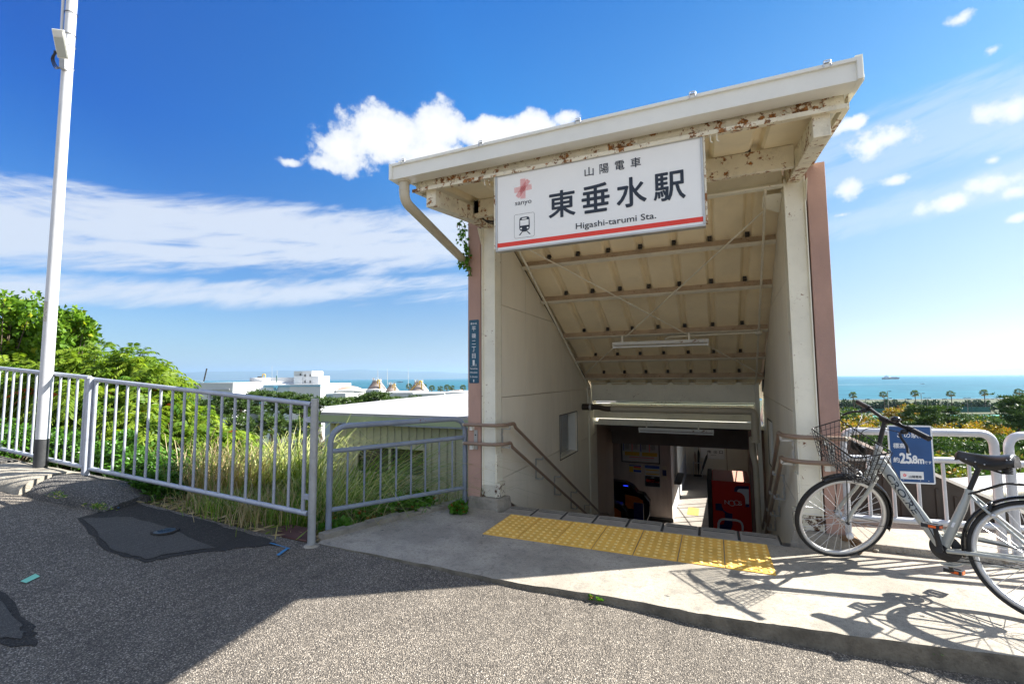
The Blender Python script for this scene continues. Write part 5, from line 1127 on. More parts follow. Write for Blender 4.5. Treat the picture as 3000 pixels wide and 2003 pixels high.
for y in (42, 105, 137, 200):
    q = at_y(y); mb = MB(); mb.tube([q + R0 * 0.055 * math.cos(a) + F0 * 0.055 * math.sin(a) for a in np.linspace(0, 2 * math.pi, 20)[:-1]], 0.0035, 5, closed=True); part('strap', mb, 'dark' if y < 120 else 'chrome', lp)
h0 = PD(184, 172, Dp - 0.16); h1 = PD(167, 86, Dp - 0.30); ax_ = h1 - h0; wx_ = nrm(R0 + F0 * 0.25); nx_ = nrm(np.cross(ax_, wx_))
if nx_ @ F0 > 0: nx_ = -nx_
lh = thing('street_light', 'flat white street light head strapped high on the white pole', 'street light', h0)
part('housing', MB().obox((h0 + h1) / 2 - nx_ * 0.016, ax_ / 2, wx_ * 0.052, nx_ * 0.014), 'white', lh, bev=0.006)
part('diffuser', MB().obox(h0 * 0.62 + h1 * 0.38, ax_ * 0.34, wx_ * 0.043, nx_ * 0.004), surf('lamp_glass', (0.42, 0.44, 0.40), 0.3, 0, 0.05, 5, 0), lh, bev=0.003); part('led_strip', MB().obox(h0 * 0.16 + h1 * 0.84, ax_ * 0.10, wx_ * 0.043, nx_ * 0.003), 'tube', lh)
part('bracket', MB().beam(PD(187, 170, Dp - 0.08), PD(187, 205, Dp - 0.07), 0.055, 0.05), 'galvp', lh); part('arm', MB().tube([PD(196, 135, Dp - 0.03), (h0 + h1) / 2 - nx_ * 0.03], 0.014, 8), 'white', lh)
for o_ in (0, 1, 2): part('cable', MB().tube(fillet([PD(160 + 2 * o_, 155, Dp - 0.2), PD(148 + 4 * o_, 172, Dp - 0.18), PD(160 + 3 * o_, 203 - 4 * o_, Dp - 0.15), PD(176, 200, Dp - 0.1)], 0.05), 0.0055, 6), 'black', lh)
part('sensor', MB().cyl(PD(161, 150, Dp - 0.2), PD(161, 158, Dp - 0.2), 0.012, 8), 'black', lh)

# ================================================================== BICYCLE
hh, ll = 2.574, 0.113
bf = V(math.cos(hh), math.sin(hh), 0); bs_ = V(math.sin(hh), -math.cos(hh), 0); bu = V(0, 0, math.cos(ll)) + bs_ * math.sin(ll); bn = bs_ * math.cos(ll) - V(0, 0, math.sin(ll)); bo = V(1.61, 3.54, 0)
def B(u, w_, v=0.0): return bo + bf * u + bu * w_ + bn * v
th, tt = 0.318, -0.28
Fs = V(-math.cos(th), -math.sin(th), 0); Us = V(-math.sin(th) * math.sin(tt), math.cos(th) * math.sin(tt), math.cos(tt)); Ss = V(math.sin(th) * math.cos(tt), -math.cos(th) * math.cos(tt), math.sin(tt))
wc = V(0.813, 4.147, 0.322)
def L(p, q, r=0.0): return wc + Fs * p + Us * q + Ss * r
bk = thing('bicycle', 'silver city bicycle with black wire basket parked leaning at the right', 'bicycle', B(0.5, 0) * V(1, 1, 0))
def oval(p0, p1, a0, b0, a1, b1, n=16):
    mb = MB(); vs = [np.asarray(p0) + a0 * math.cos(t) + b0 * math.sin(t) for t in np.linspace(0, 2 * math.pi, n, endpoint=False)] + [np.asarray(p1) + a1 * math.cos(t) + b1 * math.sin(t) for t in np.linspace(0, 2 * math.pi, n, endpoint=False)]
    fs = [(i, (i + 1) % n, n + (i + 1) % n, n + i) for i in range(n)]
    if np.dot(np.cross(a0, b0), np.asarray(p1) - np.asarray(p0)) < 0: fs = [f[::-1] for f in fs]
    return mb.add(vs, fs, True)
dt0, dt1 = B(0.735, 0.745), B(0.437, 0.30); dd_ = nrm(dt1 - dt0); dp_ = nrm(np.cross(dd_, bn))
part('down_tube', oval(dt0 - dd_ * 0.02, dt1, dp_ * 0.036, bn * 0.021, dp_ * 0.035, bn * 0.021, 20), 'frame', bk)
part('seat_tube', MB().tube([B(0.429, 0.278), B(0.335, 0.535), B(0.318, 0.585), B(0.299, 0.649)], [0.026, 0.024, 0.020, 0.0175], 16), 'frame', bk)
part('head_tube', MB().tube([B(0.788, 0.672), B(0.751, 0.850)], 0.0215, 16), 'frame', bk)
part('seat_collar', MB().tube([B(0.301, 0.640), B(0.297, 0.658)], 0.0205, 14), 'frame', bk)
part('bottom_bracket', MB().tube([B(0.429, 0.278, -0.036), B(0.429, 0.278, 0.036)], 0.025, 16), 'black', bk)
for s_ in (-1, 1):
    part('chainstay', MB().tube([B(0.405, 0.272, s_ * 0.030), B(0.30, 0.29, s_ * 0.045), B(0.0, 0.328, s_ * 0.062)], [0.012, 0.0115, 0.009], 10), 'frame', bk)
    part('seatstay', MB().tube(fillet([B(0.293, 0.632, s_ * 0.012), B(0.25, 0.585, s_ * 0.045), B(0.0, 0.338, s_ * 0.062)], 0.05), 0.0085, 10), 'frame', bk)
# lettering on the down tube, reading towards the crank
tn = -bn; letters = text('CROIRE', dt0 + dd_ * 0.075 - dp_ * 0.0 + tn * 0.0225 + nrm(np.cross(dd_, tn)) * 0.0, dd_, np.cross(tn, dd_), 0.040, 'ink', bk, width=0.265, bold=0.02, thick=0.0)
n_ = len(letters.data.vertices); co = np.empty(n_ * 3); letters.data.vertices.foreach_get('co', co); co = co.reshape(-1, 3); ydir = nrm(np.cross(tn, dd_)); base = (dt0 + dd_ * 0.075 + tn * 0.0225) - root_loc(bk)
off = (co - base) @ ydir; sh = off - 0.020
co = co - ydir * 0.020 ; co = co - tn * (0.0225 - 0.0218 * np.sqrt(np.clip(1 - (sh / 0.036) ** 2, 0.05, 1)))[:, None]; letters.data.vertices.foreach_set('co', co.ravel())
# seat
part('seatpost', MB().tube([B(0.302, 0.64), B(0.250, 0.792)], 0.0135, 12), 'black', bk)
mb = MB(); secs = []; ns = 16; nr = 14
for i in range(ns + 1):
    t_ = i / ns; u = 0.352 - 0.262 * t_
    wd_ = 0.020 + 0.085 * (max(0, (t_ - 0.30) / 0.70) ** 1.25) ; wd_ = wd_ if t_ > 0.02 else 0.010
    if t_ > 0.93: wd_ *= 1 - 2.2 * (t_ - 0.93)
    tp__ = 0.872 + 0.012 * (2 * t_ - 1) ** 2 + (0.012 if t_ > 0.7 else 0) * (t_ - 0.7) / 0.3
    if t_ < 0.06: tp__ -= 0.02 * (1 - t_ / 0.06)
    if t_ > 0.94: tp__ -= 0.25 * (t_ - 0.94)
    dp__ = 0.040 + 0.046 * math.sin(math.pi * min(1, t_ * 1.0) * 0.85) ** 0.8
    for j in range(nr):
        a = math.pi * (j / (nr - 1)); secs.append(B(u, tp__ - dp__ + dp__ * math.sin(a) ** 0.55, -wd_ * math.cos(a) * (1.0 + 0.0 * a)))
mb.add(secs, [(i * nr + j, i * nr + j + 1, (i + 1) * nr + j + 1, (i + 1) * nr + j) for i in range(ns) for j in range(nr - 1)], True)
mb.add(secs[:nr], [tuple(range(nr - 1, -1, -1))]); mb.add(secs[-nr:], [tuple(range(nr))]); 
sd = part('saddle', mb, 'saddle', bk)
sd.modifiers.new('solid', 'SOLIDIFY').thickness = 0.004
for s_ in (-1,):
    for u, v_, w__ in ((0.300, 0.0215, 0.826), (0.258, 0.028, 0.815), (0.215, 0.044, 0.806), (0.115, 0.086, 0.845), (0.10, 0.088, 0.848)): part('rivet', MB().ball(B(u, w__ + 0.012, s_ * (v_ + 0.003)), 0.0045, 8), 'chrome', sd)
for s_ in (-1, 1):
    part('spring', MB().tube([B(0.13 + 0.016 * math.cos(a), 0.775 + 0.0009 * k_, s_ * 0.04 + 0.016 * math.sin(a)) for k_, a in enumerate(np.linspace(0, 8 * math.pi, 40))], 0.003, 5), 'black', sd)
    part('seat_rail', MB().tube(fillet([B(0.32, 0.845, s_ * 0.010), B(0.25, 0.805, s_ * 0.022), B(0.14, 0.775, s_ * 0.035)], 0.04), 0.0035, 6), 'black', sd)
part('seat_clamp', MB().tube([B(0.250, 0.797, -0.03), B(0.250, 0.797, 0.03)], 0.016, 12), 'black', bk)
# wheels
def wheel(cen, fwd, up, side, nm_lab, hubr, ang0=0.1, hubw=0.05):
    def W(a, r, s_=0): return cen + fwd * r * math.cos(a) + up * r * math.sin(a) + side * s_
    n = 96; prof_ = [(0.2995, 0.0125), (0.300, 0.0175), (0.310, 0.0195), (0.3175, 0.0155), (0.3215, 0.007), (0.3215, -0.007), (0.3175, -0.0155), (0.310, -0.0195), (0.300, -0.0175), (0.2995, -0.0125)]
    def ring(prof__, mat, name, parent, closed=False, arc=None):
        mb = MB(); m_ = len(prof__); aa = np.linspace(0, 2 * math.pi, n, endpoint=False) if arc is None else np.linspace(arc[0], arc[1], arc[2]); vs = [W(a, r, s__) for a in aa for r, s__ in prof__]
        cnt = len(aa) if arc is None else len(aa) - 1; fs = []
        for i in range(cnt):
            i2 = (i + 1) % len(aa)
            for j in range(m_ if closed else m_ - 1): j2 = (j + 1) % m_; fs.append((i * m_ + j, i2 * m_ + j, i2 * m_ + j2, i * m_ + j2))
        mb.add(vs, fs, True); return part(name, mb, mat, parent)
    rim_ = ring([(0.275, 0.006), (0.278, 0.0125), (0.2995, 0.0135), (0.2995, 0.010), (0.290, 0.008), (0.290, -0.008), (0.2995, -0.010), (0.2995, -0.0135), (0.278, -0.0125), (0.275, -0.006)], 'rim', 'wheel', bk, True)
    ring(prof_, 'rubber', 'tyre', rim_)
    mb = MB(); nsx = 32
    for i in range(nsx):
        a = 2 * math.pi * i / nsx + ang0; s__ = hubw * 0.6 * (1 if i % 2 == 0 else -1); kk = 1 if (i // 2) % 2 == 0 else -1
        mb.tube([W(a + kk * 1.15, hubr, s__), W(a, 0.276, s__ * 0.12)], 0.0019, 4, cap=False)
    part('spokes', mb, 'chrome', rim_)
    mb = MB().lathe(cen - side * hubw, side, [(0.0, 0), (0.009, 0.0), (0.009, hubw * 0.25), (hubr, hubw * 0.32), (hubr, hubw * 0.42), (hubr * 0.55, hubw * 0.6), (hubr * 0.55, hubw * 1.4), (hubr, hubw * 1.58), (hubr, hubw * 1.68), (0.009, hubw * 1.75), (0.009, hubw * 2), (0, hubw * 2)], 20)
    part('hub', mb, 'chrome', rim_); q = W(4.35, 0.16, -0.012 * 0); mb = MB().lathe(W(4.25, 0.17) - side * 0.012, side, [(0, 0), (0.012, 0.0), (0.024, 0.004), (0.024, 0.018), (0.012, 0.024), (0, 0.024)], 14); part('reflector', mb, 'clear', rim_)
    return W, ring
Wf, ringf = wheel(wc, Fs, Us, Ss, 'front', 0.026, 0.1, 0.055)
wr_ = B(0, 0.328); Wr, ringr = wheel(wr_, bf, bu, bn, 'rear', 0.030, 0.05, 0.06)
fp_ = [(0.330, 0.026), (0.340, 0.020), (0.345, 0.010), (0.3465, 0.0), (0.345, -0.010), (0.340, -0.020), (0.330, -0.026)]
fp_ = fp_ + [(r - 0.002, s_) for r, s_ in fp_[::-1]]
ringf(fp_, 'gloss', 'front_mudguard', bk, True, (math.radians(62), math.radians(196), 46)); ringr(fp_, 'gloss', 'rear_mudguard', bk, True, (math.radians(-12), math.radians(200), 66))
for s_ in (-1, 1):
    part('mudguard_stay', MB().tube([L(0, 0, s_ * 0.058), Wf(math.radians(190), 0.338, s_ * 0.024)], 0.0022, 5), 'black', bk)
    part('mudguard_stay', MB().tube([B(0, 0.33, s_ * 0.065), Wr(math.radians(160), 0.338, s_ * 0.024)], 0.0022, 5), 'black', bk)
# fork, stem, bars
h0_ = B(0.792, 0.664); h1_ = B(0.751, 0.850)
part('fork_crown', MB().tube([h0_ - Ss * 0.045, h0_ + Ss * 0.045], 0.018, 12), 'frame', bk)
for s_ in (-1, 1):
    part('fork_leg', MB().tube(fillet([h0_ + Ss * s_ * 0.046, h0_ * 0.62 + L(0, 0) * 0.38 + Ss * s_ * 0.052 - Fs * 0.008, L(-0.035, 0.09, s_ * 0.058), L(0.0, 0.0, s_ * 0.060)], 0.12, 6), [0.0145] * 1 + [0.0135] * 14 + [0.009] * 0 if False else 0.0125, 10), 'frame', bk)
    part('axle_nut', MB().tube([L(0, 0, s_ * 0.055), L(0, 0, s_ * 0.085)], 0.0095, 8), 'black', bk)
part('headset', MB().tube([h1_, h1_ + nrm(h1_ - h0_) * 0.022], 0.023, 14), 'chrome', bk)
stt = L(-0.206, 0.748)
part('stem', MB().tube([h1_, stt], 0.0140, 14), 'black', bk); part('stem_clamp', MB().tube([stt - Ss * 0.03, stt + Ss * 0.03], 0.021, 14), 'black', bk)
hb = [L(-0.236, 0.760, -0.34), L(-0.222, 0.765, -0.20), L(-0.208, 0.757, -0.07), L(-0.206, 0.750, 0), L(-0.208, 0.757, 0.07), L(-0.222, 0.765, 0.20), L(-0.236, 0.760, 0.34)]
hb = fillet(hb, 0.05, 4); part('handlebar', MB().tube(hb, 0.0125, 12), 'black', bk)
for s_ in (-1, 1):
    a, b_ = L(-0.225, 0.7645, s_ * 0.225), L(-0.237, 0.7595, s_ * 0.345); d = nrm(b_ - a); mb = MB()
    k_ = 20; pts = [a + (b_ - a) * i / k_ for i in range(k_ + 1)]; rs_ = [0.0175 if i % 2 else 0.0155 for i in range(k_)] + [0.0175]; mb.tube(pts, rs_, 12); part('grip', mb, 'black', bk)
    part('brake_lever', MB().tube(fillet([L(-0.222, 0.750, s_ * 0.19), L(-0.165, 0.735, s_ * 0.20), L(-0.150, 0.722, s_ * 0.24), L(-0.150, 0.690, s_ * 0.30), L(-0.135, 0.660, s_ * 0.335)], 0.03, 4), [0.014] * 3 + [0.011] * 5 + [0.0085] * 6 if False else 0.008, 8), 'black', bk)
    part('lever_mount', MB().tube([L(-0.222, 0.765, s_ * 0.185), L(-0.224, 0.765, s_ * 0.222)], 0.019, 12), 'black', bk); part('lever_body', MB().ball(L(-0.195, 0.745, s_ * 0.20), 0.019, 10, (1.2, 1.0, 0.9)), 'black', bk)
    part('brake_cable', MB().tube(fillet([L(-0.17, 0.738, s_ * 0.19), L(-0.12, 0.73, s_ * 0.10), L(-0.05, 0.70, s_ * 0.03), L(-0.04, 0.60, 0.02 * s_), L(-0.11, 0.45, 0.02 * s_)], 0.09, 7), 0.0028, 6), 'black', bk)
bl_ = L(-0.20, 0.785, 0.105); bell = part('bell', MB().ball(bl_ + Us * 0.008, 0.029, 16, (1, 1, 0.72)), 'gloss', bk); part('bell_lever', MB().tube([bl_ + Ss * 0.02, bl_ + Ss * 0.055 - Us * 0.008], 0.005, 6), 'black', bell); part('bell_base', MB().tube([L(-0.21, 0.757, 0.105), bl_ - Us * 0.008], 0.012, 8), 'black', bell)
part('brake_cable', MB().tube(fillet([L(-0.10, 0.74, 0.0), L(0.02, 0.72, 0.05), L(0.03, 0.60, 0.06), L(-0.07, 0.50, 0.05)], 0.06, 6), 0.0028, 6), 'black', bk)
part('brake_cable', MB().tube(fillet([B(0.70, 0.80, -0.02), B(0.58, 0.56, -0.03), B(0.47, 0.36, -0.03), B(0.43, 0.245, -0.03), B(0.10, 0.27, -0.05)], 0.06, 6), 0.0026, 6), 'black', bk)
# basket
def LB(f, r_, h):                                   # f 0..1 rear->front, r -1..1, h 0 bottom..1 rim
    pb_ = -0.060 + f * 0.14; pt__ = -0.081 + f * 0.210; qb = 0.388; qt = 0.638 - 0.058 * f; rb2 = 0.215; rt = 0.284 - 0.028 * f
    return L(pb_ + (pt__ - pb_) * h, qb + (qt - qb) * h, r_ * (rb2 + (rt - rb2) * h))
per = [(0, -1 + 2 * i / 14) for i in range(14)] + [(i / 6, 1) for i in range(6)] + [(1, 1 - 2 * i / 14) for i in range(14)] + [(1 - i / 6, -1) for i in range(6)]
mb = MB()
for f, r_ in per: mb.tube([LB(f, r_, 0), LB(f, r_, 1)], 0.0022, 5, cap=False)
for h in (0.0, 0.17, 0.33, 0.5, 0.66, 0.83): mb.tube([LB(f, r_, h) for f, r_ in per], 0.0022, 5, closed=True)
for i in range(1, 14): mb.tube([LB(0, -1 + i / 7, 0), LB(1, -1 + i / 7, 0)], 0.0022, 5, cap=False)
for i in range(1, 6): mb.tube([LB(i / 6, -1, 0), LB(i / 6, 1, 0)], 0.0022, 5, cap=False)
bkt = part('basket', mb, 'black', bk); part('basket_rim', MB().tube(fillet([LB(0, -1, 1), LB(0, 1, 1), LB(1, 1, 1), LB(1, -1, 1), LB(0, -1, 1)], 0.03, 4)[:-1], 0.0045, 8, closed=True), 'black', bkt)
part('basket_bracket', MB().obox(LB(0, 0, 0.55) - Fs * 0.01, Ss * 0.03, Fs * 0.008, Us * 0.03), 'black', bkt)
for s_ in (-1, 1): part('basket_stay', MB().tube([LB(0.7, 0.25 * s_, 0), L(0.0, 0.0, s_ * 0.078)], 0.0035, 6), 'black', bkt)
# drive side
part('chainring', MB().lathe(B(0.429, 0.278, 0.045), bn, [(0.03, 0), (0.078, 0.0), (0.081, 0.003), (0.078, 0.006), (0.03, 0.006), (0.03, 0.0)], 40), 'black', bk)
part('chain_guard', MB().tube([B(0.429 + 0.105 * math.cos(a), 0.278 + 0.105 * math.sin(a), 0.055) for a in np.linspace(math.radians(100), math.radians(290), 30)] + [B(0.20, 0.235, 0.06), B(0.02, 0.27, 0.07)], 0.0065, 8), 'frame', bk)
part('chain_guard', MB().prism([B(0.45, 0.385, 0.06), B(0.0, 0.375, 0.07), B(-0.02, 0.352, 0.07), B(0.43, 0.355, 0.06)], bn * 0.003), 'frame', bk)
part('chain', MB().tube([B(0.43, 0.358, 0.05), B(0.0, 0.365, 0.055)], 0.0045, 6).tube([B(0.43, 0.199, 0.05), B(0.0, 0.290, 0.055)], 0.0045, 6), 'black', bk)
part('rear_cog', MB().lathe(B(0, 0.328, 0.045), bn, [(0.0, 0), (0.038, 0), (0.038, 0.012), (0, 0.012)], 24), 'black', bk)
for s_, (cu, cw_) in ((-1, (0.447, 0.418)), (1, (0.411, 0.138))):
    part('crank', MB().tube([B(0.429, 0.278, s_ * 0.060), B(cu, cw_, s_ * 0.078)], [0.016, 0.0115], 10), 'black', bk); part('crank_cap', MB().tube([B(0.429, 0.278, s_ * 0.055), B(0.429, 0.278, s_ * 0.078)], 0.017, 14), 'black', bk)
    pc = B(cu, cw_, s_ * 0.125); ped = part('pedal', MB().obox(pc + bf * 0.036, bf * 0.006, bn * 0.043, bu * 0.012).obox(pc - bf * 0.036, bf * 0.006, bn * 0.043, bu * 0.012).obox(pc + bn * 0.040, bf * 0.040, bn * 0.005, bu * 0.011).obox(pc - bn * 0.040, bf * 0.040, bn * 0.005, bu * 0.011).obox(pc, bf * 0.030, bn * 0.013, bu * 0.008), 'black', bk)
    for e in (-1, 1): part('reflector', MB().obox(pc + bf * 0.0425 * e - bn * s_ * 0.0, bf * 0.002, bn * 0.026, bu * 0.008), 'orange', ped)
    part('reflector', MB().obox(pc - bn * 0.0462 + bf * -0.012, bf * 0.018, bn * 0.0015, bu * 0.007), 'orange', ped)
# rack, brake, lock, stand
for s_ in (-1, 1): part('rack', MB().tube(fillet([B(0.297, 0.630, s_ * 0.016), B(0.136, 0.724, s_ * 0.05), B(-0.20, 0.735, s_ * 0.055)], 0.03), 0.0058, 8), 'black', bk)
for u in (0.10, 0.02, -0.07, -0.16): part('rack_bar', MB().tube([B(u, 0.727, -0.053), B(u, 0.727, 0.053)], 0.0045, 6), 'black', bk)
for s_ in (-1, 1): part('rack_stay', MB().tube([B(-0.06, 0.73, s_ * 0.055), B(0.0, 0.33, s_ * 0.07)], 0.0048, 6), 'black', bk)
part('rim_brake', MB().tube(fillet([B(0.205, 0.56, -0.05), B(0.20, 0.60, -0.03), B(0.20, 0.60, 0.03), B(0.205, 0.56, 0.05)], 0.02), 0.008, 8), 'black', bk); part('brake_spring', MB().ball(B(0.222, 0.575, -0.035), 0.012, 8), 'chrome', bk); part('brake_spring', MB().ball(B(0.190, 0.532, -0.050), 0.014, 8), 'chrome', bk)
part('rim_brake', MB().tube(fillet([L(-0.09, 0.325, -0.05), L(-0.075, 0.365, -0.02), L(-0.075, 0.365, 0.02), L(-0.09, 0.325, 0.05)], 0.02), 0.008, 8), 'chrome', bk)
part('kickstand', MB().tube([B(0.02, 0.30, -0.07), B(-0.04, 0.16, -0.12), B(-0.08, 0.0, -0.19)], 0.0085, 8), 'black', bk); part('down_decal', MB().obox(B(0.372, 0.435, -0.0248), nrm(B(0.3, 0.65) - B(0.43, 0.28)) * 0.016, bf * 0.006, bn * 0.001), 'whitei', bk)
part('front_lock', MB().obox(LB(0, -0.15, 0.62) + Fs * 0.02, Ss * 0.022, Fs * 0.009, Us * 0.026), 'black', bkt)

# ================================================================== NEIGHBOURING BUILDINGS
t = thing('platform_building', 'low building with flat white roof and green fascia behind the short railing', 'building', (-6.5, 6.9, -2))
A_ = [G(948, 1206, 0.73), G(1375, 1222, 0.73)]
x0_, x1_ = -6.85, -2.50; ye = 6.72
mb = MB(); roofp = [V(x0_, ye, 0.73), V(x1_, ye - 0.10, 0.73), V(x1_, 34, 0.73), V(-13.2, 34, 0.73), V(-9.75, 17.65, 0.73), V(-9.12, 12.58, 0.73), V(-8.17, 8.16, 0.73)]
part('roof', MB().prism([p - Z_ * 0.05 for p in roofp], Z_ * 0.05), 'whiteroof', t); part('fascia', MB().prism([V(x0_ - 0.02, ye - 0.012, 0.56), V(x1_, ye - 0.112, 0.56), V(x1_, ye - 0.112, 0.678), V(x0_ - 0.02, ye - 0.012, 0.678)], V(0, 0.05, 0)), 'fasciag', t)
part('fascia', MB().prism([V(x0_ - 0.02, ye, 0.56), V(-8.19, 8.16, 0.56), V(-8.19, 8.16, 0.678), V(x0_ - 0.02, ye, 0.678)], V(0.04, 0.02, 0)), 'fasciag', t)
part('drip_edge', MB().prism([V(x0_ - 0.03, ye - 0.03, 0.535), V(x1_, ye - 0.13, 0.535), V(x1_, ye - 0.13, 0.558), V(x0_ - 0.03, ye - 0.03, 0.558)], V(0, 0.08, 0)), 'bluegrey', t)
rib = MB().prism([V(0, 0, 0), V(0.06, 0, 0), V(0.045, -0.022, 0), V(0.015, -0.022, 0)], V(0, 0, -2.2)).mesh('cladding_rib'); rib.materials.append(M_['cladding'])
yw = ye + 0.14; wx0, wx1, wz0, wz1 = -6.05, -4.62, -0.32, 0.12
mb = MB(); mb.box(x0_ + 0.1, wx0, yw, yw + 0.05, -2.4, 0.53); mb.box(wx1, x1_, yw, yw + 0.05, -2.4, 0.53); mb.box(wx0, wx1, yw, yw + 0.05, wz1, 0.53); mb.box(wx0, wx1, yw, yw + 0.05, -2.4, wz0); part('wall', mb, 'cladding', t)
part('wall', MB().box(x0_ + 0.1, x0_ + 0.14, yw + 0.051, 30, -2.4, 0.53), 'cladding', t)
x = x0_ + 0.16
while x < x1_ - 0.1:
    if x + 0.06 < wx0 - 0.05 or x > wx1 + 0.05: piece('cladding_rib', rib, (x, yw - 0.0, 0.53), t)
    else:
        piece('cladding_rib', rib, (x, yw, 0.53), t, scale=(1, 1, (0.53 - wz1 - 0.06) / 2.2)); piece('cladding_rib', rib, (x, yw, wz0 - 0.06), t, scale=(1, 1, 0.75))
    x += 0.155
wn = part('window', MB().box(wx0 - 0.04, wx1 + 0.04, yw - 0.03, yw + 0.03, wz1, wz1 + 0.05).box(wx0 - 0.04, wx1 + 0.04, yw - 0.04, yw + 0.03, wz0 - 0.05, wz0).box(wx0 - 0.04, wx0, yw - 0.03, yw + 0.03, wz0, wz1).box(wx1, wx1 + 0.04, yw - 0.03, yw + 0.03, wz0, wz1).box(-5.36, -5.31, yw - 0.025, yw + 0.02, wz0, wz1), 'cladding', t)
part('pane', MB().box(wx0, wx1, yw + 0.02, yw + 0.028, wz0, wz1), 'glass', wn)
# dark clad wall dropping away behind the right railing
t = thing('clad_wall', 'dark brown ribbed wall with sloping white capping behind the right railing', 'wall', (1.5, 5.32, -1))
zt_ = lambda x: 0.82 - 0.475 * (x - 1.0)
part('cladding', MB().prism([V(0.95, 5.33, -3), V(5.5, 5.33, -3), V(5.5, 5.33, zt_(5.5)), V(0.95, 5.33, zt_(0.95))], V(0, 0.04, 0)), 'darkwall', t)
part('capping', MB().prism([V(0.95, 5.30, zt_(0.95)), V(5.5, 5.30, zt_(5.5)), V(5.5, 5.30, zt_(5.5) + 0.028), V(0.95, 5.30, zt_(0.95) + 0.028)], V(0, 0.09, 0)), 'white', t)
for i in range(30):
    x = 1.0 + i * 0.125
    part('rib', MB().prism([V(x, 5.329, -0.8), V(x + 0.03, 5.329, -0.8), V(x + 0.03, 5.329, zt_(x + 0.03) - 0.11), V(x, 5.329, zt_(x) - 0.11)], V(0, -0.012, 0)), 'darkwall', t)
part('trim', MB().prism([V(0.95, 5.322, zt_(0.95) - 0.10), V(5.5, 5.322, zt_(5.5) - 0.10), V(5.5, 5.322, zt_(5.5) - 0.004), V(0.95, 5.322, zt_(0.95) - 0.004)], V(0, 0.007, 0)), 'darkwall', t)
# platform roof lower down on the right
t = thing('shelter_roof', 'long white platform roof with tan gutter below the right railing', 'roof', (7, 15, -2.4))
ra0, ra1 = PD(2690, 1468, 9.5), PD(3150, 1415, 13.5); ra0[2] = ra1[2] = -1.28
e0, e1 = PD(2770, 1440, 10.5), PD(3240, 1396, 13.0); zr0 = -1.35
d_ = nrm(V(e1[0] - e0[0], e1[1] - e0[1], 0)); bk_ = nrm(np.cross(Z_, d_)); bk_ = bk_ if bk_ @ F0 > 0 else -bk_
for i in range(14):
    a = V(e0[0], e0[1], 0) + d_ * (i * 0.42); z_a = e0[2] + (e1[2] - e0[2]) * (i * 0.42) / np.linalg.norm((e1 - e0)[:2])
    z_b = e0[2] + (e1[2] - e0[2]) * ((i + 1) * 0.42) / np.linalg.norm((e1 - e0)[:2])
    part('roof_sheet', MB().prism([V(a[0], a[1], z_a), V(*(a + d_ * 0.40)[:2], z_b), V(*(a + d_ * 0.40 + bk_ * 0.95)[:2], z_b + 0.01), V(*(a + bk_ * 0.95)[:2], z_a + 0.01)], Z_ * -0.03), 'whiteroof', t)
part('gutter', MB().tube([V(e0[0], e0[1], e0[2] - 0.14) - bk_ * 0.05, V(e1[0], e1[1], e1[2] - 0.14) - bk_ * 0.05], 0.13, 16), 'pvc', t)
for i in range(6):
    c_ = e0 + (e1 - e0) * (0.12 + 0.15 * i) - Z_ * 0.14 - bk_ * 0.05; part('strap', MB().tube([c_ - d_ * 0.02, c_ + d_ * 0.02], 0.136, 16), 'white', t)
part('wall', MB().prism([V(*e0[:2], e0[2] - 0.3), V(*e1[:2], e1[2] - 0.3), V(*e1[:2], -6), V(*e0[:2], -6)], bk_ * 0.1), 'cladding', t)

# ================================================================== FAR WATERFRONT
def pbox(px0, px1, yt, D, dep, mat, name, parent, yb=None, zb=-21.0):
    a, b_ = PD(px0, yt, D), PD(px1, yt, D); zt_ = a[2]; z0 = zb if yb is None else PD(px0, yb, D)[2]; a = V(a[0], a[1], z0); b_ = V(b_[0], b_[1], z0)
    return part(name, MB().prism([a, b_, b_ + F0 * dep, a + F0 * dep], Z_ * (zt_ - z0)), mat, parent)
t = thing('plant_building', 'white flat-roofed block with roof railing seen above the railing far left', 'building', PD(600, 1130, 150))
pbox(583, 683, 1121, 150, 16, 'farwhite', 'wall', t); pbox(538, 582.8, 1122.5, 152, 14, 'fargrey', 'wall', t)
for x in np.linspace(566, 596, 9): part('roof_rail', MB().tube([PD(x, 1121, 151), PD(x, 1115.5, 151)], 0.05, 4), 'farwhite', t)
part('roof_rail', MB().tube([PD(566, 1115.5, 151), PD(596, 1115.5, 151)], 0.07, 4), 'farwhite', t); pbox(590, 672, 1140, 149.6, 0.3, 'farwhite', 'ledge', t, 1142)
pbox(616, 640, 1169, 149.5, 0.3, 'farblue', 'blue_band', t, 1174)
solo('mast', MB().tube([PD(597, 1117, 148), PD(606, 1079, 148)], 0.22, 6), M_['dark'], 'thin dark leaning mast beside the far white block', 'mast')
t = thing('treatment_building', 'big white waterfront complex with ribbed dome, square tower and dark windows', 'building', PD(830, 1130, 165))
pbox(849, 940, 1125, 160, 30, 'farwhite', 'wall', t); 
M_['farshade'] = surf('far_shaded_wall', (0.40, 0.48, 0.52), 0.7, 0, 0.05, 0.1, 0)  # shaded side of the white walls: shade put into a bluish colour
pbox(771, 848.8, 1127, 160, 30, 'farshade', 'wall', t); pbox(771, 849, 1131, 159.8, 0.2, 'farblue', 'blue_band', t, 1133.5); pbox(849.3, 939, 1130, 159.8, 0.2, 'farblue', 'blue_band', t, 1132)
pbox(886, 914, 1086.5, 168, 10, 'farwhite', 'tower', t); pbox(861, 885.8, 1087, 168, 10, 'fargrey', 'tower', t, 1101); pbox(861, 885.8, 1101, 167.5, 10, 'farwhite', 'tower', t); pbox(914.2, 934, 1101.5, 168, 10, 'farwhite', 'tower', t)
for x in (892, 907):
    for y in (1096, 1114): pbox(x, x + 2.6, y, 167.8, 0.15, 'dark', 'window', t, y + 7)
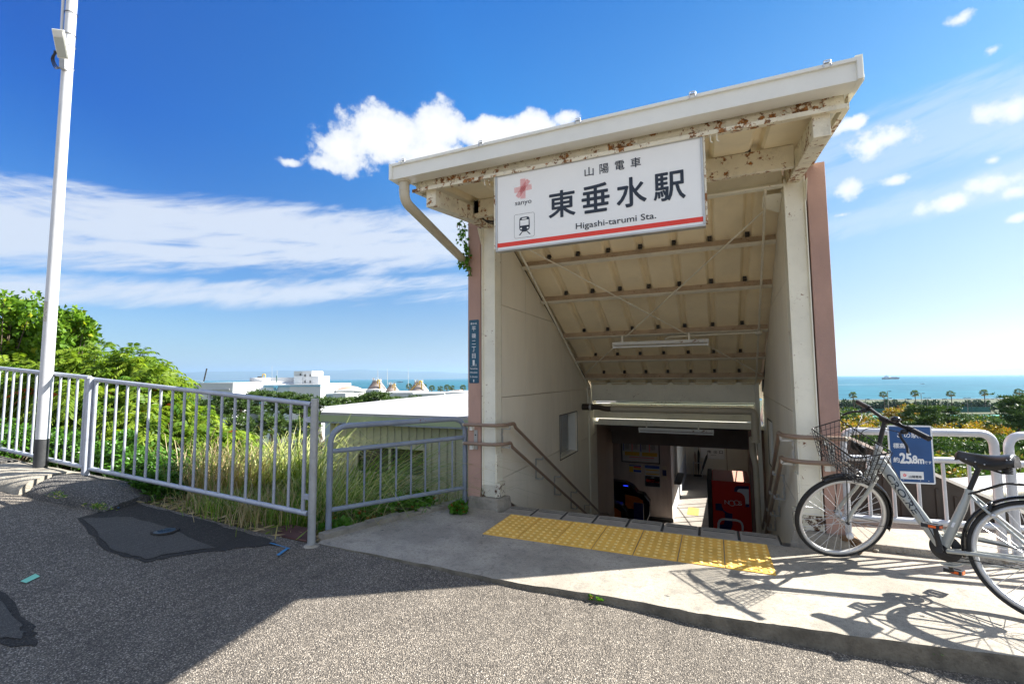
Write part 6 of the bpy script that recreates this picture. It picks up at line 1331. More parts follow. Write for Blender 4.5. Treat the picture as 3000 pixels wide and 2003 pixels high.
for y in (1094,): pbox(878, 881, y, 167.8, 0.15, 'dark', 'window', t, y + 5)
pbox(791, 860, 1105.5, 172, 14, 'farwhite', 'wall', t)
cD = 172; c_ = PD(763, 1130, cD); base_z = PD(763, 1150, cD)[2]
mb = MB(); vs = []; R0_ = (805 - 708) / 1365 * cD / 1.0; nU, nV = 40, 9
cc_ = PD(806, 1150, cD); hz = PD(806, 1116, cD)[2] - base_z
for j in range(nV):
    ph = math.pi / 2 * j / (nV - 1)
    for i in range(nU):
        a = 2 * math.pi * i / nU; rr_ = R0_ * math.cos(ph) * (1.0 if i % 2 else 0.985); vs.append(V(cc_[0] + rr_ * math.cos(a), cc_[1] + rr_ * math.sin(a) + 0, base_z + hz * math.sin(ph)))
mb.add(vs, [(j * nU + i, j * nU + (i + 1) % nU, (j + 1) * nU + (i + 1) % nU, (j + 1) * nU + i) for j in range(nV - 1) for i in range(nU)]); part('dome', mb, 'farwhite', t)
c_ = PD(764, 1117, cD); part('dome_platform', MB().lathe((c_[0], c_[1], PD(764, 1117, cD)[2]), Z_, [(2.2, -0.6), (3.6, 0.0), (3.6, 1.35), (3.3, 1.35), (3.3, 1.2), (0, 1.2)], 24), 'farwhite', t)
part('yellow_pipe', MB().tube(fillet([PD(769, 1105, cD), PD(769, 1096, cD), PD(777, 1096, cD), PD(777, 1105, cD)], 0.3), 0.16, 6), 'fary', t)
for x in (758, 763): part('roof_unit', MB().box(*sum([[PD(x, 1105, cD)[k_] - 0.3, PD(x, 1105, cD)[k_] + 0.3] for k_ in range(3)], [])), 'dark', t)
for x, y in ((797, 1072), (812, 1084)): part('aerial', MB().tube([PD(x, 1105, 172), PD(x, y, 172)], 0.06, 4), 'fargrey', t)
part('lamp_column', MB().tube([PD(810.5, 1122, 158), PD(810.5, 1100, 158)], 0.15, 5), 'net', t)
# emblem on the shade-tinted wall
part('emblem', MB().tube([PD(807 + 4 * math.cos(a), 1139 + 3.6 * math.sin(a), 159.7) for a in np.linspace(0, 2 * math.pi, 14)[:-1]], 0.18, 5, closed=True).tube([PD(801, 1133, 159.7), PD(813, 1133, 159.7)], 0.2, 5), 'farblue', t)
t = thing('storage_tank', 'low round tank with shallow rust-stained domed lid on the waterfront', 'tank', PD(1024, 1150, 175)); c_ = PD(1024, 1144, 178); r_ = 47 / 1365 * 178
part('wall', MB().lathe((c_[0], c_[1], -21), Z_, [(r_ * 1.0, 0), (r_ * 1.0, c_[2] + 21)], 40), 'farwhite', t); part('walkway', MB().lathe((c_[0], c_[1], c_[2]), Z_, [(r_, -0.3), (r_ * 1.05, -0.3), (r_ * 1.05, 0.6), (r_ * 1.04, 0.6)], 40), 'farwhite', t)
part('lid', MB().lathe((c_[0], c_[1], c_[2]), Z_, [(r_ * 0.86, 0.0), (r_ * 0.7, 0.75), (r_ * 0.45, 1.4), (r_ * 0.2, 1.72), (0, 1.8)], 30), 'farrust', t)
rad_l = (('leftmost', 1104, 31, 1144, 1112), ('middle', 1149, 22, 1147, 1125), ('right', 1227, 29, 1144, 1115))
for (lab, px_, hw, yb_, yt_) in rad_l:
    t = thing('digester', {'leftmost': 'cone-topped concrete digester with pipework, nearest the round tank', 'middle': 'smallest cone-topped concrete digester with a yellow pipe arch', 'right': 'cone-topped digester with yellow stair pipe next to the palms'}[lab], 'digester', PD(px_, yb_, 200), 'cone digesters on the waterfront')
    c_ = PD(px_, yb_, 200); r_ = hw / 1365 * 200; hc = PD(px_, yt_, 200)[2] - c_[2]
    part('cone', MB().lathe((c_[0], c_[1], c_[2]), Z_, [(r_, -6), (r_, 0), (r_ * 0.95, 0.25), (r_ * 0.68, hc * 0.42), (r_ * 0.46, hc * 0.72), (r_ * 0.40, hc * 0.9), (0, hc * 0.9)], 28), 'farcone', t)
    part('platform', MB().lathe((c_[0], c_[1], c_[2] + hc * 0.92), Z_, [(r_ * 0.3, 0), (r_ * 0.42, 0), (r_ * 0.42, 0.35), (r_ * 0.40, 0.35)], 20), 'farwhite', t)
    rl = MB()
    for a in np.linspace(0, 2 * math.pi, 14)[:-1]: q = V(c_[0] + r_ * 0.42 * math.cos(a), c_[1] + r_ * 0.42 * math.sin(a), c_[2] + hc * 0.92); rl.tube([q, q + Z_ * 1.1], 0.05, 4)
    part('guard_rail', rl, 'farwhite', t)
    p_ = lambda dx, y: PD(px_ + dx, y, 197)
    part('yellow_pipe', MB().tube(fillet([p_(8, yb_ - 2), p_(8, yt_ + 1), p_(2, yt_ + 1), p_(2, yt_ + 12)], 0.3), 0.24, 6), 'fary', t)
    part('stair', MB().tube([p_(hw * 0.95, yb_), p_(4, yt_ + 2)], 0.22, 5), 'farwhite', t); part('stair', MB().tube([p_(-hw * 0.9, yb_ + 2), p_(-2, yt_ + 6)], 0.18, 5), 'fary' if lab == 'right' else 'farrust', t)
    for k_ in range(9): q = p_(R_.uniform(-hw * 0.4, hw * 0.4), R_.uniform(yt_ - 3, yt_ + 14)); part('pipework', MB().tube([q, q + V(R_.uniform(-0.8, 0.8), 0, R_.uniform(0.4, 1.4))], 0.12, 5), ('farrust', 'farwhite', 'dark')[k_ % 3], t)
for x, yb_, yt_ in ((1107, 1112, 1078), (1135, 1128, 1079), (1196, 1132, 1076)): solo('mast', MB().tube([PD(x, yb_, 196), PD(x, yt_, 196)], [0.11, 0.05], 5), 'fargrey', {1107: 'thin mast above the digester nearest the round tank', 1135: 'thin mast rising left of the middle digester', 1196: 'tallest thin mast between the middle and right digesters'}[x], 'mast', 'masts on the waterfront')
t = thing('pump_house', 'small white building with two dark windows before the cone digesters', 'building', PD(1090, 1150, 150)); pbox(1072, 1110, 1141, 150, 8, 'farwhite', 'wall', t)
for x in (1078, 1090): pbox(x, x + 3, 1148 if x < 1080 else 1147.5, 149.8, 0.2, 'dark', 'window', t, 1156 if x < 1080 else 1152)
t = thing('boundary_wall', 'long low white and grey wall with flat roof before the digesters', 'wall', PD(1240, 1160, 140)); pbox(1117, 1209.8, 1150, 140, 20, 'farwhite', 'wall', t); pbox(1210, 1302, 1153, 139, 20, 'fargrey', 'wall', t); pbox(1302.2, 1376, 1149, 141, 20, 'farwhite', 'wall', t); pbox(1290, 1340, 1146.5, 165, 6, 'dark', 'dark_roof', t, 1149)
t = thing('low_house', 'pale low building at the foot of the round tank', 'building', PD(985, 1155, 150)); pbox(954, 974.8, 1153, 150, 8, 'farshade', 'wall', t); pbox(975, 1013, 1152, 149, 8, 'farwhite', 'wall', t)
solo('kiosk', MB().box(*sum([[PD(1343, 1146, 240)[k_] - (1.6, 1.6, 0.8)[k_], PD(1343, 1146, 240)[k_] + (1.6, 1.6, 0.8)[k_]] for k_ in range(3)], [])), 'farrust', 'tiny rusty hut standing among the left palms', 'hut')

# boats
def boat(name, label, cat, px_, y, D, Ln, kind):
    c_ = PD(px_, y, D); c_[2] = -24.2; t = thing(name, label, cat, c_, None); a, b_ = c_ - R0 * Ln / 2, c_ + R0 * Ln / 2; s_ = Ln / 40
    if kind == 'cargo':
        part('hull', MB().prism([a, b_ - R0 * 3 * s_, b_ + Z_ * 4.6 * s_, a + R0 * 5 * s_ + Z_ * 3.4 * s_, a - R0 * 0.3 * s_ + Z_ * 3.8 * s_], F0 * 6 * s_), 'rustplate', t); part('deck_cargo', MB().prism([a + R0 * 15 * s_ + Z_ * 3.4 * s_, b_ - R0 * 4 * s_ + Z_ * 3.4 * s_, b_ - R0 * 8 * s_ + Z_ * 5.5 * s_, a + R0 * 20 * s_ + Z_ * 5.5 * s_], F0 * 5 * s_), 'farrust', t)
        part('bridge', MB().prism([a + R0 * 2 * s_ + Z_ * 3.4 * s_, a + R0 * 12 * s_ + Z_ * 3.4 * s_, a + R0 * 12 * s_ + Z_ * 8 * s_, a + R0 * 6 * s_ + Z_ * 8 * s_], F0 * 5 * s_), 'farwhite', t); part('funnel', MB().tube([a + R0 * 7 * s_ + Z_ * 8 * s_, a + R0 * 7 * s_ + Z_ * 10.5 * s_], 0.9 * s_, 6), 'farwhite', t)
    else:
        part('hull', MB().prism([a, b_ - R0 * Ln * 0.1, b_ + Z_ * 4 * s_, a + Z_ * 3 * s_], F0 * 6 * s_), 'farwhite' if kind != 'dark' else 'dark', t); part('cabin', MB().prism([a + R0 * Ln * 0.25 + Z_ * 3.2 * s_, a + R0 * Ln * 0.75 + Z_ * 3.6 * s_, a + R0 * Ln * 0.62 + Z_ * 6.5 * s_, a + R0 * Ln * 0.32 + Z_ * 6.5 * s_], F0 * 4 * s_), 'farwhite', t)
        part('cabin_window', MB().prism([a + R0 * Ln * 0.33 + Z_ * 4.6 * s_ - F0 * 0.2, a + R0 * Ln * 0.66 + Z_ * 4.6 * s_ - F0 * 0.2, a + R0 * Ln * 0.63 + Z_ * 5.6 * s_ - F0 * 0.2, a + R0 * Ln * 0.34 + Z_ * 5.6 * s_ - F0 * 0.2], F0 * 0.1), 'navy', t)
    return t
boat('cargo_ship', 'rust-brown cargo ship with white bridge near the right horizon', 'ship', 2613, 1109, 3000, 104, 'cargo')
mbt = boat('motor_boat', 'white motor boat trailing a long wake on the right', 'boat', 2704, 1125, 1300, 15, 'white')
c_ = PD(2698, 1125, 1300); e_ = PD(2420, 1126, 1300); c_[2] = e_[2] = -24.05
solo('wake', MB().prism([c_ + Z_ * 0, e_ - F0 * 6, e_ + F0 * 6], Z_ * 0.2), 'foam', 'long white wake trailing left from the motor boat', 'wake')
boat('ferry', 'small white ferry crossing beyond the far white block', 'ferry', 684, 1117, 2600, 74, 'white'); boat('tug_boat', 'dark tug with white wheelhouse beyond the digesters', 'boat', 1172, 1113, 3200, 44, 'dark')

# ================================================================== VEGETATION
def leaf_obj_mesh(name, base, axis, side, ln, wd, mat, fold=0.25, droop=0.0, col=None):
    """folded diamond leaves: arrays base (n,3), axis (n,3), side (n,3), ln (n), wd (n)"""
    n = len(base); nn = np.cross(axis, side)
    mid = base + axis * (ln * 0.45)[:, None]
    tip = base + axis * ln[:, None] - np.array([0, 0, 1.0]) * (droop * ln)[:, None]
    l_ = mid + side * (wd * 0.5)[:, None] + nn * (wd * fold)[:, None]; r_ = mid - side * (wd * 0.5)[:, None] + nn * (wd * fold)[:, None]
    vs = np.stack([base, l_, tip, r_], 1).reshape(-1, 3)
    me = bpy.data.meshes.new(name); me.vertices.add(4 * n); me.vertices.foreach_set('co', vs.astype(np.float32).ravel())
    idx = np.arange(n)[:, None] * 4; tri = np.concatenate([idx + 0, idx + 1, idx + 2, idx + 0, idx + 2, idx + 3], 1).ravel()
    me.loops.add(6 * n); me.loops.foreach_set('vertex_index', tri.astype(np.int32)); me.polygons.add(2 * n)
    me.polygons.foreach_set('loop_start', (np.arange(2 * n) * 3).astype(np.int32)); me.update(calc_edges=True)
    add_rnd(me, np.repeat(np.stack([rng.random(n), rng.random(n), rng.random(n)], 1) if col is None else col, 4, 0))
    me.materials.append(M_[mat]); return me
def add_rnd(me, c3):
    at = me.color_attributes.new('rnd', 'FLOAT_COLOR', 'POINT'); at.data.foreach_set('color', np.concatenate([c3, np.ones((len(c3), 1))], 1).astype(np.float32).ravel())
def rdir(n, up=0.0):
    v = rng.normal(size=(n, 3)); v[:, 2] += up; return v / np.linalg.norm(v, axis=1)[:, None]
def perp(a):
    r = rng.normal(size=a.shape); s_ = np.cross(a, r); return s_ / (np.linalg.norm(s_, axis=1)[:, None] + 1e-9)
def obj_of(me, name, parent, loc=(0, 0, 0)):
    o = bpy.data.objects.new(name, me); C.objects.link(o); o.parent = parent; o.location = loc
    if name in ('foliage', 'blades', 'leaves', 'crown', 'fronds'): o['kind'] = 'stuff'
    return o
def broad(n_cl, R, H, leaf, per, mat, seed, name='crown'):
    """clumped crown about the origin: R radius, H height"""
    g = np.random.default_rng(seed); cs = g.normal(size=(n_cl, 3)); cs /= np.linalg.norm(cs, axis=1)[:, None]; cs *= (g.random(n_cl) ** 0.35)[:, None] * np.array([R, R, H / 2]); cs[:, 2] += H / 2
    cr = R * (0.20 + 0.18 * g.random(n_cl)); k_ = np.repeat(np.arange(n_cl), per); d = g.normal(size=(len(k_), 3)); d /= np.linalg.norm(d, axis=1)[:, None]
    b_ = cs[k_] + d * (cr[k_] * (0.55 + 0.5 * g.random(len(k_))))[:, None] * np.array([1, 1, 0.75]); ax = d * 0.7 + g.normal(size=d.shape) * 0.5; ax[:, 2] -= 0.15; ax /= np.linalg.norm(ax, axis=1)[:, None]
    s_ = np.cross(ax, g.normal(size=ax.shape)); s_ /= np.linalg.norm(s_, axis=1)[:, None]; ln = leaf * (0.7 + 0.6 * g.random(len(k_)))
    tone = g.random(n_cl); col = np.stack([np.clip(tone[k_] * 0.6 + g.random(len(k_)) * 0.4, 0, 1), g.random(len(k_)), g.random(len(k_))], 1)
    return leaf_obj_mesh(name, b_, ax, s_, ln, ln * 0.62, mat, col=col), cs
def pine(n_cl, R, H, seed, ntuft=10, needle=0.30, mat='pineleaf'):
    g = np.random.default_rng(seed); ang = g.random(n_cl) * 2 * math.pi; hh_ = g.random(n_cl); rr_ = R * (g.random(n_cl) ** 0.5) * (1 - 0.55 * hh_ ** 1.5)
    cs = np.stack([rr_ * np.cos(ang), rr_ * np.sin(ang), H * (0.15 + 0.85 * hh_)], 1); out = [[], [], [], [], []]; 
    k_ = np.repeat(np.arange(n_cl), ntuft); tc = cs[k_] + g.normal(size=(len(k_), 3)) * R * np.array([0.14, 0.14, 0.045]) ; nd = 12
    kk = np.repeat(np.arange(len(tc)), nd); d = g.normal(size=(len(kk), 3)); d[:, 2] = np.abs(d[:, 2]) * 0.9 + 0.15; d /= np.linalg.norm(d, axis=1)[:, None]; s_ = np.cross(d, g.normal(size=d.shape)); s_ /= np.linalg.norm(s_, axis=1)[:, None]
    ln = needle * (0.7 + 0.5 * g.random(len(kk))); tone = g.random(n_cl)[k_][kk]; col = np.stack([np.clip(0.6 * tone + 0.4 * g.random(len(kk)), 0, 1), g.random(len(kk)), g.random(len(kk))], 1)
    return leaf_obj_mesh('crown', tc[kk], d, s_, ln, ln * 0.22, mat, col=col), cs
def trunk_mesh(h, r, cs=None, lean=0.2, seed=1, nbr=10):
    g = random.Random(seed); mb = MB(); p = [V(0, 0, 0)]
    for i in range(5): p.append(p[-1] + V(g.uniform(-lean, lean), g.uniform(-lean, lean), h / 5))
    mb.tube(p, list(np.linspace(r, r * 0.35, 6)), 7)
    if cs is not None:
        for c_ in cs[:nbr]: a = p[g.randint(2, 5)]; c2 = np.asarray(c_) + V(0, 0, h * 0.0); mb.tube([a, (a + c2) / 2 + V(0, 0, -0.1), c2], [r * 0.38, r * 0.25, r * 0.08], 5)
    me = mb.mesh('trunk'); me.materials.append(M_['bark']); return me
protos = {}
def proto(kind, seed, **k_):
    key = (kind, seed)
    if key in protos: return protos[key]
    if kind == 'pine': me, cs = pine(46, 1.0, 1.15, seed, 15, 0.13)
    else: me, cs = broad(60, 1.0, 1.35, 0.105, 110, 'tree_a', seed)
    tr = trunk_mesh(1.3, 0.06, cs, 0.06, seed); protos[key] = (me, tr); return protos[key]
def tree(name, label, cat, base, R, ztop, kind, seed, mat=None, group=None):
    me, tr = proto(kind, seed); Hc = R * (1.15 if kind == 'pine' else 1.35) * 1.05; t = thing(name, label, cat, base, group, R_.uniform(0, 6.28))
    c_ = obj_of(me, 'crown', t, (0, 0, (ztop - base[2]) - Hc)); c_.scale = (R, R, R)
    if mat: c_.material_slots[0].link = 'OBJECT'; c_.material_slots[0].material = M_[mat]
    hT = (ztop - base[2]) - Hc * 0.45; k_ = obj_of(tr, 'trunk', t, (0, 0, 0)); k_.scale = (R * 1.0, R * 1.0, hT / 1.3); return t
# labels for the wooded slope on the right are built from kind, tone and neighbours
KINDS = {'pine': 'pine', 'broad': 'broadleaved tree'}
rows = [(15, 1405, 4), (20, 1352, 4), (27, 1318, 5), (36, 1290, 6), (48, 1268, 7), (62, 1250, 8), (80, 1236, 9), (100, 1224, 9), (122, 1214, 9)]
lab_r = ['nearest row just beyond the platform roof', 'second row beyond the platform roof', 'third row of the slope', 'fourth row of the slope', 'middle row of the slope', 'sixth row of the slope', 'seventh row of the slope', 'last row but one before the tennis courts', 'last row before the tennis courts']
gR = random.Random(5)
for ri, (D, yt_, n_) in enumerate(rows):
    for i in range(n_):
        px_ = 2400 + (3120 - 2400) * (i + 0.5 + gR.uniform(-0.25, 0.25)) / n_; Dj = D * gR.uniform(0.93, 1.07); y_ = yt_ + gR.uniform(-9, 9) * (1 if D > 30 else 1.6)
        kind = gR.choice(['pine', 'broad', 'broad']) if ri > 1 else 'broad'; mat = None
        if kind == 'broad': mat = gR.choice(['tree_a', 'tree_c', 'tree_a', 'tree_b' if D > 30 else 'tree_c'])
        p = PD(px_, y_, Dj); zt2 = p[2]; gz = far_ground(Dj); Rr = (720 / n_) / 1365 * D * gR.uniform(0.70, 0.95); Rr = min(Rr, (zt2 - gz) * 0.62)
        tone = {'tree_a': 'green', 'tree_b': 'yellowing', 'tree_c': 'olive', None: 'dark'}[mat]
        side = 'at the left end' if i == 0 else ('at the right end' if i == n_ - 1 else 'place %s from the left' % ['first', 'second', 'third', 'fourth', 'fifth', 'sixth', 'seventh', 'eighth', 'ninth'][i])
        tree('pine_tree' if kind == 'pine' else 'broadleaf_tree', '%s %s %s in the %s' % (tone, KINDS[kind], side, lab_r[ri]) if len(('%s %s %s in the %s' % (tone, KINDS[kind], side, lab_r[ri])).split()) <= 16 else '%s %s, %s, %s' % (tone, KINDS[kind], side, lab_r[ri].replace('of the slope', '')), 'tree', (p[0], p[1], gz), Rr, zt2, kind, gR.randint(1, 3), mat, 'trees on the wooded slope')
for (px_, y_, D, Rr, kind, mat, lab) in ((2655, 1188, 92, 3.6, 'broad', 'tree_b', 'golden yellow round tree standing out above the green slope'), (2705, 1188, 66, 3.2, 'pine', None, 'dark pine just right of the golden yellow tree'), (2770, 1190, 70, 3.6, 'pine', None, 'broad dark pine between the golden tree and the courts'), (2985, 1158, 52, 3.4, 'pine', None, 'tall dark pine at the right edge reaching above the palms line'), (2480, 1196, 100, 3.5, 'broad', 'tree_a', 'fresh green tree beside the pink wall above the handlebar')):
    p = PD(px_, y_, D); tree('pine_tree' if kind == 'pine' else 'broadleaf_tree', lab, 'tree', (p[0], p[1], far_ground(D)), Rr, p[2], kind, 2, mat, 'trees on the wooded slope')
# pines behind the grasses on the left
lefts = [(575, 1172, 30), (640, 1158, 27), (700, 1163, 24), (765, 1146, 34), (830, 1152, 30), (885, 1160, 26), (940, 1166, 38), (1000, 1168, 44), (1055, 1162, 46), (1105, 1150, 42), (1160, 1166, 48), (1205, 1164, 52), (600, 1215, 20), (700, 1225, 18), (800, 1218, 19), (880, 1230, 18), (520, 1230, 22)]
for i, (px_, y_, D) in enumerate(lefts):
    p = PD(px_, y_ - 3, D); gz = far_ground(D); Rr = min(52 / 1365 * D * R_.uniform(1.0, 1.2), 2.4)
    what = ['behind the left part of the long railing', 'in front of the domed building', 'above the white platform roof'][0 if px_ < 720 else (1 if px_ < 950 else 2)]
    num = ['leftmost', 'second', 'third', 'fourth', 'fifth', 'sixth'][[q for q in range(len(lefts)) if (lefts[q][0] < 720, lefts[q][0] < 950) == (px_ < 720, px_ < 950)].index(i)]
    tree('pine_tree', '%s %s pine %s' % (num, 'tufted dark green' if y_ < 1200 else 'lower shaded green', what), 'tree', (p[0], p[1], gz), Rr, p[2], 'pine', 1 + i % 3, None, 'pines behind the railing')

# palms
def palm_mesh(seed):
    g = np.random.default_rng(seed); nf_ = 46; base = []; ax = []; sd_ = []; ln = []; col = []
    for i in range(nf_):
        a = g.random() * 2 * math.pi; el = g.uniform(-0.9, 1.35); d = V(math.cos(a) * math.cos(el), math.sin(a) * math.cos(el), math.sin(el)); stalk = 1.0 * d; tipc = stalk
        for j in range(12):
            s1 = nrm(np.cross(d, V(0, 0, 1) + g.normal(size=3) * 0.2)); w_ = (j - 5.5) / 5.5; dd = nrm(d + s1 * w_ * 0.9 + V(0, 0, -0.35 * abs(w_) - 0.15)); base.append(tipc); ax.append(dd); sd_.append(nrm(np.cross(dd, g.normal(size=3)))); ln.append(1.25 * (1 - 0.25 * abs(w_))); col.append((g.random(), 1.0 if el < -0.45 else 0.3 * g.random(), 0))
    me = leaf_obj_mesh('fronds', np.array(base), np.array(ax), np.array(sd_), np.array(ln), np.array(ln) * 0.16, 'palm', 0.1, 0.15, np.array(col)); return me
pm = [palm_mesh(1), palm_mesh(2)]
tm_ = MB().tube([V(0, 0, 0), V(0.1, 0, 0.5), V(0, 0, 1)], [0.30, 0.22, 0.2], 8).mesh('trunk'); tm_.materials.append(M_['bark'])
palms = [(2499, 1157, 270, 'leftmost palm on the right shore, next to the pink wall'), (2589, 1155, 272, 'second palm from the pink wall on the right shore'), (2680, 1152, 268, 'third palm from the pink wall, just left of mid shore'), (2786, 1153, 270, 'fourth palm from the pink wall, above the dark pines'), (2883, 1150, 268, 'fifth palm from the pink wall, left of the edge palm'), (2986, 1147, 262, 'palm at the right edge of the view')]
palms += [(1265, 1136, 262, 'leftmost palm of five left of the address plate'), (1290, 1138, 262, 'second palm of five left of the address plate'), (1309, 1134, 258, 'third and highest palm of five left of the address plate'), (1324, 1136, 262, 'fourth palm of five left of the address plate'), (1356, 1135, 258, 'palm nearest the address plate'), (1243, 1132, 264, 'palm half hidden behind the right cone digester'), (1198, 1131, 262, 'palm between the middle and right cone digesters')]
for i, (px_, y_, D, lab) in enumerate(palms):
    p = PD(px_, y_, D); sc_ = 1.12 if px_ > 2000 else 0.92; t = thing('palm_tree', lab, 'palm tree', (p[0], p[1], -20.5), 'palms along the shore'); c_ = obj_of(pm[i % 2], 'fronds', t, (0, 0, p[2] + 20.5)); c_.scale = (sc_,) * 3; k_ = obj_of(tm_, 'trunk', t); k_.scale = (1, 1, p[2] + 20.5)
# hedge before the sea
g = np.random.default_rng(3); pxs = np.linspace(2440, 3080, 300); hb_ = []; 
for q in pxs:
    for _ in range(26):
        D = g.uniform(290, 296); hy = PD(q, 1181 + 4 * math.sin(q * 0.05) + 3 * math.sin(q * 0.21), D)[2]; b0_ = PD(q + g.uniform(-2, 2), 1190, D); hb_.append((b0_[0], b0_[1], g.uniform(-20, hy + 0.5)))
hb_ = np.array(hb_); ax = rdir(len(hb_), 1.2); me = leaf_obj_mesh('foliage', hb_, ax, perp(ax), np.full(len(hb_), 1.5), np.full(len(hb_), 0.75), 'hedge'); o = bpy.data.objects.new('hedge', me); C.objects.link(o); tagp(o, 'long dark pine hedge along the shore behind the tennis courts', 'hedge')
for (a, b_, yb_, yt_, D, mt, nm_, lab) in ((2470, 2600, 1212, 1197, 262, 'net', 'court_netting', 'green court netting left of the golden tree'), (2795, 2905, 1211, 1192, 262, 'net', 'court_netting', 'green court netting right of the dark pines')):
    q0, q1 = PD(a, yb_, D), PD(b_, yb_, D); solo(nm_, MB().prism([q0, q1, q1 + F0 * 0.1, q0 + F0 * 0.1], Z_ * (PD(a, yt_, D)[2] - q0[2])), mt, lab, 'netting')
c0 = [fr_(215, 150, -19.6), fr_(215, 260, -19.6), fr_(245, 290, -19.6), fr_(245, 168, -19.6)]; struct('tennis_court', MB().prism(c0, Z_ * 0.05), 'court')
c0 = [fr_(250, 160, -19.6), fr_(250, 300, -19.6), fr_(262, 300, -19.6), fr_(262, 160, -19.6)]; struct('path', MB().prism(c0, Z_ * 0.05), 'lowland')
for i, (px_, yt_, tall, dbl) in enumerate(((2536, 1169, 0, 0), (2600, 1146, 1, 0), (2602, 1166, 0, 0), (2652, 1168, 0, 0), (2698, 1152, 1, 1), (2716, 1165, 0, 1), (2762, 1168, 0, 0), (2775, 1169, 0, 0), (2833, 1165, 0, 1), (2845, 1174, 0, 0), (2900, 1169, 0, 1), (2953, 1165, 0, 0), (2660, 1169, 0, 0))):
    D = 245 + (i % 3) * 4; top_ = PD(px_, yt_, D); b_ = V(top_[0], top_[1], -20.3); t = thing('court_light', '%s floodlight pole %s' % ('double-headed' if dbl else 'single-headed', ['left of the first palm gap', 'tall beside the second palm', 'short beside the second palm', 'under the boat wake', 'tall beside the third palm', 'just right of the third palm', 'left of the fourth palm', 'touching the fourth palm', 'midway between fourth and fifth palms', 'short right of the midway pole', 'just right of the fifth palm', 'left of the edge palm', 'short left of the third palm'][i]), 'floodlight', b_, 'tennis court floodlights')
    part('pole', MB().tube([b_, top_], 0.16 if tall else 0.12, 5), 'farrust' if i % 3 else 'dark', t)
    part('cross_arm', MB().tube([top_ - R0 * (1.3 if dbl else 0.3), top_ + R0 * 1.3], 0.09, 4), 'dark', t)
    for s_ in ((-1, 1) if dbl else (1,)): part('lamp_head', MB().obox(top_ + R0 * 1.3 * s_, R0 * 0.5, F0 * 0.3, Z_ * 0.15), 'dark', t)

# ---- close plants on the left slope
def gz_(x, y): return ground_z(x, y)
def sumac(name, label, cen, R, H, nleaf, seed, mat='leafs', ln0=0.26, group=None):
    g = np.random.default_rng(seed); t = thing(name, label, 'shrub', (cen[0], cen[1], gz_(cen[0], cen[1])), group); zb = gz_(cen[0], cen[1]); zc_ = cen[2]
    ncl = 26; cs = g.normal(size=(ncl, 3)); cs /= np.linalg.norm(cs, axis=1)[:, None]; cs *= (g.random(ncl) ** 0.4)[:, None] * np.array([R, R * 0.8, H]) * 0.85
    k_ = g.integers(0, ncl, nleaf); d = g.normal(size=(nleaf, 3)); d[:, 2] += 0.25; d /= np.linalg.norm(d, axis=1)[:, None]; st_ = cs[k_] + d * 0.16 * R * g.random(nleaf)[:, None]
    npair = 8; rl = ln0 * (0.7 + 0.6 * g.random(nleaf)); tone = g.random(ncl)[k_]; base = []; ax = []; sd_ = []; ln = []; col = []
    s0 = np.cross(d, np.array([0, 0, 1.0])) + 1e-4; s0 /= np.linalg.norm(s0, axis=1)[:, None]; rare = g.random(nleaf)
    for j in range(npair * 2 + 1):
        f = min(1.0, 0.2 + 0.8 * (j // 2) / npair); pos = st_ + d * (rl * f)[:, None]; pos[:, 2] -= rl * f * f * 0.55
        loc = d.copy(); loc[:, 2] -= 1.1 * f; loc /= np.linalg.norm(loc, axis=1)[:, None]; sgn = 1 if j % 2 else -1
        a = loc * (0.55 if j < npair * 2 else 1.0) + s0 * (sgn * (0.85 if j < npair * 2 else 0)) ; a[:, 2] -= 0.35; a += g.normal(size=a.shape) * 0.12; a /= np.linalg.norm(a, axis=1)[:, None]
        base.append(pos); ax.append(a); s_ = np.cross(a, loc) ; s_ = np.cross(a, s_); s_ /= (np.linalg.norm(s_, axis=1)[:, None] + 1e-6); sd_.append(s_); ln.append(rl * (0.34 if j < npair * 2 else 0.30) * (1 - 0.35 * abs(f - 0.6))); col.append(np.stack([np.clip(0.7 * tone + 0.3 * g.random(nleaf), 0, 1), rare, g.random(nleaf)], 1))
    me = leaf_obj_mesh('foliage', np.concatenate(base), np.concatenate(ax), np.concatenate(sd_), np.concatenate(ln), np.concatenate(ln) * 0.30, mat, 0.12, 0.1, np.concatenate(col))
    obj_of(me, 'foliage', t, (0, 0, zc_ - zb)); mb = MB()
    for c_ in cs[:12]: c2 = np.asarray(c_) + V(0, 0, zc_ - zb); mb.tube([V(0, 0, -0.1), V(c2[0] * 0.4, c2[1] * 0.4, c2[2] * 0.55), c2], [0.022, 0.014, 0.005], 5)
    me2 = mb.mesh('stems'); me2.materials.append(M_['bark']); obj_of(me2, 'stems', t); return t
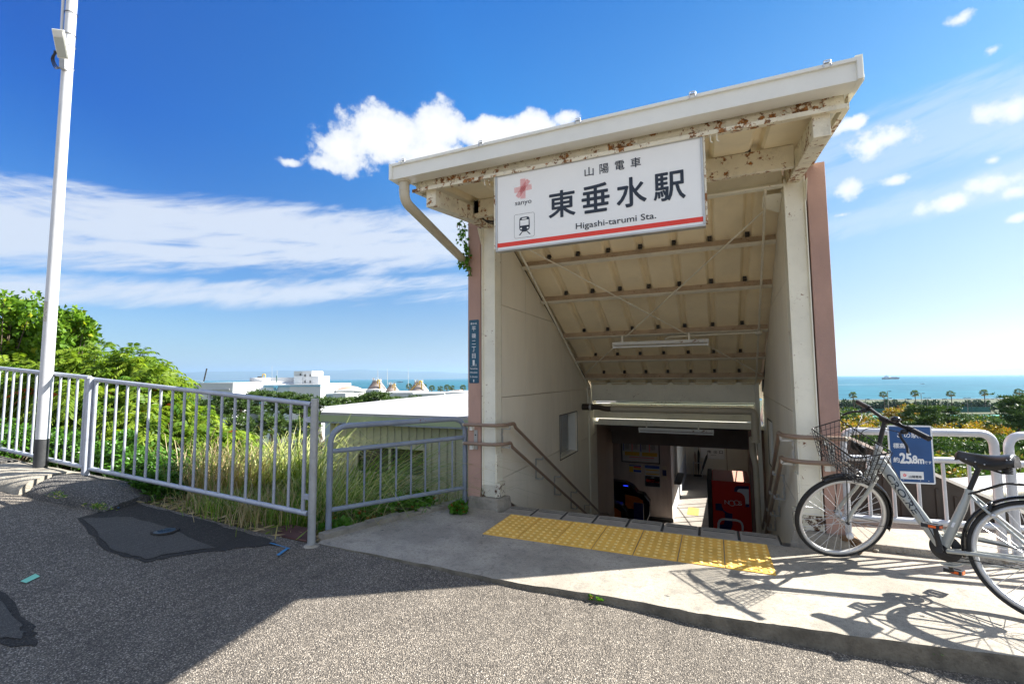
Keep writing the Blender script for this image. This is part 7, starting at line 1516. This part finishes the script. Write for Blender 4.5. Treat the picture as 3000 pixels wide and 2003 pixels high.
def bushy(name, label, cen, R, H, ncl, per, leaf, mat, seed, cat='shrub', group=None, shoots=0, aspect=0.62):
    g = np.random.default_rng(seed); zb = gz_(cen[0], cen[1]); t = thing(name, label, cat, (cen[0], cen[1], zb), group)
    cs = g.normal(size=(ncl, 3)); cs /= np.linalg.norm(cs, axis=1)[:, None]; cs *= (g.random(ncl) ** 0.4)[:, None] * np.array([R, R * 0.8, H]) * 0.85; cr = 0.24 * R * (0.7 + 0.6 * g.random(ncl)); st = np.array([1, 1, 0.8])
    if shoots:
        cs[:shoots, 2] = np.abs(cs[:shoots, 2]) + H * (0.35 + 0.45 * g.random(shoots)); cr[:shoots] *= 0.75; st = np.array([0.75, 0.75, 1.5])
    k_ = np.repeat(np.arange(ncl), per); d = g.normal(size=(len(k_), 3)); d /= np.linalg.norm(d, axis=1)[:, None]; b_ = cs[k_] + d * (cr[k_] * g.random(len(k_)) ** 0.5)[:, None] * st
    ax = d * 0.6 + g.normal(size=d.shape) * 0.5; ax[:, 2] -= 0.1; ax /= np.linalg.norm(ax, axis=1)[:, None]; s_ = np.cross(ax, g.normal(size=ax.shape)); s_ /= np.linalg.norm(s_, axis=1)[:, None]; ln = leaf * (0.65 + 0.7 * g.random(len(k_)))
    tone = g.random(ncl); col = np.stack([np.clip(tone[k_] * 0.55 + g.random(len(k_)) * 0.45, 0, 1), g.random(len(k_)), g.random(len(k_))], 1)
    obj_of(leaf_obj_mesh('foliage', b_, ax, s_, ln, ln * aspect, mat, col=col), 'foliage', t, (0, 0, cen[2] - zb)); mb = MB()
    for c_ in cs[:14]: c2 = np.asarray(c_) + V(0, 0, cen[2] - zb); mb.tube([V(0, 0, -0.1), V(c2[0] * 0.4, c2[1] * 0.4, c2[2] * 0.6), c2], [0.02, 0.012, 0.004], 5)
    me2 = mb.mesh('stems'); me2.materials.append(M_['bark']); obj_of(me2, 'stems', t); return t
def P3(px_, y_, D): return PD(px_, y_, D)
# young broad-leaved trees behind the pole
for (px_, y_, D, R, H, sd__, lab) in ((10, 985, 8.0, 0.75, 0.62, 1, 'young round-leaved tree at the left edge, tallest of its group'), (95, 1030, 8.3, 0.62, 0.5, 2, 'young round-leaved tree directly behind the white pole'), (205, 1010, 8.0, 0.55, 0.42, 3, 'young round-leaved tree just right of the white pole')):
    c_ = P3(px_, y_, D); bushy('young_tree', lab, c_, R, H, 30, 85, 0.085, 'leafg', sd__, 'tree', 'young trees behind the pole', 13, 0.8)
for (px_, y_, D, R, H, n_, sd__, lab) in ((250, 1085, 7.2, 0.62, 0.40, 520, 11, 'feathery yellow-green sumac behind the pole and post'), (345, 1100, 7.0, 0.60, 0.42, 560, 12, 'feathery sumac crown rising above the middle of the rail'), (430, 1140, 6.8, 0.58, 0.36, 520, 13, 'feathery sumac ending the hedge towards the sea'), (500, 1215, 6.6, 0.52, 0.34, 440, 14, 'low feathery sumac sprays below the far white block'), (140, 1140, 7.2, 0.7, 0.42, 520, 15, 'feathery sumac low behind the white pole'), (30, 1130, 7.4, 0.7, 0.45, 520, 16, 'feathery sumac at the left edge under the young tree'), (570, 1290, 6.4, 0.5, 0.38, 420, 17, 'shaded feathery sumac in the middle of the slope'), (400, 1260, 6.0, 0.55, 0.35, 460, 18, 'feathery sumac behind the centre pickets'), (650, 1330, 6.6, 0.5, 0.35, 380, 19, 'feathery sumac low behind the grasses'), (270, 1200, 6.3, 0.6, 0.4, 460, 20, 'feathery sumac behind the middle post')):
    sumac('sumac_shrub', lab, P3(px_, y_, D), R, H, n_, sd__, group='sumac shrubs on the slope')
for (px_, y_, D, R, H, sd__, lab) in ((330, 1340, 5.4, 0.42, 0.33, 31, 'glossy dark green bush behind the pickets right of the middle post'), (410, 1375, 5.15, 0.40, 0.30, 32, 'glossy dark green bush at the end of the asphalt berm'), (470, 1430, 4.9, 0.34, 0.24, 33, 'low glossy bush shading the edge of the repair patch'), (60, 1290, 5.7, 0.55, 0.25, 34, 'mixed green bush at the foot of the railing, far left'), (190, 1310, 5.5, 0.38, 0.22, 35, 'green bush between the pole and the middle post'), (520, 1380, 5.6, 0.4, 0.3, 36, 'dark bush under the brown dry stems')):
    bushy('glossy_bush', lab, P3(px_, y_, D), R, H, 34, 120, 0.045, 'leafd', sd__, 'bush', 'bushes at the foot of the railing')
# grasses
def grass(name, label, base, n, hgt, lean, mat, seed, wd=0.010, spread=0.22, cat='grass clump', group=None, bend=0.55, segs=6, y_boost=False):
    g = np.random.default_rng(seed); t = thing(name, label, cat, base, group); a = g.random(n) * 2 * math.pi; d = np.stack([np.cos(a), np.sin(a), np.zeros(n)], 1) * (0.35 + 0.65 * g.random(n))[:, None] + np.array([lean[0], lean[1], 0]); h = hgt * (0.45 + 0.6 * g.random(n))
    h = h * (1.35 if y_boost else 1.0); o_ = np.stack([g.normal(size=n) * spread * 0.5, g.normal(size=n) * spread * 0.4, np.zeros(n)], 1); vs = []; s_ = np.stack([-np.sin(a), np.cos(a), np.zeros(n)], 1); w_ = wd * (0.6 + 0.8 * g.random(n))
    for i in range(segs + 1):
        f = i / segs; c_ = o_ + d * (h * bend * f ** 1.7)[:, None] + np.array([0, 0, 1.0]) * (h * (f - 0.32 * f ** 2.6 * (1 + 0.8 * g.random(n) if i else 1)))[:, None]
        ww = w_ * (1 - f ** 1.5) + 0.0007; vs += [c_ + s_ * ww[:, None] / 2, c_ - s_ * ww[:, None] / 2]
    vs = np.stack(vs, 1).reshape(-1, 3); m_ = 2 * (segs + 1); q = np.array([[2 * i, 2 * i + 1, 2 * i + 3, 2 * i + 2] for i in range(segs)]); idx = (np.arange(n)[:, None, None] * m_ + q[None]).reshape(-1)
    me = bpy.data.meshes.new('blades'); me.vertices.add(len(vs)); me.vertices.foreach_set('co', vs.astype(np.float32).ravel()); me.loops.add(len(idx)); me.loops.foreach_set('vertex_index', idx.astype(np.int32)); me.polygons.add(len(idx) // 4); me.polygons.foreach_set('loop_start', (np.arange(len(idx) // 4) * 4).astype(np.int32)); me.update(calc_edges=True)
    add_rnd(me, np.repeat(np.stack([g.random(n), g.random(n), g.random(n)], 1), m_, 0)); me.materials.append(M_[mat]); obj_of(me, 'blades', t); return t
def gp(px_, y_, D): 
    p = PD(px_, y_, D); return V(p[0], p[1], gz_(p[0], p[1]) - 0.02)
GR = 'grasses on the slope'
for i, (px_, D, n, h_, lean, mat, w_, lab) in enumerate(((862, 6.3, 330, 1.75, (0.25, 0.05), 'grassp', 0.022, 'tall pale pampas tuft leaning against the end post'), (790, 6.0, 300, 1.35, (0.40, 0.0), 'grassp', 0.019, 'pale pampas blades sweeping right behind the last pickets'), (715, 5.9, 300, 1.2, (0.35, 0.0), 'grassd', 0.015, 'straw-coloured grass clump left of the pampas'), (640, 5.6, 260, 1.0, (0.3, 0), 'grassd', 0.013, 'dry brown grass clump in the middle of the long panel'), (580, 5.1, 240, 0.95, (0.15, 0), 'grassd', 0.008, 'dry stems clump behind the centre of the long panel'), (905, 4.7, 220, 0.8, (0.2, 0), 'grassg', 0.009, 'green grass clump under the end of the long railing'), (820, 4.5, 260, 0.6, (0, 0), 'grassg', 0.008, 'short green grass along the railing foot'), (740, 4.45, 280, 0.5, (0.1, 0), 'grassd', 0.007, 'short dry grass along the railing foot'), (660, 4.6, 260, 0.45, (0, 0), 'grassg', 0.007, 'low green grass beside the asphalt repair'), (600, 4.75, 240, 0.38, (0, 0), 'grassd', 0.006, 'low dry tufts beside the asphalt repair'), (540, 6.0, 220, 0.9, (0, 0), 'grassg', 0.009, 'tall green grass farther down the slope'), (680, 6.8, 260, 1.3, (0.3, 0), 'grassp', 0.016, 'pale reeds behind the dry clumps'))):
    grass('grass_clump', lab, gp(px_, 1450, D), n, h_, lean, mat, 50 + i, w_, group=GR, y_boost=h_ > 0.7, spread=0.34)
for i, (px_, D, n, h_, lean, mat, w_, lab) in enumerate(((1000, 5.6, 330, 1.45, (0.85, 0.35), 'grassg', 0.017, 'long green reeds leaning right behind the blue-grey railing'), (1060, 5.3, 280, 1.15, (0.8, 0.3), 'grassg', 0.015, 'second sheaf of reeds behind the blue-grey railing'), (985, 4.9, 260, 0.95, (0.55, 0.2), 'grassp', 0.010, 'pale reeds between the two railings'), (1130, 5.1, 260, 0.8, (0.5, 0.3), 'grassg', 0.010, 'shorter green reeds behind the middle balusters'), (1030, 4.7, 260, 0.6, (0.3, 0.1), 'grassd', 0.008, 'brown dead grass behind the left baluster'), (1230, 5.4, 200, 0.7, (0.3, 0.3), 'grassg', 0.009, 'sparse green blades near the right balusters'), (1320, 5.3, 60, 0.6, (0.2, 0.2), 'grassg', 0.007, 'few thin blades beside the pink wall'))):
    p = gp(px_, 1450, D); grass('grass_clump', lab, p, n, h_, lean, mat, 80 + i, w_, group=GR, bend=0.75, y_boost=True, spread=0.34)
for (px_, y_, D, R, H, sd__, lab) in ((1040, 1500, 4.70, 0.26, 0.035, 61, 'creeper mat at the foot of the blue-grey railing, left'), (1120, 1490, 4.85, 0.30, 0.04, 62, 'creeper mat at the foot of the blue-grey railing, middle'), (1200, 1470, 5.0, 0.30, 0.07, 63, 'dark green creeper heap below the middle balusters'), (985, 1545, 4.40, 0.18, 0.03, 64, 'small creeper patch beside the end post'), (1345, 1487, 4.80, 0.09, 0.03, 65, 'small creeper patch at the corner of the pink wall')):
    bushy('creeper', lab, P3(px_, y_, D), R, H, 22, 22, 0.05, 'vine', sd__, 'creeper', 'creepers along the apron edge', 0, 0.85)
# fallen litter on the slope (cannot be counted)
n = 2600; g = np.random.default_rng(9); x = g.uniform(-9, -2.7, n); y = np.array([fence_y(q) if q < -3.1 else 3.2 + (q + 3.1) * 2.2 for q in x]) + g.random(n) ** 1.5 * 2.2 + 0.02; z = np.array([gz_(a, b_) for a, b_ in zip(x, y)]) + 0.01
b_ = np.stack([x, y, z], 1); ax = rdir(n); ax[:, 2] *= 0.2; ax /= np.linalg.norm(ax, axis=1)[:, None]; me = leaf_obj_mesh('leaf_litter', b_, ax, perp(ax), np.full(n, 0.16) * g.uniform(0.4, 1.2, n), np.full(n, 0.016), 'grassd', 0.1)
o = bpy.data.objects.new('leaf_litter', me); C.objects.link(o); tagp(o, kind='stuff')
# ivy on the pink wall
t = thing('ivy', 'ivy hanging on the left pink wall around the rain pipe', 'climbing plant', PY(1362, 700, 4.5)); base = []; g = np.random.default_rng(4)
for (x_, y_, sx_, sy_, k_) in ((1345, 655, 7, 8, 16), (1352, 680, 9, 10, 22), (1350, 700, 9, 10, 16), (1364, 712, 5, 16, 24), (1368, 735, 6, 14, 34), (1372, 760, 6, 10, 22), (1352, 775, 12, 7, 34), (1372, 785, 7, 7, 26), (1362, 665, 5, 12, 16), (1380, 806, 3, 4, 6)):
    for _ in range(k_): q = PY(x_ + g.normal() * sx_ * 0.6, y_ + g.normal() * sy_ * 0.6, 4.42 + g.uniform(-0.05, 0.06)); base.append(q)
base = np.array(base); n = len(base); ax = rdir(n, -0.8); s_ = perp(ax); ln = g.uniform(0.025, 0.045, n); me = leaf_obj_mesh('leaves', base - root_loc(t), ax, s_, ln, ln * 0.95, 'vine'); obj_of(me, 'leaves', t)
part('stems', MB().tube([PY(1380, 806, 4.44), PY(1372, 760, 4.43), PY(1366, 715, 4.43), PY(1362, 660, 4.44), PY(1350, 640, 4.46)], 0.003, 5).tube([PY(1370, 740, 4.43), PY(1350, 700, 4.42), PY(1345, 655, 4.42)], 0.0025, 5), 'bark', t)
# weeds at the kerb and on the road edge
for i, (px_, y_, zz, n, h_, mt, lab) in enumerate(((2520, 1905, -0.11, 26, 0.075, 'vine', 'larger weed clump growing against the kerb near the bicycle'), (2560, 1895, -0.1, 14, 0.09, 'leafd', 'weed with long leaves right beside the larger kerb clump'), (2740, 1948, -0.12, 26, 0.10, 'leafd', 'weed clump growing against the kerb at the far right'), (1733, 1758, -0.04, 9, 0.03, 'vine', 'tiny round-leaved weed in the kerb joint'), (165, 1455, 0.33, 20, 0.035, 'grassg', 'little yellow-green weed in the road joint, left one'), (288, 1490, 0.22, 40, 0.05, 'grassg', 'little green weed tuft before the end of the berm'))):
    g = np.random.default_rng(100 + i); p = G(px_, y_, zz); t = thing('weed', lab, 'weed', p, 'weeds in the road joints'); k_ = n * 3; b_ = g.normal(size=(k_, 3)) * np.array([0.075, 0.02, 0.0]) * (1.0 if n > 10 else 0.4); b_[:, 2] = g.random(k_) * h_ * 0.8; ax = g.normal(size=(k_, 3)); ax[:, 2] = np.abs(ax[:, 2]) * 0.7; ax /= np.linalg.norm(ax, axis=1)[:, None]
    ln = g.uniform(0.02, 0.05, k_) * (1.2 if mt == 'leafd' else 0.8); obj_of(leaf_obj_mesh('leaves', b_, ax, perp(ax), ln, ln * (0.35 if mt != 'vine' else 0.85), mt), 'leaves', t)
# rusty plate under the end post
q = [G(758, 1562, -0.0), G(846, 1540, 0.01), G(905, 1548, 0.02), G(898, 1586, 0.0)]
solo('steel_plate', MB().prism([V(p[0], p[1], 0.0 + (0.015 if i in (1, 2) else 0.0)) for i, p in enumerate(q)], Z_ * 0.012), 'rustplate', 'dark red rusted steel plate lying at the foot of the end post', 'plate')
